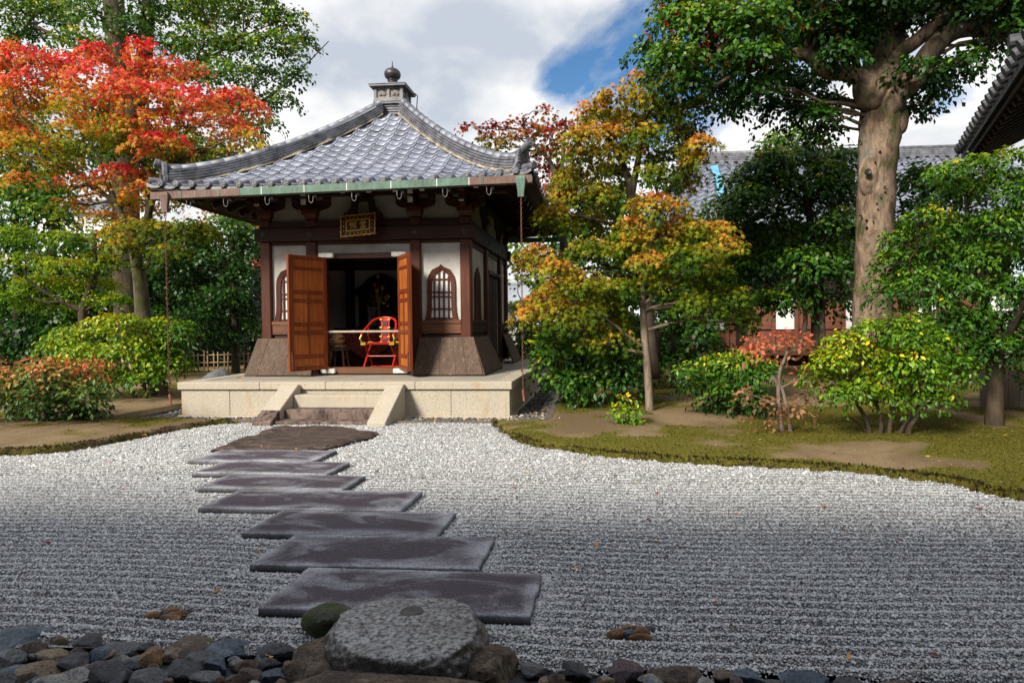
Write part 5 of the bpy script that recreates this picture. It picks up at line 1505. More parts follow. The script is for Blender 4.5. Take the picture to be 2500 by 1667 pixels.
for i, (px, py, w, h, mt) in enumerate(BSL):
    bs(px, py + 6, w * .90, h * .85, mt, .0, None, {12: 'round ochre boulder among the grey border stones', 48 - 4: 'pale blue stone at the lower right border'}.get(i))
for k in range(230):                                     # filler stones between the shown ones and below the frame
    x = random.uniform(-3.9, -1.45) if random.random() < .72 else random.uniform(-.35, 2.4)
    y = random.uniform(2.35, 3.0 if x < -1 else 2.93); r = random.uniform(.018, .042)
    border_stone(x, y, .0 + r * .1, r * random.uniform(1, 1.5), r, r * .7, random.randrange(7), random.uniform(0, 3))
# two little clusters of rusty stones set into the gravel
for nm, (px, py), lab in (('l', (380, 1415), 'small ring of rusty flat stones in the gravel on the left'), ('r', (1447, 1458), 'small ring of rusty flat stones in the gravel on the right')):
    c = G(px, py, .02); cl = thing('stone_cluster', lab, 'stones', (c.x, c.y, 0), 'rusty stone clusters in the gravel')
    for dx, dy, rx, ry, mt in ((-.075, .0, .06, .04, M_RUSTSTONE), (.06, .02, .07, .035, M_RUSTSTONE), (.05, -.035, .065, .035, M_RUSTSTONE), (-.01, .055, .06, .03, M_RUSTSTONE), (-.005, .005, .038, .026, M_STONES[0]), (.10, .045, .04, .025, M_STONES[1])):
        me = rock_mesh('stone', random.randrange(9999), 2, .25, (rx, ry, .026), .6, .02); me.materials.append(mt)
        place('stone', me, cl, Matrix.Translation((c.x + dx, c.y + dy, .024)) @ Matrix.Rotation(random.uniform(-.4, .4), 4, 'Z'))
# pale stones and boulders beyond the court
big_rock('boulder', 'grey boulder behind the left end of the platform', G(428, 905, .05) + Vector((0, 1.2, .12)), (.55, .4, .42), M_STONES[6], 71, .2, .5, .02, 4)
big_rock('flat_stone', 'pale flat stone half sunk in the moss on the right', G(2115, 1079, .04), (.10, .06, .03), M_STONES[4], 72, .2, .5, .02, 3)
big_rock('flat_stone', 'paler flat stone beside its twin in the moss on the right', G(2145, 1080, .04), (.085, .05, .03), M_STONES[2], 73, .2, .5, .02, 3)
for k in range(5): big_rock('edge_stone', ['rounded edging stone nearest the dark trunk at the right', 'second rounded edging stone from the dark trunk', 'third rounded edging stone from the dark trunk', 'fourth rounded edging stone from the dark trunk', 'outermost rounded edging stone left of the dark trunk'][k], G(2240 - k * 22, 905 - k * 1, .05) + Vector((0, 1.5, .05)), (.16, .12, .12), M_STONES[6], 80 + k, .2, .5, .02, 3)
# fallen leaves
def fallen(name, seed):
    mb = MB(); n = 8; r = random.Random(seed)
    vs = [(0, 0, .004)]
    for k in range(n):
        t = k / n * 2 * math.pi; rad = .5 + .5 * abs(math.cos(t)); vs.append((math.cos(t) * rad, math.sin(t) * .42 * rad, r.uniform(0, .35)))
    mb.add(vs, [(0, 1 + k, 1 + (k + 1) % n) for k in range(n)])
    me = bpy.data.meshes.new(name); me.from_pydata(mb.v, [], mb.f); return me
LM = [m_simple('fallen_orange', (0.55, 0.20, 0.03), (0.75, 0.34, 0.05), 30, .6), m_simple('fallen_red', (0.30, 0.03, 0.02), (0.48, 0.07, 0.03), 30, .6), m_simple('fallen_yellow', (0.65, 0.42, 0.05), (0.8, 0.58, 0.10), 30, .6), m_simple('fallen_brown', (0.16, 0.07, 0.03), (0.28, 0.13, 0.06), 30, .6)]
LME = []
for k in range(4):
    me = fallen('leaf_%d' % k, k); me.materials.append(LM[k]); LME.append(me)
lcol = ['orange', 'dark red', 'yellow', 'brown']
def drop(px, py, s, k, where, zoff=.028):
    g = G(px, py, zoff)
    o = place('fallen_leaf', LME[k], None, Matrix.Translation((g.x, g.y, zoff)) @ Matrix.Rotation(random.uniform(0, 6.28), 4, 'Z') @ Matrix.Rotation(random.uniform(-.3, .3), 4, 'X') @ Matrix.Scale(s, 4))
    tag(o, 'small %s fallen leaf lying on the %s' % (lcol[k], where), 'leaf', '%s fallen leaves on the %s' % (lcol[k], where))
for px, py, s, k in [(1370, 1252, .042, 0), (1508, 1243, .03, 0), (1765, 1175, .03, 3), (1892, 1163, .03, 1), (1950, 1509, .036, 0), (1158, 1418, .032, 0), (108, 1246, .03, 1), (498, 1356, .03, 0), (1488, 1192, .03, 1), (1210, 1083, .03, 2), (1240, 1107, .04, 3), (1455, 1108, .03, 2), (1510, 1132, .03, 1), (1340, 1062, .03, 0), (980, 1045, .03, 1), (1010, 1013, .03, 2), (905, 1000, .03, 0), (250, 1065, .03, 1), (212, 1045, .03, 0), (1288, 1010, .03, 1), (1690, 1180, .03, 0), (2250, 1168, .035, 1), (2065, 1240, .03, 1), (1560, 1255, .03, 3), (1180, 1120, .025, 1), (285, 1123, .025, 1), (1940, 1215, .03, 3), (1320, 1300, .025, 0), (1462, 1606, .03, 1), (618, 1508, .03, 0), (1642, 1384, .025, 1), (352, 1235, .025, 3)]:
    if py < 1560: drop(px, py, s, k, 'gravel')
for px, py, s, k in [(2130, 1040, .06, 2), (2125, 1052, .07, 2), (2165, 1045, .05, 2), (2158, 1062, .05, 2), (1865, 976, .04, 2), (2020, 1035, .04, 2), (1850, 1015, .05, 2), (1990, 1040, .04, 3), (1720, 1060, .03, 3), (2290, 1025, .05, 2), (2240, 1045, .04, 3), (1650, 1010, .03, 0), (290, 990, .06, 2), (330, 1000, .05, 0), (420, 1000, .05, 0), (180, 1005, .05, 2), (1260, 990, .04, 0), (1560, 1015, .03, 3)]: drop(px, py, s, k, 'soil bank', .085)
for px, py, s, k in [(600, 1026, .04, 0), (680, 1031, .03, 0), (640, 1062, .03, 1)]: drop(px, py, s, k, 'stepping slabs', .085)
for px, py, s, k in [(548, 868, .05, 1), (552, 874, .05, 0), (640, 884, .05, 0), (700, 884, .04, 1), (830, 882, .04, 3), (570, 862, .05, 0)]: drop(px, py, s, k, 'platform', .632)
# ------------------------------------------------------------------ trees and shrubs
def lobes():
    vs = []; fs = []
    for ang, L in ((90, 1.0), (38, .92), (142, .92), (-8, .66), (188, .66)):
        a = R(ang); t = Vector((math.cos(a), math.sin(a), 0)); n = Vector((-t.y, t.x, 0)); b = len(vs)
        vs += [tuple(n * .17 - t * .06), tuple(t * L * .62 + Vector((0, .05, -.16 * L))), tuple(-n * .17 - t * .06)]; fs.append((b, b + 1, b + 2))
    return np.array(vs), np.array(fs)
LEAF = {
    'maple': lobes(),
    'oval': (np.array([(0, 0, 0), (.27, .48, .07), (0, 1, -.10), (-.27, .48, .07), (0, .5, -.03)]), np.array([(0, 1, 4), (1, 2, 4), (2, 3, 4), (3, 0, 4)])),
    'small': (np.array([(0, 0, 0), (.30, .5, .05), (0, 1, -.06), (-.30, .5, .05)]), np.array([(0, 1, 3), (1, 2, 3)])),
}
AREA = {'maple': .17, 'oval': .15, 'small': .17}
PAL = {
    'maple': [(0.0, (.028, .060, .006)), (.22, (.085, .150, .010)), (.42, (.26, .30, .018)), (.56, (.50, .37, .03)), (.70, (.68, .30, .055)), (.84, (.80, .165, .085)), (1.0, (.70, .035, .060))],
    'ever': [(0.0, (.007, .026, .005)), (.30, (.017, .062, .008)), (.55, (.046, .135, .011)), (.75, (.115, .235, .013)), (.90, (.25, .33, .018)), (1.0, (.62, .45, .02))],
    'amber': [(0.0, (.026, .066, .005)), (.24, (.085, .160, .009)), (.44, (.235, .275, .016)), (.60, (.44, .33, .03)), (.78, (.62, .30, .05)), (1.0, (.68, .20, .06))],
    'gold': [(0.0, (.022, .070, .006)), (.35, (.070, .180, .010)), (.60, (.18, .31, .012)), (.80, (.36, .42, .015)), (1.0, (.68, .47, .02))],
    'tips': [(0.0, (.012, .035, .010)), (.40, (.045, .105, .018)), (.62, (.12, .19, .028)), (.80, (.42, .25, .07)), (1.0, (.55, .14, .06))],
    'maroon': [(0.0, (.05, .07, .008)), (.40, (.22, .20, .02)), (.62, (.34, .15, .03)), (.80, (.36, .055, .03)), (1.0, (.26, .018, .03))],
    'dry': [(0.0, (.20, .10, .05)), (.35, (.42, .24, .13)), (.6, (.50, .17, .08)), (1.0, (.60, .10, .05))],
}
def pal(name, v):
    st = PAL[name]; p = [a for a, _ in st]
    return np.stack([np.interp(v, p, [c[i] for _, c in st]) for i in range(3)], -1)
def unit(a): return a / (np.linalg.norm(a, axis=-1, keepdims=True) + 1e-9)
def leaf_arrays(kind, pos, nrm, dr, size, col):
    T, Fc = LEAF[kind]; n = len(pos)
    v = unit(dr - nrm * np.sum(dr * nrm, -1, keepdims=True)); u = np.cross(v, nrm)
    s = size[:, None, None]
    V = pos[:, None, :] + s * (T[None, :, 0:1] * u[:, None, :] + T[None, :, 1:2] * v[:, None, :] + T[None, :, 2:3] * nrm[:, None, :])
    Fa = np.arange(n)[:, None, None] * len(T) + Fc[None]
    return V.reshape(-1, 3), Fa.reshape(-1, 3), np.repeat(col, len(T), 0)
NLEAF = 0
def foliage(pads, kind, size, cover, palette, kh=.18, kn=.10, flat=.55, clump=None, bias=.55, rg=None, up=.8):
    """pads: (centre, (rx, ry, rz), tone). Leaves sit in small flat sprays on and inside each pad."""
    global NLEAF
    PP, NN, DD, SS, CC, hubs = [], [], [], [], [], []
    for c, (rx, ry, rz), tone in pads:
        n = int(cover * math.pi * rx * rz / (AREA[kind] * size * size))
        if n < 6: n = 6
        per = 26
        nc = max(4, n // per)
        d = unit(rg.normal(size=(nc, 3))); d[:, 2] = np.where(rg.random(nc) < bias, np.abs(d[:, 2]), d[:, 2])
        rr = rg.random(nc) ** .38
        cp = np.array(c) + d * rr[:, None] * np.array([rx, ry, rz])
        cn = unit(d * np.array([.8, .8, .5]) + np.array([0, 0, up]))
        rc = (clump or size * 2.6) * rg.uniform(.7, 1.35, nc)
        hubs.append((c, cp))
        k = rg.integers(0, nc, n)
        a = rg.random(n) * 2 * np.pi; r = np.sqrt(rg.random(n))
        t1 = unit(np.cross(cn, np.array([.31, .17, .93]))); t2 = np.cross(cn, t1)
        rad = np.cos(a)[:, None] * t1[k] + np.sin(a)[:, None] * t2[k]
        p = cp[k] + rad * (r * rc[k])[:, None] + cn[k] * (rg.normal(size=n) * .22 * rc[k] * flat)[:, None]
        p[:, 2] -= .35 * rc[k] * r * r
        nn = unit(cn[k] + .55 * rg.normal(size=(n, 3)) * np.array([1, 1, .7]) + rad * .35)
        dd = rad + rg.normal(size=(n, 3)) * .5 + np.array([0, 0, -.45])
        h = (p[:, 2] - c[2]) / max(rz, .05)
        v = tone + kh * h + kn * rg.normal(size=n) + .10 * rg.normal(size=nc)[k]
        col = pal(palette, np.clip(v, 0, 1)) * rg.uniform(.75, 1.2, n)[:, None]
        PP.append(p); NN.append(nn); DD.append(dd); CC.append(col); SS.append(size * rg.uniform(.65, 1.25, n))
    P_, N_, D_, S_, C_ = map(np.concatenate, (PP, NN, DD, SS, CC))
    NLEAF += len(P_)
    return leaf_arrays(kind, P_, N_, D_, S_, C_), hubs
def bezier(a, b, sag, n=6, rnd=None, wob=.08):
    a, b = Vector(a), Vector(b); L = (b - a).length
    m = a.lerp(b, .5) + Vector((0, 0, sag * L)); pts = []
    for k in range(n + 1):
        t = k / n; p = a * (1 - t) ** 2 + m * (2 * t * (1 - t)) + b * t * t
        if 0 < k < n and rnd: p += Vector((rnd.uniform(-1, 1), rnd.uniform(-1, 1), rnd.uniform(-1, 1))) * wob * L * .35
        pts.append(p)
    return pts
def tree(name, label, cat, trunks, pads, kind, size, cover, palette, bark, Y, kh=.18, kn=.10, group=None, seed=1, leafmat=None, twigs=True, clump=None, thick=.9, br=.035, branch=True, up=.8, bias=.55, jit=.0, attach=.55):
    """trunks: polylines of (px, py, Y, radius); pads: (px, py, half width px, half height px, tone[, Y])"""
    rg = np.random.default_rng(seed); rd = random.Random(seed)
    TR = [[(P(px, py, y), r) for px, py, y, r in t] for t in trunks]
    b0 = TR[0][0][0]
    gz_ = float(ground_z(np.array([b0.x]), np.array([b0.y]))[0][0])
    root = thing(name, label, cat, (b0.x, b0.y, min(gz_, b0.z)), group)
    pd_ = []
    for q in pads:
        px, py, rx, rz, tone = q[:5]; y = (q[5] if len(q) > 5 else Y) + rd.uniform(-jit, jit)
        m = MPX(y); pd_.append((P(px, py, y), (rx * m, max(rx, rz) * m * thick, rz * m), tone))
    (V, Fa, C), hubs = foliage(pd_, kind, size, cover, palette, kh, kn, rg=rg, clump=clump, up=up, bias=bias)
    V = V - np.array(root.location)
    me = np_mesh('crown', V, Fa, leafmat or M_LEAF, C)
    link('crown', me, root)
    mb = MB()
    nodes = []
    for t in TR:
        pts = catmull([tuple(p) for p, _ in t], 4); rs = catmull([(r,) for _, r in t], 4)
        mb.tube(pts, [max(.004, r[0]) for r in rs], 10 if t[0][1] > .05 else 7, wob=.04)
        nodes += [(Vector(p), r[0]) for p, r in zip(pts, rs)]
    mb.build('trunk', bark, root, smooth=True)
    if branch:
        bm_ = MB()
        for (c, rad, tone), (c_, cp) in zip(pd_, hubs):
            best = min(nodes, key=lambda nr: (nr[0] - c).length + (3.0 if nr[0].z > c.z - .1 * (nr[0] - c).length else 0) - .6 * nr[1])
            r0 = min(best[1] * .6, br * (.6 + rad[0])); r1 = max(.006, r0 * .35)
            pts = bezier(best[0], c, .10, 6, rd, .12)
            bm_.tube(pts, [r0 + (r1 - r0) * k / 6 for k in range(7)], 6)
            if twigs:
                for w in rd.sample(range(len(cp)), min(len(cp), 9)):
                    k = rd.choice((3, 4, 5, 6)); e = Vector(cp[w])
                    bm_.tube(bezier(pts[k], e, .06, 3, rd, .15), [max(.005, r1), r1 * .7, r1 * .5, .004], 4, cap=False)
        bm_.build('branches', bark, root, smooth=True, fix=False, kind='stuff')
    return root
def T_(*a): return list(a)

# --- left: red maple
B_PADS = [(15, 120, 50, 42, 0.85), (75, 148, 85, 40, 0.85), (160, 150, 75, 38, 0.83), (225, 120, 45, 28, 0.85), (120, 200, 100, 42, 0.77), (30, 210, 60, 40, 0.75), (235, 185, 75, 38, 0.81), (330, 112, 45, 24, 0.92), (345, 165, 62, 34, 0.89), (415, 165, 55, 32, 0.83),
          (300, 215, 72, 40, 0.85), (385, 225, 80, 38, 0.79), (470, 230, 60, 34, 0.88), (540, 228, 58, 28, 0.87), (580, 252, 38, 26, 0.83), (200, 245, 85, 34, 0.67), (90, 262, 85, 34, 0.65), (20, 285, 55, 36, 0.69), (420, 290, 90, 36, 0.75), (520, 290, 68, 34, 0.73), (560, 310, 44, 26, 0.67),
          (300, 285, 80, 34, 0.61), (190, 312, 85, 34, 0.47), (80, 330, 80, 32, 0.57), (15, 350, 40, 34, 0.50), (265, 340, 80, 34, 0.37), (360, 330, 75, 30, 0.79), (460, 345, 70, 32, 0.35), (540, 350, 48, 28, 0.41), (400, 385, 85, 34, 0.29), (290, 400, 75, 28, 0.85), (500, 395, 52, 26, 0.25),
          (130, 385, 80, 28, 0.53), (220, 425, 78, 24, 0.71), (350, 440, 75, 26, 0.67), (60, 420, 56, 26, 0.57), (300, 470, 85, 24, 0.65), (420, 440, 62, 28, 0.29), (170, 470, 55, 18, 0.61), (240, 505, 55, 20, 0.57), (330, 525, 85, 30, 0.37), (430, 530, 80, 34, 0.25), (300, 570, 70, 20, 0.31), (395, 580, 62, 22, 0.23), (480, 545, 55, 22, 0.27), (262, 540, 40, 20, 0.61)]
tree('red_maple', 'tall red and orange maple left of the hall roof', 'tree',
     [[(372, 925, 13.6, .26), (362, 880, 13.6, .20), (338, 790, 13.6, .17), (328, 720, 13.6, .155), (322, 650, 13.6, .14), (312, 590, 13.6, .12), (290, 520, 13.6, .08), (255, 440, 13.5, .055), (225, 360, 13.5, .035)],
      [(312, 590, 13.6, .11), (335, 520, 13.6, .085), (350, 460, 13.6, .07), (395, 380, 13.6, .05), (430, 300, 13.6, .03)],
      [(345, 480, 13.6, .06), (330, 380, 13.7, .05), (340, 280, 13.7, .035), (335, 180, 13.7, .02)],
      [(270, 470, 13.5, .05), (180, 400, 13.4, .04), (90, 320, 13.4, .025), (30, 240, 13.4, .02)]],
     B_PADS, 'maple', .112, 1.75, 'maple', M_BARKM, 13.5, kh=.17, kn=.07, seed=11, jit=.9, thick=1.0)
# --- left: big evergreen behind the maple
tree('evergreen_tree', 'tall yellowing evergreen rising behind the red maple', 'tree',
     [[(300, 860, 19, .42), (292, 600, 19, .38), (288, 400, 19, .36), (283, 200, 19, .34), (268, 90, 19, .30), (258, -60, 19, .26)], [(286, 330, 19, .30), (320, 200, 19, .24), (338, 60, 19, .20), (342, -80, 19, .15)],
      [(330, 130, 19, .14), (400, 190, 18.8, .10), (480, 120, 18.6, .07), (560, 80, 18.5, .04)], [(340, 260, 19, .14), (460, 250, 18.7, .09), (580, 240, 18.5, .05), (660, 190, 18.4, .025), (755, 95, 18.4, .012)], [(270, 150, 19, .14), (180, 110, 18.8, .08), (80, 60, 18.6, .04)]],
     [(40, 20, 80, 50, .62), (130, 40, 80, 45, .72), (60, 90, 70, 40, .55), (210, 25, 60, 35, .60), (180, 95, 70, 32, .72), (0, 170, 60, 50, .45), (330, 20, 60, 40, .50), (420, 30, 75, 45, .66), (500, 20, 80, 40, .72), (590, 30, 80, 45, .70), (660, 50, 55, 40, .66), (700, 100, 40, 34, .58), (640, 110, 65, 36, .62),
      (560, 110, 70, 38, .72), (470, 100, 75, 40, .64), (400, 110, 60, 34, .56), (520, 170, 75, 36, .60), (610, 180, 60, 34, .56), (680, 170, 36, 24, .52), (450, 180, 60, 34, .50), (580, 240, 55, 28, .52), (640, 230, 45, 24, .52), (520, 240, 55, 30, .46), (620, 285, 28, 18, .50), (300, 70, 50, 30, .45), (110, -20, 100, 40, .6), (560, -30, 110, 40, .6), (420, -30, 80, 40, .6), (250, 240, 60, 40, .35), (330, 330, 70, 40, .32), (560, 300, 45, 30, .48)],
     'small', .120, 1.7, 'ever', M_BARK, 18.8, kh=.10, kn=.13, seed=12, jit=1.6, leafmat=M_GLOSS, twigs=True, br=.05)
# --- left: layered bright green tree
tree('layered_tree', 'bright green tree trained in flat layers behind the left shrubs', 'tree',
     [[(205, 800, 16, .13), (190, 720, 16, .11), (215, 640, 16, .08), (218, 560, 16, .05)], [(195, 715, 16, .07), (120, 680, 15.8, .05), (60, 640, 15.6, .03)]],
     [(150, 612, 85, 26, .70), (235, 598, 62, 22, .64), (95, 650, 75, 24, .66), (205, 655, 80, 24, .62), (60, 600, 62, 26, .52), (250, 690, 60, 20, .52), (40, 545, 62, 32, .46), (150, 550, 62, 24, .46), (130, 700, 75, 20, .50), (30, 690, 48, 24, .42)],
     'small', .090, 2.1, 'gold', M_BARK, 16, kh=.20, kn=.11, seed=13, jit=.6, leafmat=M_LEAF)
# --- left: round shrub with yellowing leaves
tree('round_shrub', 'rounded green shrub turning yellow beside the platform', 'shrub',
     [[(318, 930, 13.0, .05), (300, 890, 13, .045), (285, 850, 13, .03), (250, 800, 13, .02)], [(325, 932, 12.9, .045), (345, 890, 12.9, .04), (365, 850, 12.9, .025)], [(302, 928, 13.1, .05), (270, 900, 13, .035), (255, 870, 13, .03)], [(338, 930, 13.1, .045), (335, 900, 13, .035), (320, 840, 13, .03)]],
     [(270, 745, 80, 28, 0.68), (350, 750, 75, 28, 0.60), (190, 770, 72, 30, 0.56), (130, 800, 62, 34, 0.50), (215, 815, 85, 34, 0.60), (310, 800, 85, 36, 0.60), (395, 785, 60, 34, 0.32), (430, 760, 34, 24, 0.28), (370, 835, 62, 28, 0.44), (160, 850, 70, 30, 0.46), (250, 862, 72, 22, 0.48), (400, 830, 42, 24, 0.30), (330, 868, 55, 18, 0.38)],
     'oval', .090, 2.3, 'gold', M_BARKM, 12.9, kh=.16, kn=.13, seed=14, jit=.45, leafmat=M_GLOSS, br=.02)
# --- left front: shrub with orange tips
tree('orange_tipped_shrub', 'low dark green shrub with orange red new shoots at the left edge', 'shrub',
     [[(105, 990, 9.75, .06), (102, 950, 9.75, .05), (100, 915, 9.75, .035), (60, 880, 9.75, .02)], [(102, 945, 9.75, .04), (150, 900, 9.7, .025), (190, 880, 9.7, .015)], [(102, 945, 9.75, .035), (30, 905, 9.7, .02)]],
     [(40, 870, 60, 32, .66), (105, 862, 60, 32, .66), (175, 868, 60, 30, .68), (205, 905, 48, 34, .46), (20, 920, 50, 34, .42), (90, 915, 70, 34, .50), (150, 930, 66, 34, .42), (60, 955, 60, 22, .36), (195, 950, 42, 24, .34), (10, 890, 40, 40, .52), (-30, 900, 50, 40, .5), (82, 836, 14, 22, .86), (128, 838, 14, 20, .84), (215, 842, 16, 22, .84), (180, 842, 14, 18, .82), (22, 842, 16, 16, .82)],
     'oval', .088, 2.5, 'tips', M_BARK, 9.7, kh=.17, kn=.10, seed=15, jit=.35, leafmat=M_GLOSS, br=.015, up=.9)
# --- dark evergreen between the maple and the hall
tree('dark_evergreen', 'slim dark evergreen left of the hall wall', 'tree',
     [[(541, 862, 20, .13), (541, 780, 20, .12), (540, 680, 20, .10), (538, 600, 20, .08), (530, 520, 20, .05)]],
     [(520, 520, 80, 36, 0.58), (450, 545, 62, 32, 0.48), (570, 560, 44, 44, 0.36), (480, 600, 80, 40, 0.32), (560, 640, 48, 48, 0.30), (440, 660, 66, 40, 0.30), (510, 690, 72, 42, 0.28), (570, 720, 40, 42, 0.30), (450, 740, 66, 36, 0.28), (400, 610, 50, 40, 0.32), (505, 772, 60, 26, 0.26)],
     'small', .14, 2.2, 'ever', M_BARK, 20, kh=.14, kn=.13, seed=16, jit=1.0, leafmat=M_GLOSS)
tree('red_sapling', 'small bright red maple twig showing left of the hall wall', 'tree', [[(590, 800, 22, .04), (588, 700, 22, .03), (586, 612, 22, .02)]], [(585, 606, 26, 8, .95), (572, 618, 16, 6, .92), (565, 505, 26, 16, .80), (500, 478, 40, 18, .74)], 'maple', .16, 1.6, 'maple', M_BARK, 22, seed=17, kn=.05)
# --- backdrop trees on the left
BG = [('shaded evergreen at the far left edge with a dark trunk', 22, [[(42, 860, 22, .16), (40, 640, 22, .14), (36, 520, 22, .12), (30, 420, 22, .1)]], [(30, 460, 90, 60, 0.56), (90, 500, 80, 40, 0.61), (20, 560, 70, 60, 0.36), (70, 760, 110, 60, 0.24), (20, 840, 80, 50, 0.21), (150, 800, 90, 60, 0.21), (110, 470, 60, 40, 0.56), (20, 680, 70, 60, 0.32), (100, 430, 60, 40, 0.56)]),
      ('shaded evergreen behind the bright layered tree', 23, [[(260, 870, 23, .16), (262, 700, 23, .13), (255, 560, 23, .09)]], [(250, 560, 90, 40, 0.48), (330, 640, 80, 60, 0.32), (220, 720, 100, 60, 0.24), (180, 600, 70, 50, 0.46), (290, 800, 90, 60, 0.20), (330, 540, 70, 40, 0.50), (350, 740, 80, 60, 0.22), (120, 640, 70, 40, 0.40)]),
      ('shaded evergreen behind the bamboo fence', 25, [[(455, 865, 25, .16), (452, 720, 25, .13), (450, 560, 25, .09)]], [(400, 560, 90, 60, 0.48), (470, 640, 90, 70, 0.28), (400, 700, 90, 70, 0.24), (560, 620, 60, 80, 0.30), (500, 780, 100, 60, 0.20), (590, 760, 60, 70, 0.22), (400, 800, 90, 50, 0.20), (590, 520, 50, 50, 0.46)]),
      ('broad evergreen crown filling the gap above the white house', 28, [[(120, 870, 28, .2), (120, 560, 28, .17), (125, 380, 28, .12)]], [(60, 320, 110, 60, 0.64), (150, 360, 90, 44, 0.64), (40, 400, 90, 40, 0.58), (-10, 250, 60, 80, 0.56), (290, 330, 90, 70, 0.48), (400, 350, 100, 60, 0.52), (490, 380, 80, 40, 0.56), (330, 420, 80, 40, 0.50), (240, 280, 80, 50, 0.54)]),
      ('yellow green treetop peeking over the left slope of the roof', 27, [[(590, 860, 27, .14), (592, 560, 27, .12), (594, 380, 27, .05)]], [(600, 345, 26, 12, 0.90), (585, 360, 26, 14, 0.80), (625, 352, 18, 9, 0.78), (590, 400, 60, 30, 0.61)])]
for i, (lab, Y, tr_, pads) in enumerate(BG):
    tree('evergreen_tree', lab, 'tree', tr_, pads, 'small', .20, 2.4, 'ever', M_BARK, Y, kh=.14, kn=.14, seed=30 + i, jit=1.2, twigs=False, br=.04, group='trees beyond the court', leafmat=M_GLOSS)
# --- right: purple red maple behind the roof
tree('purple_maple', 'thin purple red maple behind the right slope of the roof', 'tree',
     [[(1300, 800, 19, .14), (1296, 600, 19, .12), (1285, 450, 19, .10), (1262, 370, 19, .07), (1215, 320, 19, .05), (1200, 270, 19, .03)], [(1285, 450, 19, .07), (1295, 340, 19, .05), (1300, 270, 19, .03)]],
     [(1085, 293, 34, 9, 0.91), (1140, 290, 34, 11, 0.86), (1195, 285, 42, 14, 0.84), (1248, 255, 28, 10, 0.91), (1245, 300, 44, 18, 0.76), (1190, 322, 48, 16, 0.62), (1120, 318, 40, 11, 0.44), (1300, 300, 40, 22, 0.84), (1285, 350, 48, 24, 0.68), (1230, 352, 40, 14, 0.60), (1275, 395, 46, 22, 0.88), (1310, 420, 44, 24, 0.68), (1270, 440, 40, 24, 0.62), (1150, 335, 40, 10, 0.48)],
     'maple', .16, 1.9, 'maroon', M_BARK, 19, kh=.12, kn=.07, seed=41, jit=.8, br=.03)
# --- right: tall back maple and nearer layered maple
tree('golden_maple', 'tall green and orange maple behind the slim trunked one', 'tree',
     [[(1500, 870, 13.2, .15), (1492, 760, 13.2, .13), (1478, 640, 13.2, .12), (1462, 540, 13.2, .11), (1450, 450, 13.2, .10), (1440, 400, 13.2, .075), (1405, 330, 13.2, .05), (1385, 290, 13.2, .03)], [(1450, 450, 13.2, .08), (1465, 370, 13.2, .06), (1480, 280, 13.2, .045), (1470, 200, 13.2, .02)], [(1455, 480, 13.2, .08), (1530, 440, 13.1, .05), (1580, 380, 13.1, .03)], [(1460, 530, 13.2, .05), (1380, 480, 13.0, .035), (1310, 450, 13, .02)]],
     [(1470, 185, 38, 20, 0.56), (1540, 195, 44, 24, 0.40), (1420, 220, 52, 24, 0.64), (1500, 232, 60, 26, 0.54), (1370, 262, 62, 28, 0.62), (1440, 275, 62, 28, 0.54), (1550, 260, 56, 28, 0.46), (1600, 250, 30, 24, 0.24), (1390, 310, 58, 28, 0.66), (1330, 320, 52, 32, 0.60), (1480, 315, 60, 30, 0.40), (1570, 315, 52, 28, 0.46), (1610, 330, 34, 22, 0.66),
      (1345, 365, 56, 30, 0.52), (1430, 350, 62, 28, 0.56), (1535, 360, 56, 28, 0.34), (1600, 370, 34, 20, 0.56), (1320, 410, 52, 32, 0.50), (1400, 400, 52, 28, 0.44), (1500, 400, 56, 24, 0.36), (1580, 410, 44, 24, 0.52), (1300, 460, 56, 34, 0.50), (1370, 450, 56, 32, 0.44), (1270, 500, 50, 34, 0.50), (1340, 510, 60, 32, 0.44), (1440, 560, 60, 40, 0.22), (1360, 580, 62, 38, 0.34), (1230, 590, 46, 30, 0.60), (1200, 610, 30, 26, 0.68), (1270, 620, 56, 34, 0.54)],
     'maple', .110, 3.0, 'amber', M_BARK, 13.0, kh=.20, kn=.06, seed=42, jit=.8, thick=.9)
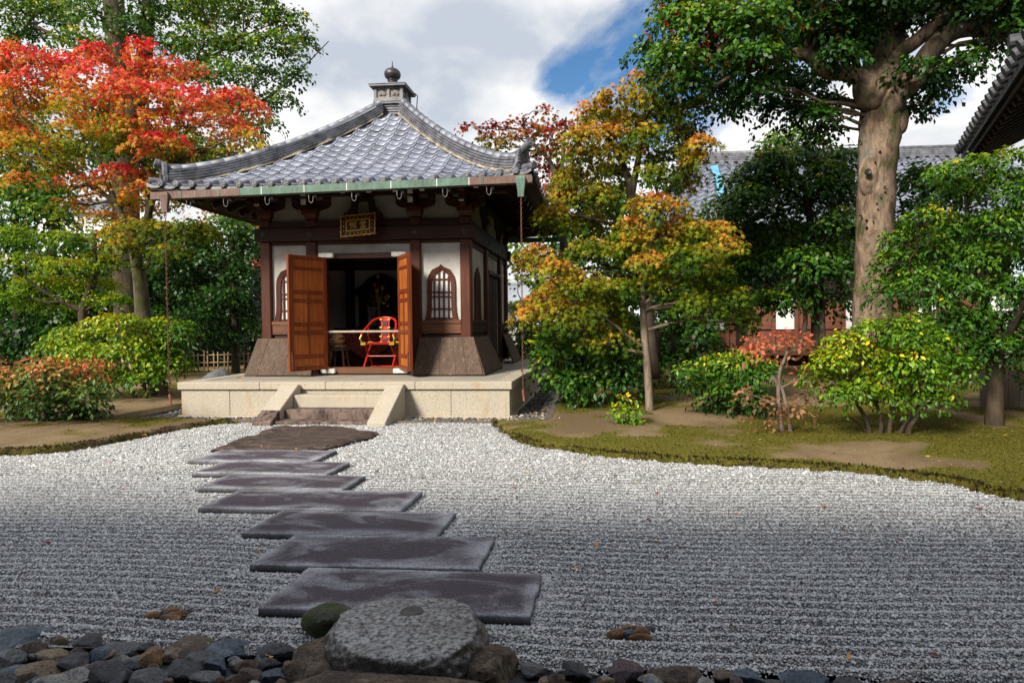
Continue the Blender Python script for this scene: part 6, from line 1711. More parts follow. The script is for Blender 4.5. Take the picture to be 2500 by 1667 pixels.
tree('slim_maple', 'slim pale trunked maple with orange topped flat leaf layers', 'tree',
     [[(1495, 962, 11.25, .085), (1492, 930, 11.25, .072), (1488, 860, 11.25, .068), (1480, 760, 11.25, .062), (1476, 680, 11.25, .055), (1482, 620, 11.25, .048), (1500, 560, 11.25, .035), (1530, 500, 11.25, .022)], [(1485, 800, 11.25, .035), (1440, 770, 11.1, .026), (1390, 730, 11, .02), (1320, 700, 10.9, .012)], [(1478, 700, 11.25, .035), (1540, 650, 11.2, .026), (1620, 600, 11.1, .015)]],
     [(1490, 600, 54, 24, 0.62), (1455, 520, 48, 26, 0.68), (1490, 470, 60, 28, 0.66), (1540, 480, 54, 24, 0.62), (1580, 520, 62, 26, 0.62), (1640, 535, 55, 26, 0.60), (1670, 570, 32, 26, 0.50), (1530, 545, 66, 26, 0.54), (1590, 585, 66, 30, 0.38), (1460, 560, 44, 26, 0.48), (1560, 630, 72, 34, 0.26), (1640, 640, 56, 40, 0.26), (1680, 690, 44, 36, 0.28), (1700, 735, 36, 24, 0.30), (1500, 650, 56, 22, 0.40), (1600, 700, 66, 36, 0.22),
      (1300, 660, 62, 28, 0.64), (1240, 690, 46, 28, 0.66), (1220, 725, 36, 24, 0.62), (1350, 650, 52, 28, 0.54), (1290, 710, 72, 30, 0.50), (1370, 700, 62, 30, 0.44), (1400, 745, 56, 28, 0.42), (1330, 750, 62, 28, 0.40), (1420, 780, 36, 20, 0.44), (1360, 790, 42, 16, 0.38), (1420, 660, 52, 32, 0.30), (1270, 620, 56, 26, 0.56)],
     'maple', .100, 2.6, 'amber', M_BARKP, 11.1, kh=.22, kn=.05, seed=43, jit=.5, thick=.85)
# --- bushes on the right bank
tree('glossy_bush', 'dense glossy green bush beside the platform under the slim maple', 'shrub',
     [[(1362, 940, 12.3, .035), (1350, 900, 12.3, .028), (1330, 850, 12.3, .02)], [(1372, 940, 12.3, .035), (1390, 890, 12.3, .025), (1410, 840, 12.3, .018)], [(1356, 940, 12.4, .03), (1300, 880, 12.2, .02)]],
     [(1290, 800, 60, 34, 0.58), (1260, 845, 36, 34, 0.64), (1340, 835, 72, 36, 0.48), (1410, 830, 62, 36, 0.40), (1300, 870, 62, 30, 0.52), (1380, 880, 70, 30, 0.38), (1440, 875, 44, 34, 0.34), (1255, 790, 32, 24, 0.66), (1340, 905, 52, 16, 0.40)],
     'oval', .115, 2.3, 'ever', M_BARK, 12.2, kh=.16, kn=.13, seed=44, jit=.4, leafmat=M_GLOSS, br=.015)
tree('seedling_bush', 'tiny leafy bush in the moss in front of the slim maple', 'shrub', [[(1442, 990, 9.75, .018), (1440, 960, 9.75, .014), (1445, 925, 9.75, .008)], [(1441, 985, 9.75, .012), (1428, 955, 9.75, .008)]],
     [(1440, 915, 18, 9, .80), (1425, 938, 17, 10, .62), (1452, 940, 17, 12, .62), (1440, 958, 22, 11, .55), (1432, 973, 16, 8, .45), (1452, 972, 14, 8, .45)], 'oval', .075, 2.4, 'gold', M_BARK, 9.75, kh=.1, seed=45, leafmat=M_GLOSS, br=.006)
tree('green_bush', 'rounded dark green bush left of the orange sapling', 'shrub',
     [[(1688, 975, 10.7, .03), (1672, 930, 10.7, .025), (1650, 880, 10.7, .02)], [(1700, 975, 10.7, .03), (1705, 930, 10.7, .025), (1720, 880, 10.7, .02)], [(1712, 972, 10.8, .03), (1740, 920, 10.7, .02)], [(1694, 975, 10.6, .03), (1690, 900, 10.6, .02)]],
     [(1650, 835, 62, 24, 0.66), (1710, 828, 52, 24, 0.66), (1605, 860, 44, 26, 0.58), (1680, 870, 66, 26, 0.58), (1740, 870, 40, 28, 0.52), (1630, 895, 56, 26, 0.52), (1700, 915, 60, 28, 0.46), (1655, 935, 46, 22, 0.40), (1740, 920, 30, 22, 0.46), (1582, 845, 28, 16, 0.61), (1755, 840, 30, 20, 0.56)],
     'oval', .082, 2.4, 'ever', M_BARK, 10.6, kh=.22, kn=.10, seed=46, jit=.35, leafmat=M_GLOSS, br=.014)
tree('orange_sapling', 'thin crooked sapling with sparse orange leaves between two bushes', 'tree',
     [[(1800, 1013, 9.1, .032), (1793, 960, 9.1, .028), (1788, 900, 9.1, .03), (1792, 850, 9.1, .026), (1808, 810, 9.1, .022), (1805, 785, 9.1, .012)], [(1818, 1012, 9.1, .034), (1812, 960, 9.1, .028), (1800, 905, 9.1, .026), (1790, 880, 9.1, .02)], [(1789, 885, 9.1, .024), (1775, 868, 9.1, .026), (1768, 880, 9.1, .012)], [(1795, 890, 9.1, .014), (1835, 870, 9.05, .009), (1862, 858, 9.0, .005)], [(1795, 930, 9.1, .012), (1750, 915, 9.05, .008), (1715, 905, 9, .005)], [(1806, 800, 9.1, .012), (1760, 790, 9.05, .008), (1712, 782, 9, .004)], [(1806, 800, 9.1, .012), (1850, 785, 9.05, .008)]],
     [(1745, 780, 36, 9, .78), (1790, 775, 30, 9, .74), (1835, 782, 30, 10, .55), (1770, 805, 34, 8, .68), (1740, 800, 24, 7, .70), (1850, 800, 18, 8, .45), (1855, 858, 20, 6, .66), (1730, 908, 32, 8, .26), (1770, 925, 30, 9, .22), (1830, 940, 28, 10, .36), (1775, 960, 24, 6, .18), (1845, 905, 18, 8, .4), (1780, 980, 20, 6, .3)],
     'oval', .082, 1.9, 'dry', M_BARKTWIG, 9.1, kh=.10, kn=.12, seed=47, jit=.25, br=.010, twigs=True)
tree('yellow_green_bush', 'big yellow green bush with many stems right of the orange sapling', 'shrub',
     [[(2000, 1015, 9.0, .034), (1992, 970, 9, .03), (1970, 930, 9, .024), (1940, 890, 9, .015)], [(2015, 1018, 8.95, .036), (2025, 970, 8.95, .03), (2010, 920, 8.95, .02)], [(2040, 1020, 9, .04), (2045, 970, 9, .03), (2060, 910, 9, .02)], [(2055, 1018, 9.05, .032), (2075, 980, 9, .025), (2110, 930, 9, .018)], [(2090, 1022, 8.95, .045), (2088, 985, 8.95, .036), (2105, 960, 8.95, .028), (2140, 920, 8.95, .018)], [(2005, 1015, 9.05, .03), (1985, 985, 9.05, .02), (1955, 960, 9, .015)]],
     [(2010, 760, 56, 30, 0.44), (2080, 765, 56, 34, 0.43), (2140, 780, 52, 36, 0.38), (1950, 790, 56, 32, 0.64), (2020, 815, 72, 34, 0.62), (2100, 825, 66, 36, 0.52), (2170, 830, 48, 36, 0.36), (1900, 830, 44, 34, 0.62), (1960, 850, 66, 34, 0.58), (2050, 856, 72, 28, 0.52), (2130, 871, 62, 28, 0.42), (1900, 866, 48, 25, 0.48), (1980, 891, 66, 22, 0.46), (2070, 911, 66, 20, 0.42), (2190, 861, 36, 25, 0.34), (1930, 906, 40, 17, 0.38), (2150, 916, 48, 17, 0.34), (2215, 840, 24, 24, 0.30), (2060, 735, 20, 18, 0.48), (2120, 735, 20, 20, 0.40)],
     'oval', .070, 2.3, 'gold', M_BARK, 8.95, kh=.12, kn=.13, seed=48, jit=.45, leafmat=M_GLOSS, br=.014)
# --- right: evergreen with the dark trunk
tree('camellia_tree', 'dark glossy evergreen with black trunk at the right edge', 'tree',
     [[(2284, 1000, 9.7, .13), (2284, 940, 9.7, .115), (2286, 860, 9.7, .11), (2280, 780, 9.7, .09), (2260, 680, 9.7, .06), (2240, 560, 9.7, .035)], [(2284, 830, 9.7, .07), (2330, 740, 9.6, .05), (2380, 640, 9.6, .03)], [(2280, 760, 9.7, .06), (2180, 680, 9.6, .04), (2090, 620, 9.5, .02)], [(2260, 600, 9.7, .035), (2220, 480, 9.7, .03), (2260, 400, 9.7, .015)]],
     [(2240, 378, 62, 22, 0.72), (2310, 368, 50, 26, 0.70), (2170, 400, 52, 24, 0.64), (2290, 420, 62, 28, 0.62), (2210, 440, 62, 26, 0.58), (2340, 440, 36, 34, 0.56), (2130, 500, 62, 24, 0.62), (2200, 520, 72, 30, 0.64), (2290, 510, 66, 34, 0.58), (2090, 545, 62, 26, 0.62), (2150, 580, 72, 32, 0.62), (2250, 590, 76, 36, 0.58), (2335, 590, 46, 40, 0.52), (2060, 600, 52, 26, 0.56), (2110, 640, 72, 32, 0.56), (2200, 660, 76, 34, 0.54), (2300, 670, 66, 38, 0.50), (2050, 670, 48, 24, 0.52), (2130, 700, 66, 26, 0.50), (2230, 730, 72, 34, 0.46), (2320, 750, 56, 42, 0.42), (2290, 800, 62, 34, 0.38), (2220, 790, 52, 26, 0.40), (2340, 830, 30, 36, 0.36), (2020, 655, 30, 18, 0.52), (2380, 500, 50, 80, 0.56), (2390, 700, 50, 90, 0.46)],
     'oval', .076, 2.1, 'ever', M_BARK, 9.6, kh=.18, kn=.075, seed=49, jit=.6, leafmat=M_GLOSS, br=.02)
# --- right: great trunk
S_TR = [[(2006, 830, 13.2, 0.402), (2004, 760, 13.2, 0.368), (2006, 640, 13.2, 0.347), (2010, 520, 13.2, 0.342), (2014, 420, 13.2, 0.342), (2018, 340, 13.2, 0.368), (2024, 270, 13.2, 0.393), (2030, 215, 13.2, 0.402), (2028, 160, 13.2, 0.342), (2015, 90, 13.2, 0.308), (2010, 20, 13.2, 0.291), (2012, -120, 13.2, 0.257)],
        [(2045, 225, 13.0, .25), (2090, 190, 12.9, .21), (2130, 130, 12.8, .19), (2170, 85, 12.7, .175), (2220, 65, 12.6, .16), (2290, 70, 12.5, .14), (2360, 40, 12.4, .12)],
        [(2010, 205, 13.0, .22), (1960, 170, 12.9, .17), (1900, 165, 12.8, .14), (1850, 125, 12.7, .12), (1790, 135, 12.6, .09), (1700, 165, 12.4, .05), (1640, 200, 12.3, .03)],
        [(2025, 190, 13.0, .17), (2060, 130, 12.9, .14), (2110, 90, 12.8, .13), (2180, 30, 12.7, .12), (2230, -30, 12.6, .1)],
        [(1985, 245, 13.2, .09), (1920, 232, 13.3, .07), (1870, 250, 13.4, .05)], [(1990, 110, 13.2, .12), (1930, 100, 13.3, .09), (1850, 120, 13.4, .06)], [(2045, 215, 13.2, .2), (2058, 120, 13.3, .16), (2062, 20, 13.3, .14), (2070, -80, 13.3, .12)]]
tree('great_tree', 'huge evergreen with thick pale knobbly trunk and spreading boughs at the right', 'tree', S_TR,
     [(1960, 90, 60, 34, .42), (1920, 130, 60, 30, .38), (1780, 180, 70, 30, .36), (1990, -10, 90, 40, .4), (1560, 60, 75, 45, 0.59), (1490, 120, 48, 22, 0.55), (1560, 135, 70, 36, 0.51), (1650, 60, 80, 50, 0.59), (1640, 130, 80, 44, 0.49), (1740, 60, 80, 48, 0.57), (1730, 135, 80, 40, 0.45), (1830, 40, 80, 46, 0.55), (1820, 110, 70, 36, 0.43), (1900, 60, 70, 46, 0.47), (1580, 200, 60, 30, 0.35), (1660, 210, 66, 34, 0.29), (1740, 210, 62, 28, 0.33), (1670, 250, 36, 18, 0.27), (1790, 245, 56, 24, 0.31), (1860, 270, 60, 26, 0.33), (1910, 240, 50, 26, 0.33), (1850, 200, 50, 26, 0.31), (1960, 30, 70, 40, 0.43),
      (1900, 300, 44, 18, 0.33), (2060, 20, 70, 40, 0.39), (2130, 20, 70, 36, 0.41), (2210, 10, 80, 40, 0.41), (2290, 20, 70, 46, 0.39), (2340, 70, 44, 40, 0.39), (2120, 200, 56, 28, 0.35), (2170, 160, 52, 28, 0.37), (2220, 140, 46, 22, 0.35), (2120, 245, 36, 16, 0.35), (2100, 160, 50, 24, 0.33), (2270, 110, 44, 20, 0.35), (1700, 0, 140, 40, 0.59), (1900, -20, 140, 40, 0.49), (2200, -40, 160, 40, 0.44), (1560, 0, 60, 30, 0.59), (1530, 160, 50, 24, 0.39), (2340, 20, 60, 40, 0.39)],
     'small', .118, 3.3, 'ever', M_BARKBIG, 12.7, kh=.22, kn=.08, seed=50, jit=1.0, leafmat=M_GLOSS, br=.04)
# burls and knot holes on the great trunk
gt_ = [o for o in bpy.data.objects if o.name.startswith('great_tree')][0]
def burl(px, py, rpx, rz, Y=13.2, hole=False):
    c = P(px, py, Y); m = MPX(Y); me = rock_mesh('burl', int(px), 3, .14, (rpx * m, rpx * m * .8, rz * m), 0, .02); me.materials.append(M_BARKBIG)
    place('burl', me, gt_, Matrix.Translation(c))
for a in [(1998, 205, 36, 50, 12.98), (2046, 228, 32, 48, 12.98), (2064, 275, 22, 34, 13.10), (2014, 316, 24, 44, 13.06), (1998, 405, 24, 50, 13.03), (2030, 180, 36, 40, 12.95)]: burl(*a)
for px, py, r_, yy in ((1995, 394, 6, 12.755),):
    c = P(px, py, yy); rr2 = r_ * MPX(12.7); ax = Vector((-.15, -1, .12)).normalized(); e1 = ax.orthogonal().normalized(); e2 = ax.cross(e1)
    ringp = [c + (e1 * math.cos(t) + e2 * math.sin(t) * 1.1) * rr2 * 1.25 for t in [2 * math.pi * q / 16 for q in range(17)]]
    MB().lathe([(rr2 * 1.3, -.03), (rr2 * 1.0, .0), (.01, -.006)], c, 16, Matrix((e1, e2, ax)).transposed()).build('knot_hole_shade', M_BLACK, gt_)  # black plug; the dark inside the hole is put in by colour
mb = MB()
for k in range(26):                                      # little snags left on the bark
    t = random.random(); py = 330 + 420 * t; a = random.uniform(-1.35, 1.35); c = P(2008 - 2 * t, py, 13.2); r_ = .365
    d = Vector((math.sin(a), -math.cos(a), .1)); mb.tube([c + d * r_ * .93, c + d * (r_ + random.uniform(.02, .05))], [random.uniform(.014, .03), .008], 5)
mb.build('bark_snags', M_BARK, gt_)
rb_ = MB()                                               # red berries
for k in range(150):
    q = random.choice([(1650, 60, 80, 50), (1740, 60, 80, 48), (1830, 40, 80, 46), (1640, 130, 80, 44), (1560, 60, 75, 45), (1730, 135, 80, 40), (1900, 60, 70, 46)])
    c = P(q[0] + random.gauss(0, q[2] * .6), q[1] + random.gauss(0, q[3] * .6), 12.2)
    for j in range(4): rb_.lathe([(.004, -.014), (.015, 0), (.004, .014)], c + Vector((random.gauss(0, .03), random.gauss(0, .03), random.gauss(0, .03))), 5)
rb_.build('berries', M_LACQ, gt_, kind='stuff')
# --- right: shaded trees behind
BG2 = [('cloud pruned dark evergreen left of the great trunk', 16, [[(1875, 800, 16, .12), (1872, 700, 16, .10), (1865, 560, 16, .09), (1850, 440, 16, .08), (1815, 385, 16, .06), (1812, 350, 16, .04)], [(1850, 440, 16, .06), (1890, 410, 16, .05), (1902, 395, 16, .02)], [(1815, 385, 16, .05), (1860, 368, 16, .04), (1885, 345, 16, .02)]], [(1760, 380, 46, 30, 0.56), (1830, 360, 60, 34, 0.58), (1890, 400, 50, 34, 0.56), (1720, 440, 50, 34, 0.56), (1950, 360, 34, 30, 0.54), (1800, 440, 60, 34, 0.54), (1930, 440, 50, 36, 0.52), (1780, 325, 46, 26, 0.62), (1840, 310, 46, 24, 0.62), (1880, 335, 30, 22, 0.54), (1740, 395, 48, 28, 0.56), (1790, 415, 66, 26, 0.54), (1900, 430, 56, 28, 0.52), (1840, 470, 70, 30, 0.48), (1730, 450, 60, 30, 0.52), (1930, 400, 40, 30, 0.58), (1780, 360, 50, 24, 0.64), (1700, 420, 46, 26, 0.60), (1950, 470, 40, 40, 0.56), (1900, 370, 40, 24, 0.58), (1660, 470, 40, 30, 0.56)]),
       ('dense shaded tree behind the slim maple', 17, [[(1700, 800, 17, .12), (1702, 680, 17, .10), (1700, 520, 17, .06)]], [(1680, 500, 60, 40, 0.52), (1720, 560, 70, 48, 0.44), (1660, 600, 60, 50, 0.40), (1740, 640, 70, 44, 0.44), (1690, 690, 70, 34, 0.42), (1640, 680, 50, 40, 0.46), (1590, 600, 60, 60, 0.42), (1760, 500, 60, 40, 0.58), (1640, 540, 60, 40, 0.52), (1700, 620, 90, 40, 0.54)]),
       ('dense shaded tree just left of the great trunk', 15.5, [[(1890, 790, 15.5, .07), (1888, 700, 15.5, .06), (1885, 560, 15.5, .04)], [(1840, 790, 15.5, .06), (1850, 720, 15.5, .05), (1820, 640, 15.5, .03)]], [(1840, 540, 80, 44, 0.46), (1920, 520, 50, 50, 0.46), (1800, 600, 70, 44, 0.46), (1890, 620, 70, 48, 0.42), (1830, 680, 76, 34, 0.42), (1920, 690, 50, 36, 0.46), (1770, 690, 50, 30, 0.52), (1930, 590, 44, 50, 0.52), (1850, 600, 60, 40, 0.52)]),
       ('dark understorey tree between the two maple trunks', 15, [[(1545, 900, 15, .07), (1545, 800, 15, .06), (1540, 700, 15, .05)], [(1510, 860, 15, .12), (1508, 760, 15, .1)]], [(1540, 690, 66, 44, 0.40), (1600, 760, 66, 36, 0.40), (1500, 770, 62, 40, 0.38), (1560, 820, 70, 28, 0.38), (1470, 840, 50, 30, 0.36), (1640, 800, 40, 24, 0.42), (1420, 760, 60, 50, 0.38), (1360, 700, 60, 60, 0.36)]),
       ('yellow green bush peeping past the hall corner', 20, [[(1195, 840, 20, .06), (1195, 790, 20, .05), (1196, 740, 20, .03)]], [(1195, 715, 34, 22, 0.76), (1200, 755, 36, 24, 0.66), (1195, 800, 36, 26, 0.50), (1215, 700, 24, 18, 0.72), (1250, 780, 50, 50, 0.46), (1195, 570, 34, 22, 0.66)]),
       ('shaded evergreen right of the great trunk', 15, [[(2130, 840, 15, .1), (2130, 700, 15, .09), (2135, 500, 15, .06)]], [(2110, 400, 40, 30, 0.54), (2160, 430, 50, 30, 0.52), (2110, 420, 44, 24, 0.50), (2100, 480, 44, 30, 0.44), (2090, 620, 44, 60, 0.38), (2200, 460, 60, 60, 0.40), (2180, 620, 80, 60, 0.36), (2280, 560, 80, 80, 0.34), (2200, 760, 80, 50, 0.32)]),
       ('broad dark tree closing the view behind the maples', 22, [[(1420, 850, 22, .2), (1420, 600, 22, .18), (1415, 450, 22, .12)]], [(1400, 480, 90, 60, 0.52), (1320, 560, 80, 70, 0.46), (1480, 560, 90, 70, 0.42), (1560, 640, 80, 80, 0.36), (1400, 680, 100, 80, 0.36), (1290, 700, 70, 80, 0.38), (1500, 780, 110, 50, 0.32), (1360, 800, 100, 50, 0.32)])]
for i, (lab, Y, tr_, pads) in enumerate(BG2):
    tree('evergreen_tree', lab, 'tree', tr_, pads, 'small', .125 if Y < 18 else .19, 2.4, 'ever', M_BARK, Y, kh=.18, kn=.12, seed=60 + i, jit=.8, twigs=i == 0, br=.03, group='trees beyond the court', leafmat=M_GLOSS)
print('LEAVES', NLEAF)
# ------------------------------------------------------------------ low ground cover and surroundings
def scatter(name, label, cat, n, region, size, colors, seed, upright=False, edge=None):
    rg = np.random.default_rng(seed); x = rg.uniform(region[0], region[1], n); y = rg.uniform(region[2], region[3], n)
    z, sd = ground_z(x, y)
    k = (sd > .0) if edge is None else ((sd > -.05) & (sd < edge * (.4 + 1.3 * vnoise(x, y, .4, 33))))
    if upright and edge is None: k &= moss_mask(x, y, sd) > .55
    k &= ~((x > -8.4) & (x < -.9) & (y > 10.3))
    x, y, z = x[k], y[k], z[k]; m = len(x); sz = size * rg.lognormal(0, .35, m)
    nn = unit(rg.normal(size=(m, 3)) * (.9 if upright else .25) + np.array([0, -.5 if upright else 0, .4 if upright else 1])); dd = rg.normal(size=(m, 3)) + np.array([0, 0, 1.6 if upright else 0])
    c = np.array(colors)[rg.integers(0, len(colors), m)] * rg.uniform(.6, 1.25, m)[:, None]
    V, Fa, C = leaf_arrays('small', np.stack([x, y, z + .004], -1), nn, dd, sz, c)
    tag(link(name, np_mesh(name, V, Fa, M_LEAF, C)), label, cat, None, 'stuff')
scatter('leaf_litter', 'specks of dry leaf litter strewn over the soil banks', 'leaf litter', 9000, (-11, 7.5, 5.4, 14), .022, [(.30, .22, .12), (.40, .31, .18), (.16, .10, .05), (.42, .30, .08), (.5, .44, .34), (.10, .06, .03)], 5)
scatter('moss_tufts', 'short olive moss tufts on the banks', 'moss', 110000, (-9.5, 7.5, 5.4, 13), .015, [(.07, .075, .010), (.13, .125, .016), (.17, .145, .02), (.05, .055, .008)], 6, True)
scatter('edge_moss', 'dark fuzzy moss hanging over the gravel edge', 'moss', 330000, (-9.5, 7.5, 5.0, 10.3), .022, [(.030, .022, .010), (.045, .036, .010), (.055, .055, .010), (.02, .014, .008)], 7, True, .09)

rg_ = np.random.default_rng(77)                          # crumbs of leaf and twig on the gravel
n_ = 1500; gx_, gy_ = rg_.uniform(-8, 5, n_), rg_.uniform(3.1, 10.2, n_); kk = inpoly(gx_, gy_, COURT); gx_, gy_ = gx_[kk], gy_[kk]; n_ = len(gx_)
V, Fa, C = leaf_arrays('small', np.stack([gx_, gy_, ridge(gx_, gy_) + .014], -1), unit(rg_.normal(size=(n_, 3)) * .3 + np.array([0, 0, 1])), rg_.normal(size=(n_, 3)), .016 * rg_.lognormal(0, .4, n_), np.array([(.12, .06, .03), (.30, .14, .05), (.06, .04, .03), (.28, .05, .03), (.25, .22, .06)])[rg_.integers(0, 5, n_)])
tag(link('gravel_litter', np_mesh('gravel_litter', V, Fa, M_LEAF, C)), 'crumbs of leaf and twig scattered over the gravel', 'leaf litter', None, 'stuff')
# bamboo lattice fence
fn_ = thing('bamboo_fence', 'low bamboo lattice fence behind the left end of the platform', 'fence', G(500, 862, .05) * 1.0)
yF = 20.6
xa, xb = P(420, 830, yF).x, P(585, 830, yF).x
for k in range(15):
    x = xa + (xb - xa) * k / 14 + random.uniform(-.03, .03); ztop = P(500, random.uniform(800, 812), yF).z
    MB().tube([(x + random.uniform(-.02, .02), yF - (.03 if k % 2 else -.03), .0), (x, yF - (.03 if k % 2 else -.03), ztop)], .022, 7).build('upright', M_BAMBOO, fn_, smooth=True)
for py in (815, 832, 850):
    z = P(500, py, yF).z
    for s in (0,): MB().tube([(xa - .1, yF, z - .03), (xb + .1, yF, z + .03)], .02, 7).build('rail', M_BAMBOO, fn_, smooth=True)
for k in range(2):
    x = xa + (xb - xa) * (.02 if k == 0 else .86); MB().tube([(x, yF + .08, 0), (x, yF + .08, P(500, 792, yF).z)], .06, 9).build('post', M_BARK, fn_)
# second bamboo pieces seen through the shrub
lf = thing('bamboo_fence', 'short pink brown fence posts seen through the yellowing shrub', 'fence', G(290, 870, .05))
for px in (262, 282, 300): MB().tube([P(px, 900, 16.5), P(px + 1, 818, 16.5)], .05, 8).build('post', M_BAMBOO, lf, smooth=True)
MB().tube([P(240, 868, 16.5), P(320, 868, 16.5)], .03, 8).build('rail', M_BAMBOO, lf, smooth=True)
# ------------------------------------------------------------------ distant houses
def wavy_roof(mb, A, B, C, D, cols, rows, amp=.035):
    """tile rows from ridge A-B to eave D-C"""
    A, B, C, D = map(Vector, (A, B, C, D)); n = cols * 6
    up = (B - A).cross(D - A).normalized()
    if up.z < 0: up = -up
    for r in range(rows):
        t0, t1 = r / rows, (r + 1.15) / rows
        a0, b0 = A.lerp(D, t0), B.lerp(C, t0); a1, b1 = A.lerp(D, min(1, t1)), B.lerp(C, min(1, t1))
        vs = []
        for k in range(n + 1):
            u = k / n; w = amp * math.cos(2 * math.pi * u * cols); vs += [a0.lerp(b0, u) + up * w, a1.lerp(b1, u) + up * (w + .05), a1.lerp(b1, u) + up * (w + .01)]
        fs = []
        for k in range(n): fs += [(k * 3, k * 3 + 3, k * 3 + 4, k * 3 + 1), (k * 3 + 1, k * 3 + 4, k * 3 + 5, k * 3 + 2)]
        mb.add(vs, fs)
ho = thing('long_hall', 'long hall with grey tiled roof and red brown walls behind the right trees', 'building', P(1880, 780, 24))
Yr, Ye = 25.5, 20.9
rl, rr_ = P(1560, 378, Yr), P(2300, 364, Yr); rr_.z = rl.z
el, er = Vector((rl.x - 1.2, Ye, rl.z - 3.0)), Vector((rr_.x, Ye, rl.z - 3.0))
mb = MB(); wavy_roof(mb, rl, rr_, er, el, 40, 14); rf = mb.build('roof', M_TILE, ho, fix=False)
mb = MB(); wavy_roof(mb, rl, rr_, er + Vector((0, 2 * (Yr - Ye), 0)), el + Vector((0, 2 * (Yr - Ye), 0)), 40, 6); mb.build('roof_back', M_TILE, ho, fix=False)
for k in range(4): MB().box(rl.x - .1, rr_.x, Yr - .16 + k * .01, Yr + .16, rl.z + .02 + k * .075, rl.z + .085 + k * .075).build('ridge_course', M_RIDGE, rf)
MB().tube([(rl.x - .15, Yr, rl.z + .36), (rr_.x, Yr, rl.z + .36)], .09, 10).build('ridge_cap', M_RIDGE, rf, smooth=True)
nd = 34
for k in range(nd):
    x = rl.x + (rr_.x - rl.x) * (k + .5) / nd; MB().lathe([(.10, 0), (.10, .05), (.07, .055), (.01, .05)], (x, Yr - .28, rl.z - .06), 12, Matrix.Rotation(math.pi / 2, 3, 'X')).build('ridge_disc', M_RIDGE, rf)
MB().tube([rl + Vector((.25, 0, .12)), el + Vector((.3, 0, .12))], .14, 10).build('verge_roll', M_RIDGE, rf, smooth=True)
MB().tube([rl + Vector((.6, 0, .10)), el + Vector((.65, 0, .10))], .10, 10).build('verge_roll', M_RIDGE, rf, smooth=True)
d0, d1 = P(1640, 385, 24.9), P(1660, 475, 22.2)
up_ = Vector((0, -.5, .85)).normalized() * .13
tp = MB()
for k in range(9):
    c = d0.lerp(d1, k / 8); tt = k / 8
    c.z = rl.z - 3.0 * (Yr - c.y) / (Yr - Ye) + .16
    w = .13 + random.uniform(-.05, .05); c.x += random.uniform(-.04, .04); tp.add([c + Vector((-w, 0, 0)), c + Vector((w, 0, random.uniform(-.02, .04)))], [])
tp.f = [[2 * k, 2 * k + 1, 2 * k + 3, 2 * k + 2] for k in range(8)]; tp.mi = [0] * 8
tag(tp.build('blue_tarp', M_TARP, fix=False), 'strip of bright blue tarpaulin on the long roof', 'tarpaulin')
wx0, wx1 = el.x + 1.0, er.x - 1
MB().box(wx0, wx1, 23.2, 23.4, 1.2, el.z + .4).build('upper_wall', M_DARK, ho)
MB().box(wx0, wx1, 23.1, 23.3, .0, .55).build('plinth_wall', M_DARK, ho)
xs_ = np.linspace(wx0, wx1, 15)
for k in range(14):
    a, b = xs_[k], xs_[k + 1]
    MB().box(a + .06, b - .06, 23.15, 23.22, .62, 1.3).build('wall_board', M_REDWALL, ho)
    MB().box(a + .06, b - .06, 23.16, 23.22, 1.36, 2.4).build('shoji_panel', M_PAPER if k % 3 == 1 else M_REDWALL, ho)
    MB().box(a - .06, a + .06, 23.08, 23.2, .5, el.z + .2).build('post', M_REDWALL, ho)
MB().box(wx0 - .2, wx1 + .2, 22.3, 23.1, .5, .6).build('veranda', M_SILL, ho)
# roof verge at the right edge
vr = thing('near_hall', 'dark tiled eave of a hall cut by the right edge', 'building', (9.5, 10.5, 0))
EZ2 = 4.9
M_TILESHADED = m_simple('shade_darkened_tile', (0.025, 0.026, 0.03), (0.075, 0.078, 0.09), 6, 0.55)  # tile colour darkened to stand in for the shade on this eave
fa, fb = G(2208, 352, EZ2), G(2480, -75, EZ2)
al = (fb - fa).normalized(); inn = Vector((-al.y, al.x, 0))
if inn.x < 0: inn = -inn
def eslab(nm, d0, d1, z0, z1, th, mt):
    vs = []
    for p_ in (fa, fb):
        for d_, z_ in ((d0, z0), (d1, z1), (d1, z1 - th), (d0, z0 - th)): vs.append(p_ + inn * d_ + Vector((0, 0, z_)))
    MB().add(vs, [(0, 1, 2, 3), (7, 6, 5, 4), (0, 4, 5, 1), (1, 5, 6, 2), (2, 6, 7, 3), (3, 7, 4, 0)]).build(nm, mt, vr)
eslab('roof_tiles', .0, 4.5, .0, 2.6, .12, M_RIDGE); eslab('eave_boards', .06, 4.4, -.14, 2.4, .08, M_DARK)
L = (fb - fa).length; s_ = .1
while s_ < L:
    c = fa + al * s_ + Vector((0, 0, .02))
    MB().tube([c - inn * .10, c + inn * .5 + Vector((0, 0, .29))], .085, 12).build('eave_roll', M_TILESHADED, vr)
    rp = c + inn * .12 + Vector((0, 0, -.27)); MB().bar(rp, rp + inn * 1.8 + Vector((0, 0, .9)), .09, .11).build('rafter', M_DARK, vr); s_ += .30
wp0, wp1 = fa + inn * 1.5, fb + inn * 1.5
MB().add([(wp0.x, wp0.y, 0), (wp1.x, wp1.y, 0), (wp1.x, wp1.y, EZ2 + .5), (wp0.x, wp0.y, EZ2 + .5)] + [(wp0.x + inn.x * .12, wp0.y + inn.y * .12, 0), (wp1.x + inn.x * .12, wp1.y + inn.y * .12, 0), (wp1.x + inn.x * .12, wp1.y + inn.y * .12, EZ2 + .5), (wp0.x + inn.x * .12, wp0.y + inn.y * .12, EZ2 + .5)], [(0, 1, 2, 3), (7, 6, 5, 4), (0, 4, 5, 1), (1, 5, 6, 2), (2, 6, 7, 3), (3, 7, 4, 0)]).build('wall', M_PLASTER_GREEN, vr)
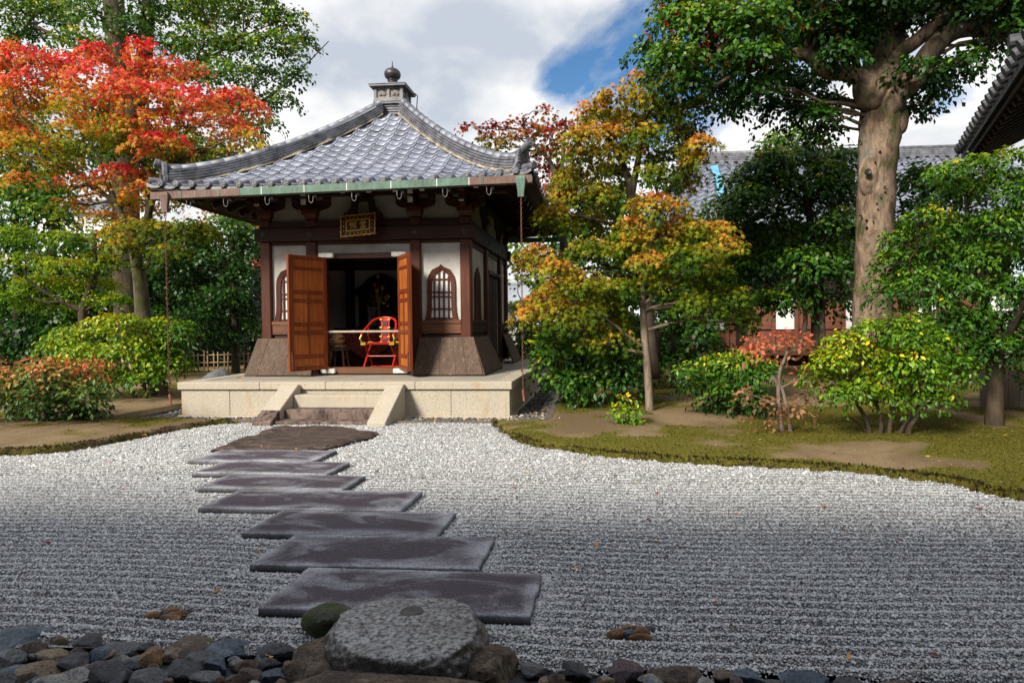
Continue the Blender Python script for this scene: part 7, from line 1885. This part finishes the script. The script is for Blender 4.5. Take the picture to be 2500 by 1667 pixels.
for k in range(3):
    c = fb.lerp(fa, .42) + Vector((0, 0, .5 + k * .24)) + inn * (.15 + k * .5); MB().tube([c - inn * .15, c + inn * .5], .10, 12).build('corner_roll', M_TILESHADED, vr)
# plank screen at far right
ps = thing('plank_screen', 'pale grey plank screen behind the dark trunk', 'fence', P(2310, 925, 11.6))
x = P(2252, 900, 11.6).x
for k in range(7):
    w = random.uniform(.14, .2); MB().box(x, x + w - .006, 11.6, 11.63, .03, P(2300, 852, 11.6).z).build('plank', M_GREYFENCE, ps); x += w
# white house and tiled shed on the left
wh = thing('white_house', 'distant white house with slate roof and mesh screen at the left', 'building', P(170, 520, 40))
p0, p1 = P(95, 600, 40), P(255, 486, 40)
MB().box(p0.x, p1.x, 40, 46, 0, p1.z).build('wall', M_FARWHITE, wh)
a, b = P(120, 486, 39.6), P(262, 470, 39.6)
MB().add([a + Vector((-.5, 0, 0)), b + Vector((.3, 0, -.45)), b + Vector((.3, 3, .9)), a + Vector((-.5, 3, 1.35))], [(0, 1, 2, 3)]).build('roof', M_SLATE, wh)
w0, w1 = P(176, 528, 39.95), P(188, 512, 39.95)
wd = MB().box(w0.x, w1.x, 39.93, 39.99, w0.z, w1.z).build('window', M_GLASSD, wh)
MB().box((w0.x + w1.x) / 2 - .02, (w0.x + w1.x) / 2 + .02, 39.90, 39.925, w0.z, w1.z).build('mullion', M_FARWHITE, wd)
n0, n1 = P(88, 482, 43.5), P(210, 425, 43.5)
ms = MB()
for k in range(11): ms.box(n0.x + (n1.x - n0.x) * k / 10 - .02, n0.x + (n1.x - n0.x) * k / 10 + .02, 43.4, 43.44, n0.z - .4, n1.z)
for k in range(8): ms.box(n0.x, n1.x, 43.4, 43.44, n0.z + (n1.z - n0.z) * k / 7 - .02, n0.z + (n1.z - n0.z) * k / 7 + .02)
ms.build('mesh_screen', M_NET, wh)
MB().box(n0.x + .3, n1.x - .2, 45, 48, 0, n1.z - .6).build('rear_block', M_FARWHITE, wh)
sh = thing('tiled_shed', 'grey tiled shed roof glimpsed behind the mossy maple trunk', 'building', P(280, 720, 24))
a, b, c, d = P(225, 610, 25), P(318, 615, 25), P(330, 684, 23), P(215, 680, 23)
mb = MB(); wavy_roof(mb, a, b, c, d, 9, 7, .03); mb.build('roof', M_TILE, sh, fix=False)
MB().box(d.x + .2, c.x - .2, 23.4, 26, 0, d.z).build('wall', M_DARK, sh)
cp = thing('copper_house', 'small house with pale copper roof behind the hall corner', 'building', P(1190, 760, 27))
a, b, c, d = P(1120, 652, 28), P(1226, 655, 28), P(1212, 690, 26), P(1100, 690, 26)
MB().add([a, b, c, d, a + Vector((0, 0, -.1)), b + Vector((0, 0, -.1)), c + Vector((0, 0, -.1)), d + Vector((0, 0, -.1))], [(0, 1, 2, 3), (7, 6, 5, 4), (0, 4, 5, 1), (1, 5, 6, 2), (2, 6, 7, 3), (3, 7, 4, 0)]).build('roof', M_NET, cp)
MB().tube([a + Vector((0, 0, .06)), P(1195, 652, 28) + Vector((0, 0, .06))], .12, 8).build('ridge', M_FARWHITE, cp)
MB().box(d.x + .5, c.x - .4, 26.6, 29, 0, d.z).build('wall', M_PLASTER, cp)
# hedge of far trees closing the horizon
def hedge(name, label, x0, x1, y, h, n, seed, tone):
    rg = np.random.default_rng(seed)
    pads = [(Vector((rg.uniform(x0, x1), y + rg.uniform(-1.5, 1.5), rg.uniform(.2, h))), (rg.uniform(1, 1.8), 1.0, rg.uniform(.6, 1.1)), tone + rg.uniform(-.08, .12)) for _ in range(n)]
    (V, Fa, C), _ = foliage(pads, 'small', .36, 1.3, 'ever', rg=rg)
    tag(link(name, np_mesh(name, V, Fa, M_GLOSS, C)), label, 'hedge', None, 'stuff')
hedge('far_wood', 'dark far off wood closing the view on the left', -36, -8, 31, 4.4, 80, 91, .32)
hedge('far_wood', 'dark far off wood closing the view on the right', -6, 22, 31, 4.0, 60, 92, .22)
# ------------------------------------------------------------------ tall main hall behind the viewer, whose roof shades the near gravel
vh = thing('main_hall', 'tall tiled main hall standing behind the viewer', 'building', (0, -9, 0))
EV, EZ, RZ_ = VHALL_Y, 5.0, VHALL_Z
MB().box(-21, 15, EV + 3.1, .2, .3, .4).build('veranda_floor', M_BEAM, vh)
def roof_slab(y0, z0, y1, z1):
    MB().add([(-22, y0, z0), (16, y0, z0), (16, y1, z1), (-22, y1, z1), (-22, y0, z0 - .2), (16, y0, z0 - .2), (16, y1, z1 - .2), (-22, y1, z1 - .2)], [(0, 1, 2, 3), (7, 6, 5, 4), (0, 4, 5, 1), (1, 5, 6, 2), (2, 6, 7, 3), (3, 7, 4, 0)]).build('roof', M_DARK, vh)
roof_slab(.8, 4.0, EV, RZ_); roof_slab(EV - 6.0, 3.4, EV, RZ_ - .004)
MB().box(-21, 15, EV + 2.9, EV + 3.1, 0, 5.0).build('wall', M_DARK, vh)
for k in range(9): MB().box(-20 + k * 4.2 - .12, -20 + k * 4.2 + .12, -.9, -.68, 0, 4.2).build('post', M_COLUMN, vh)
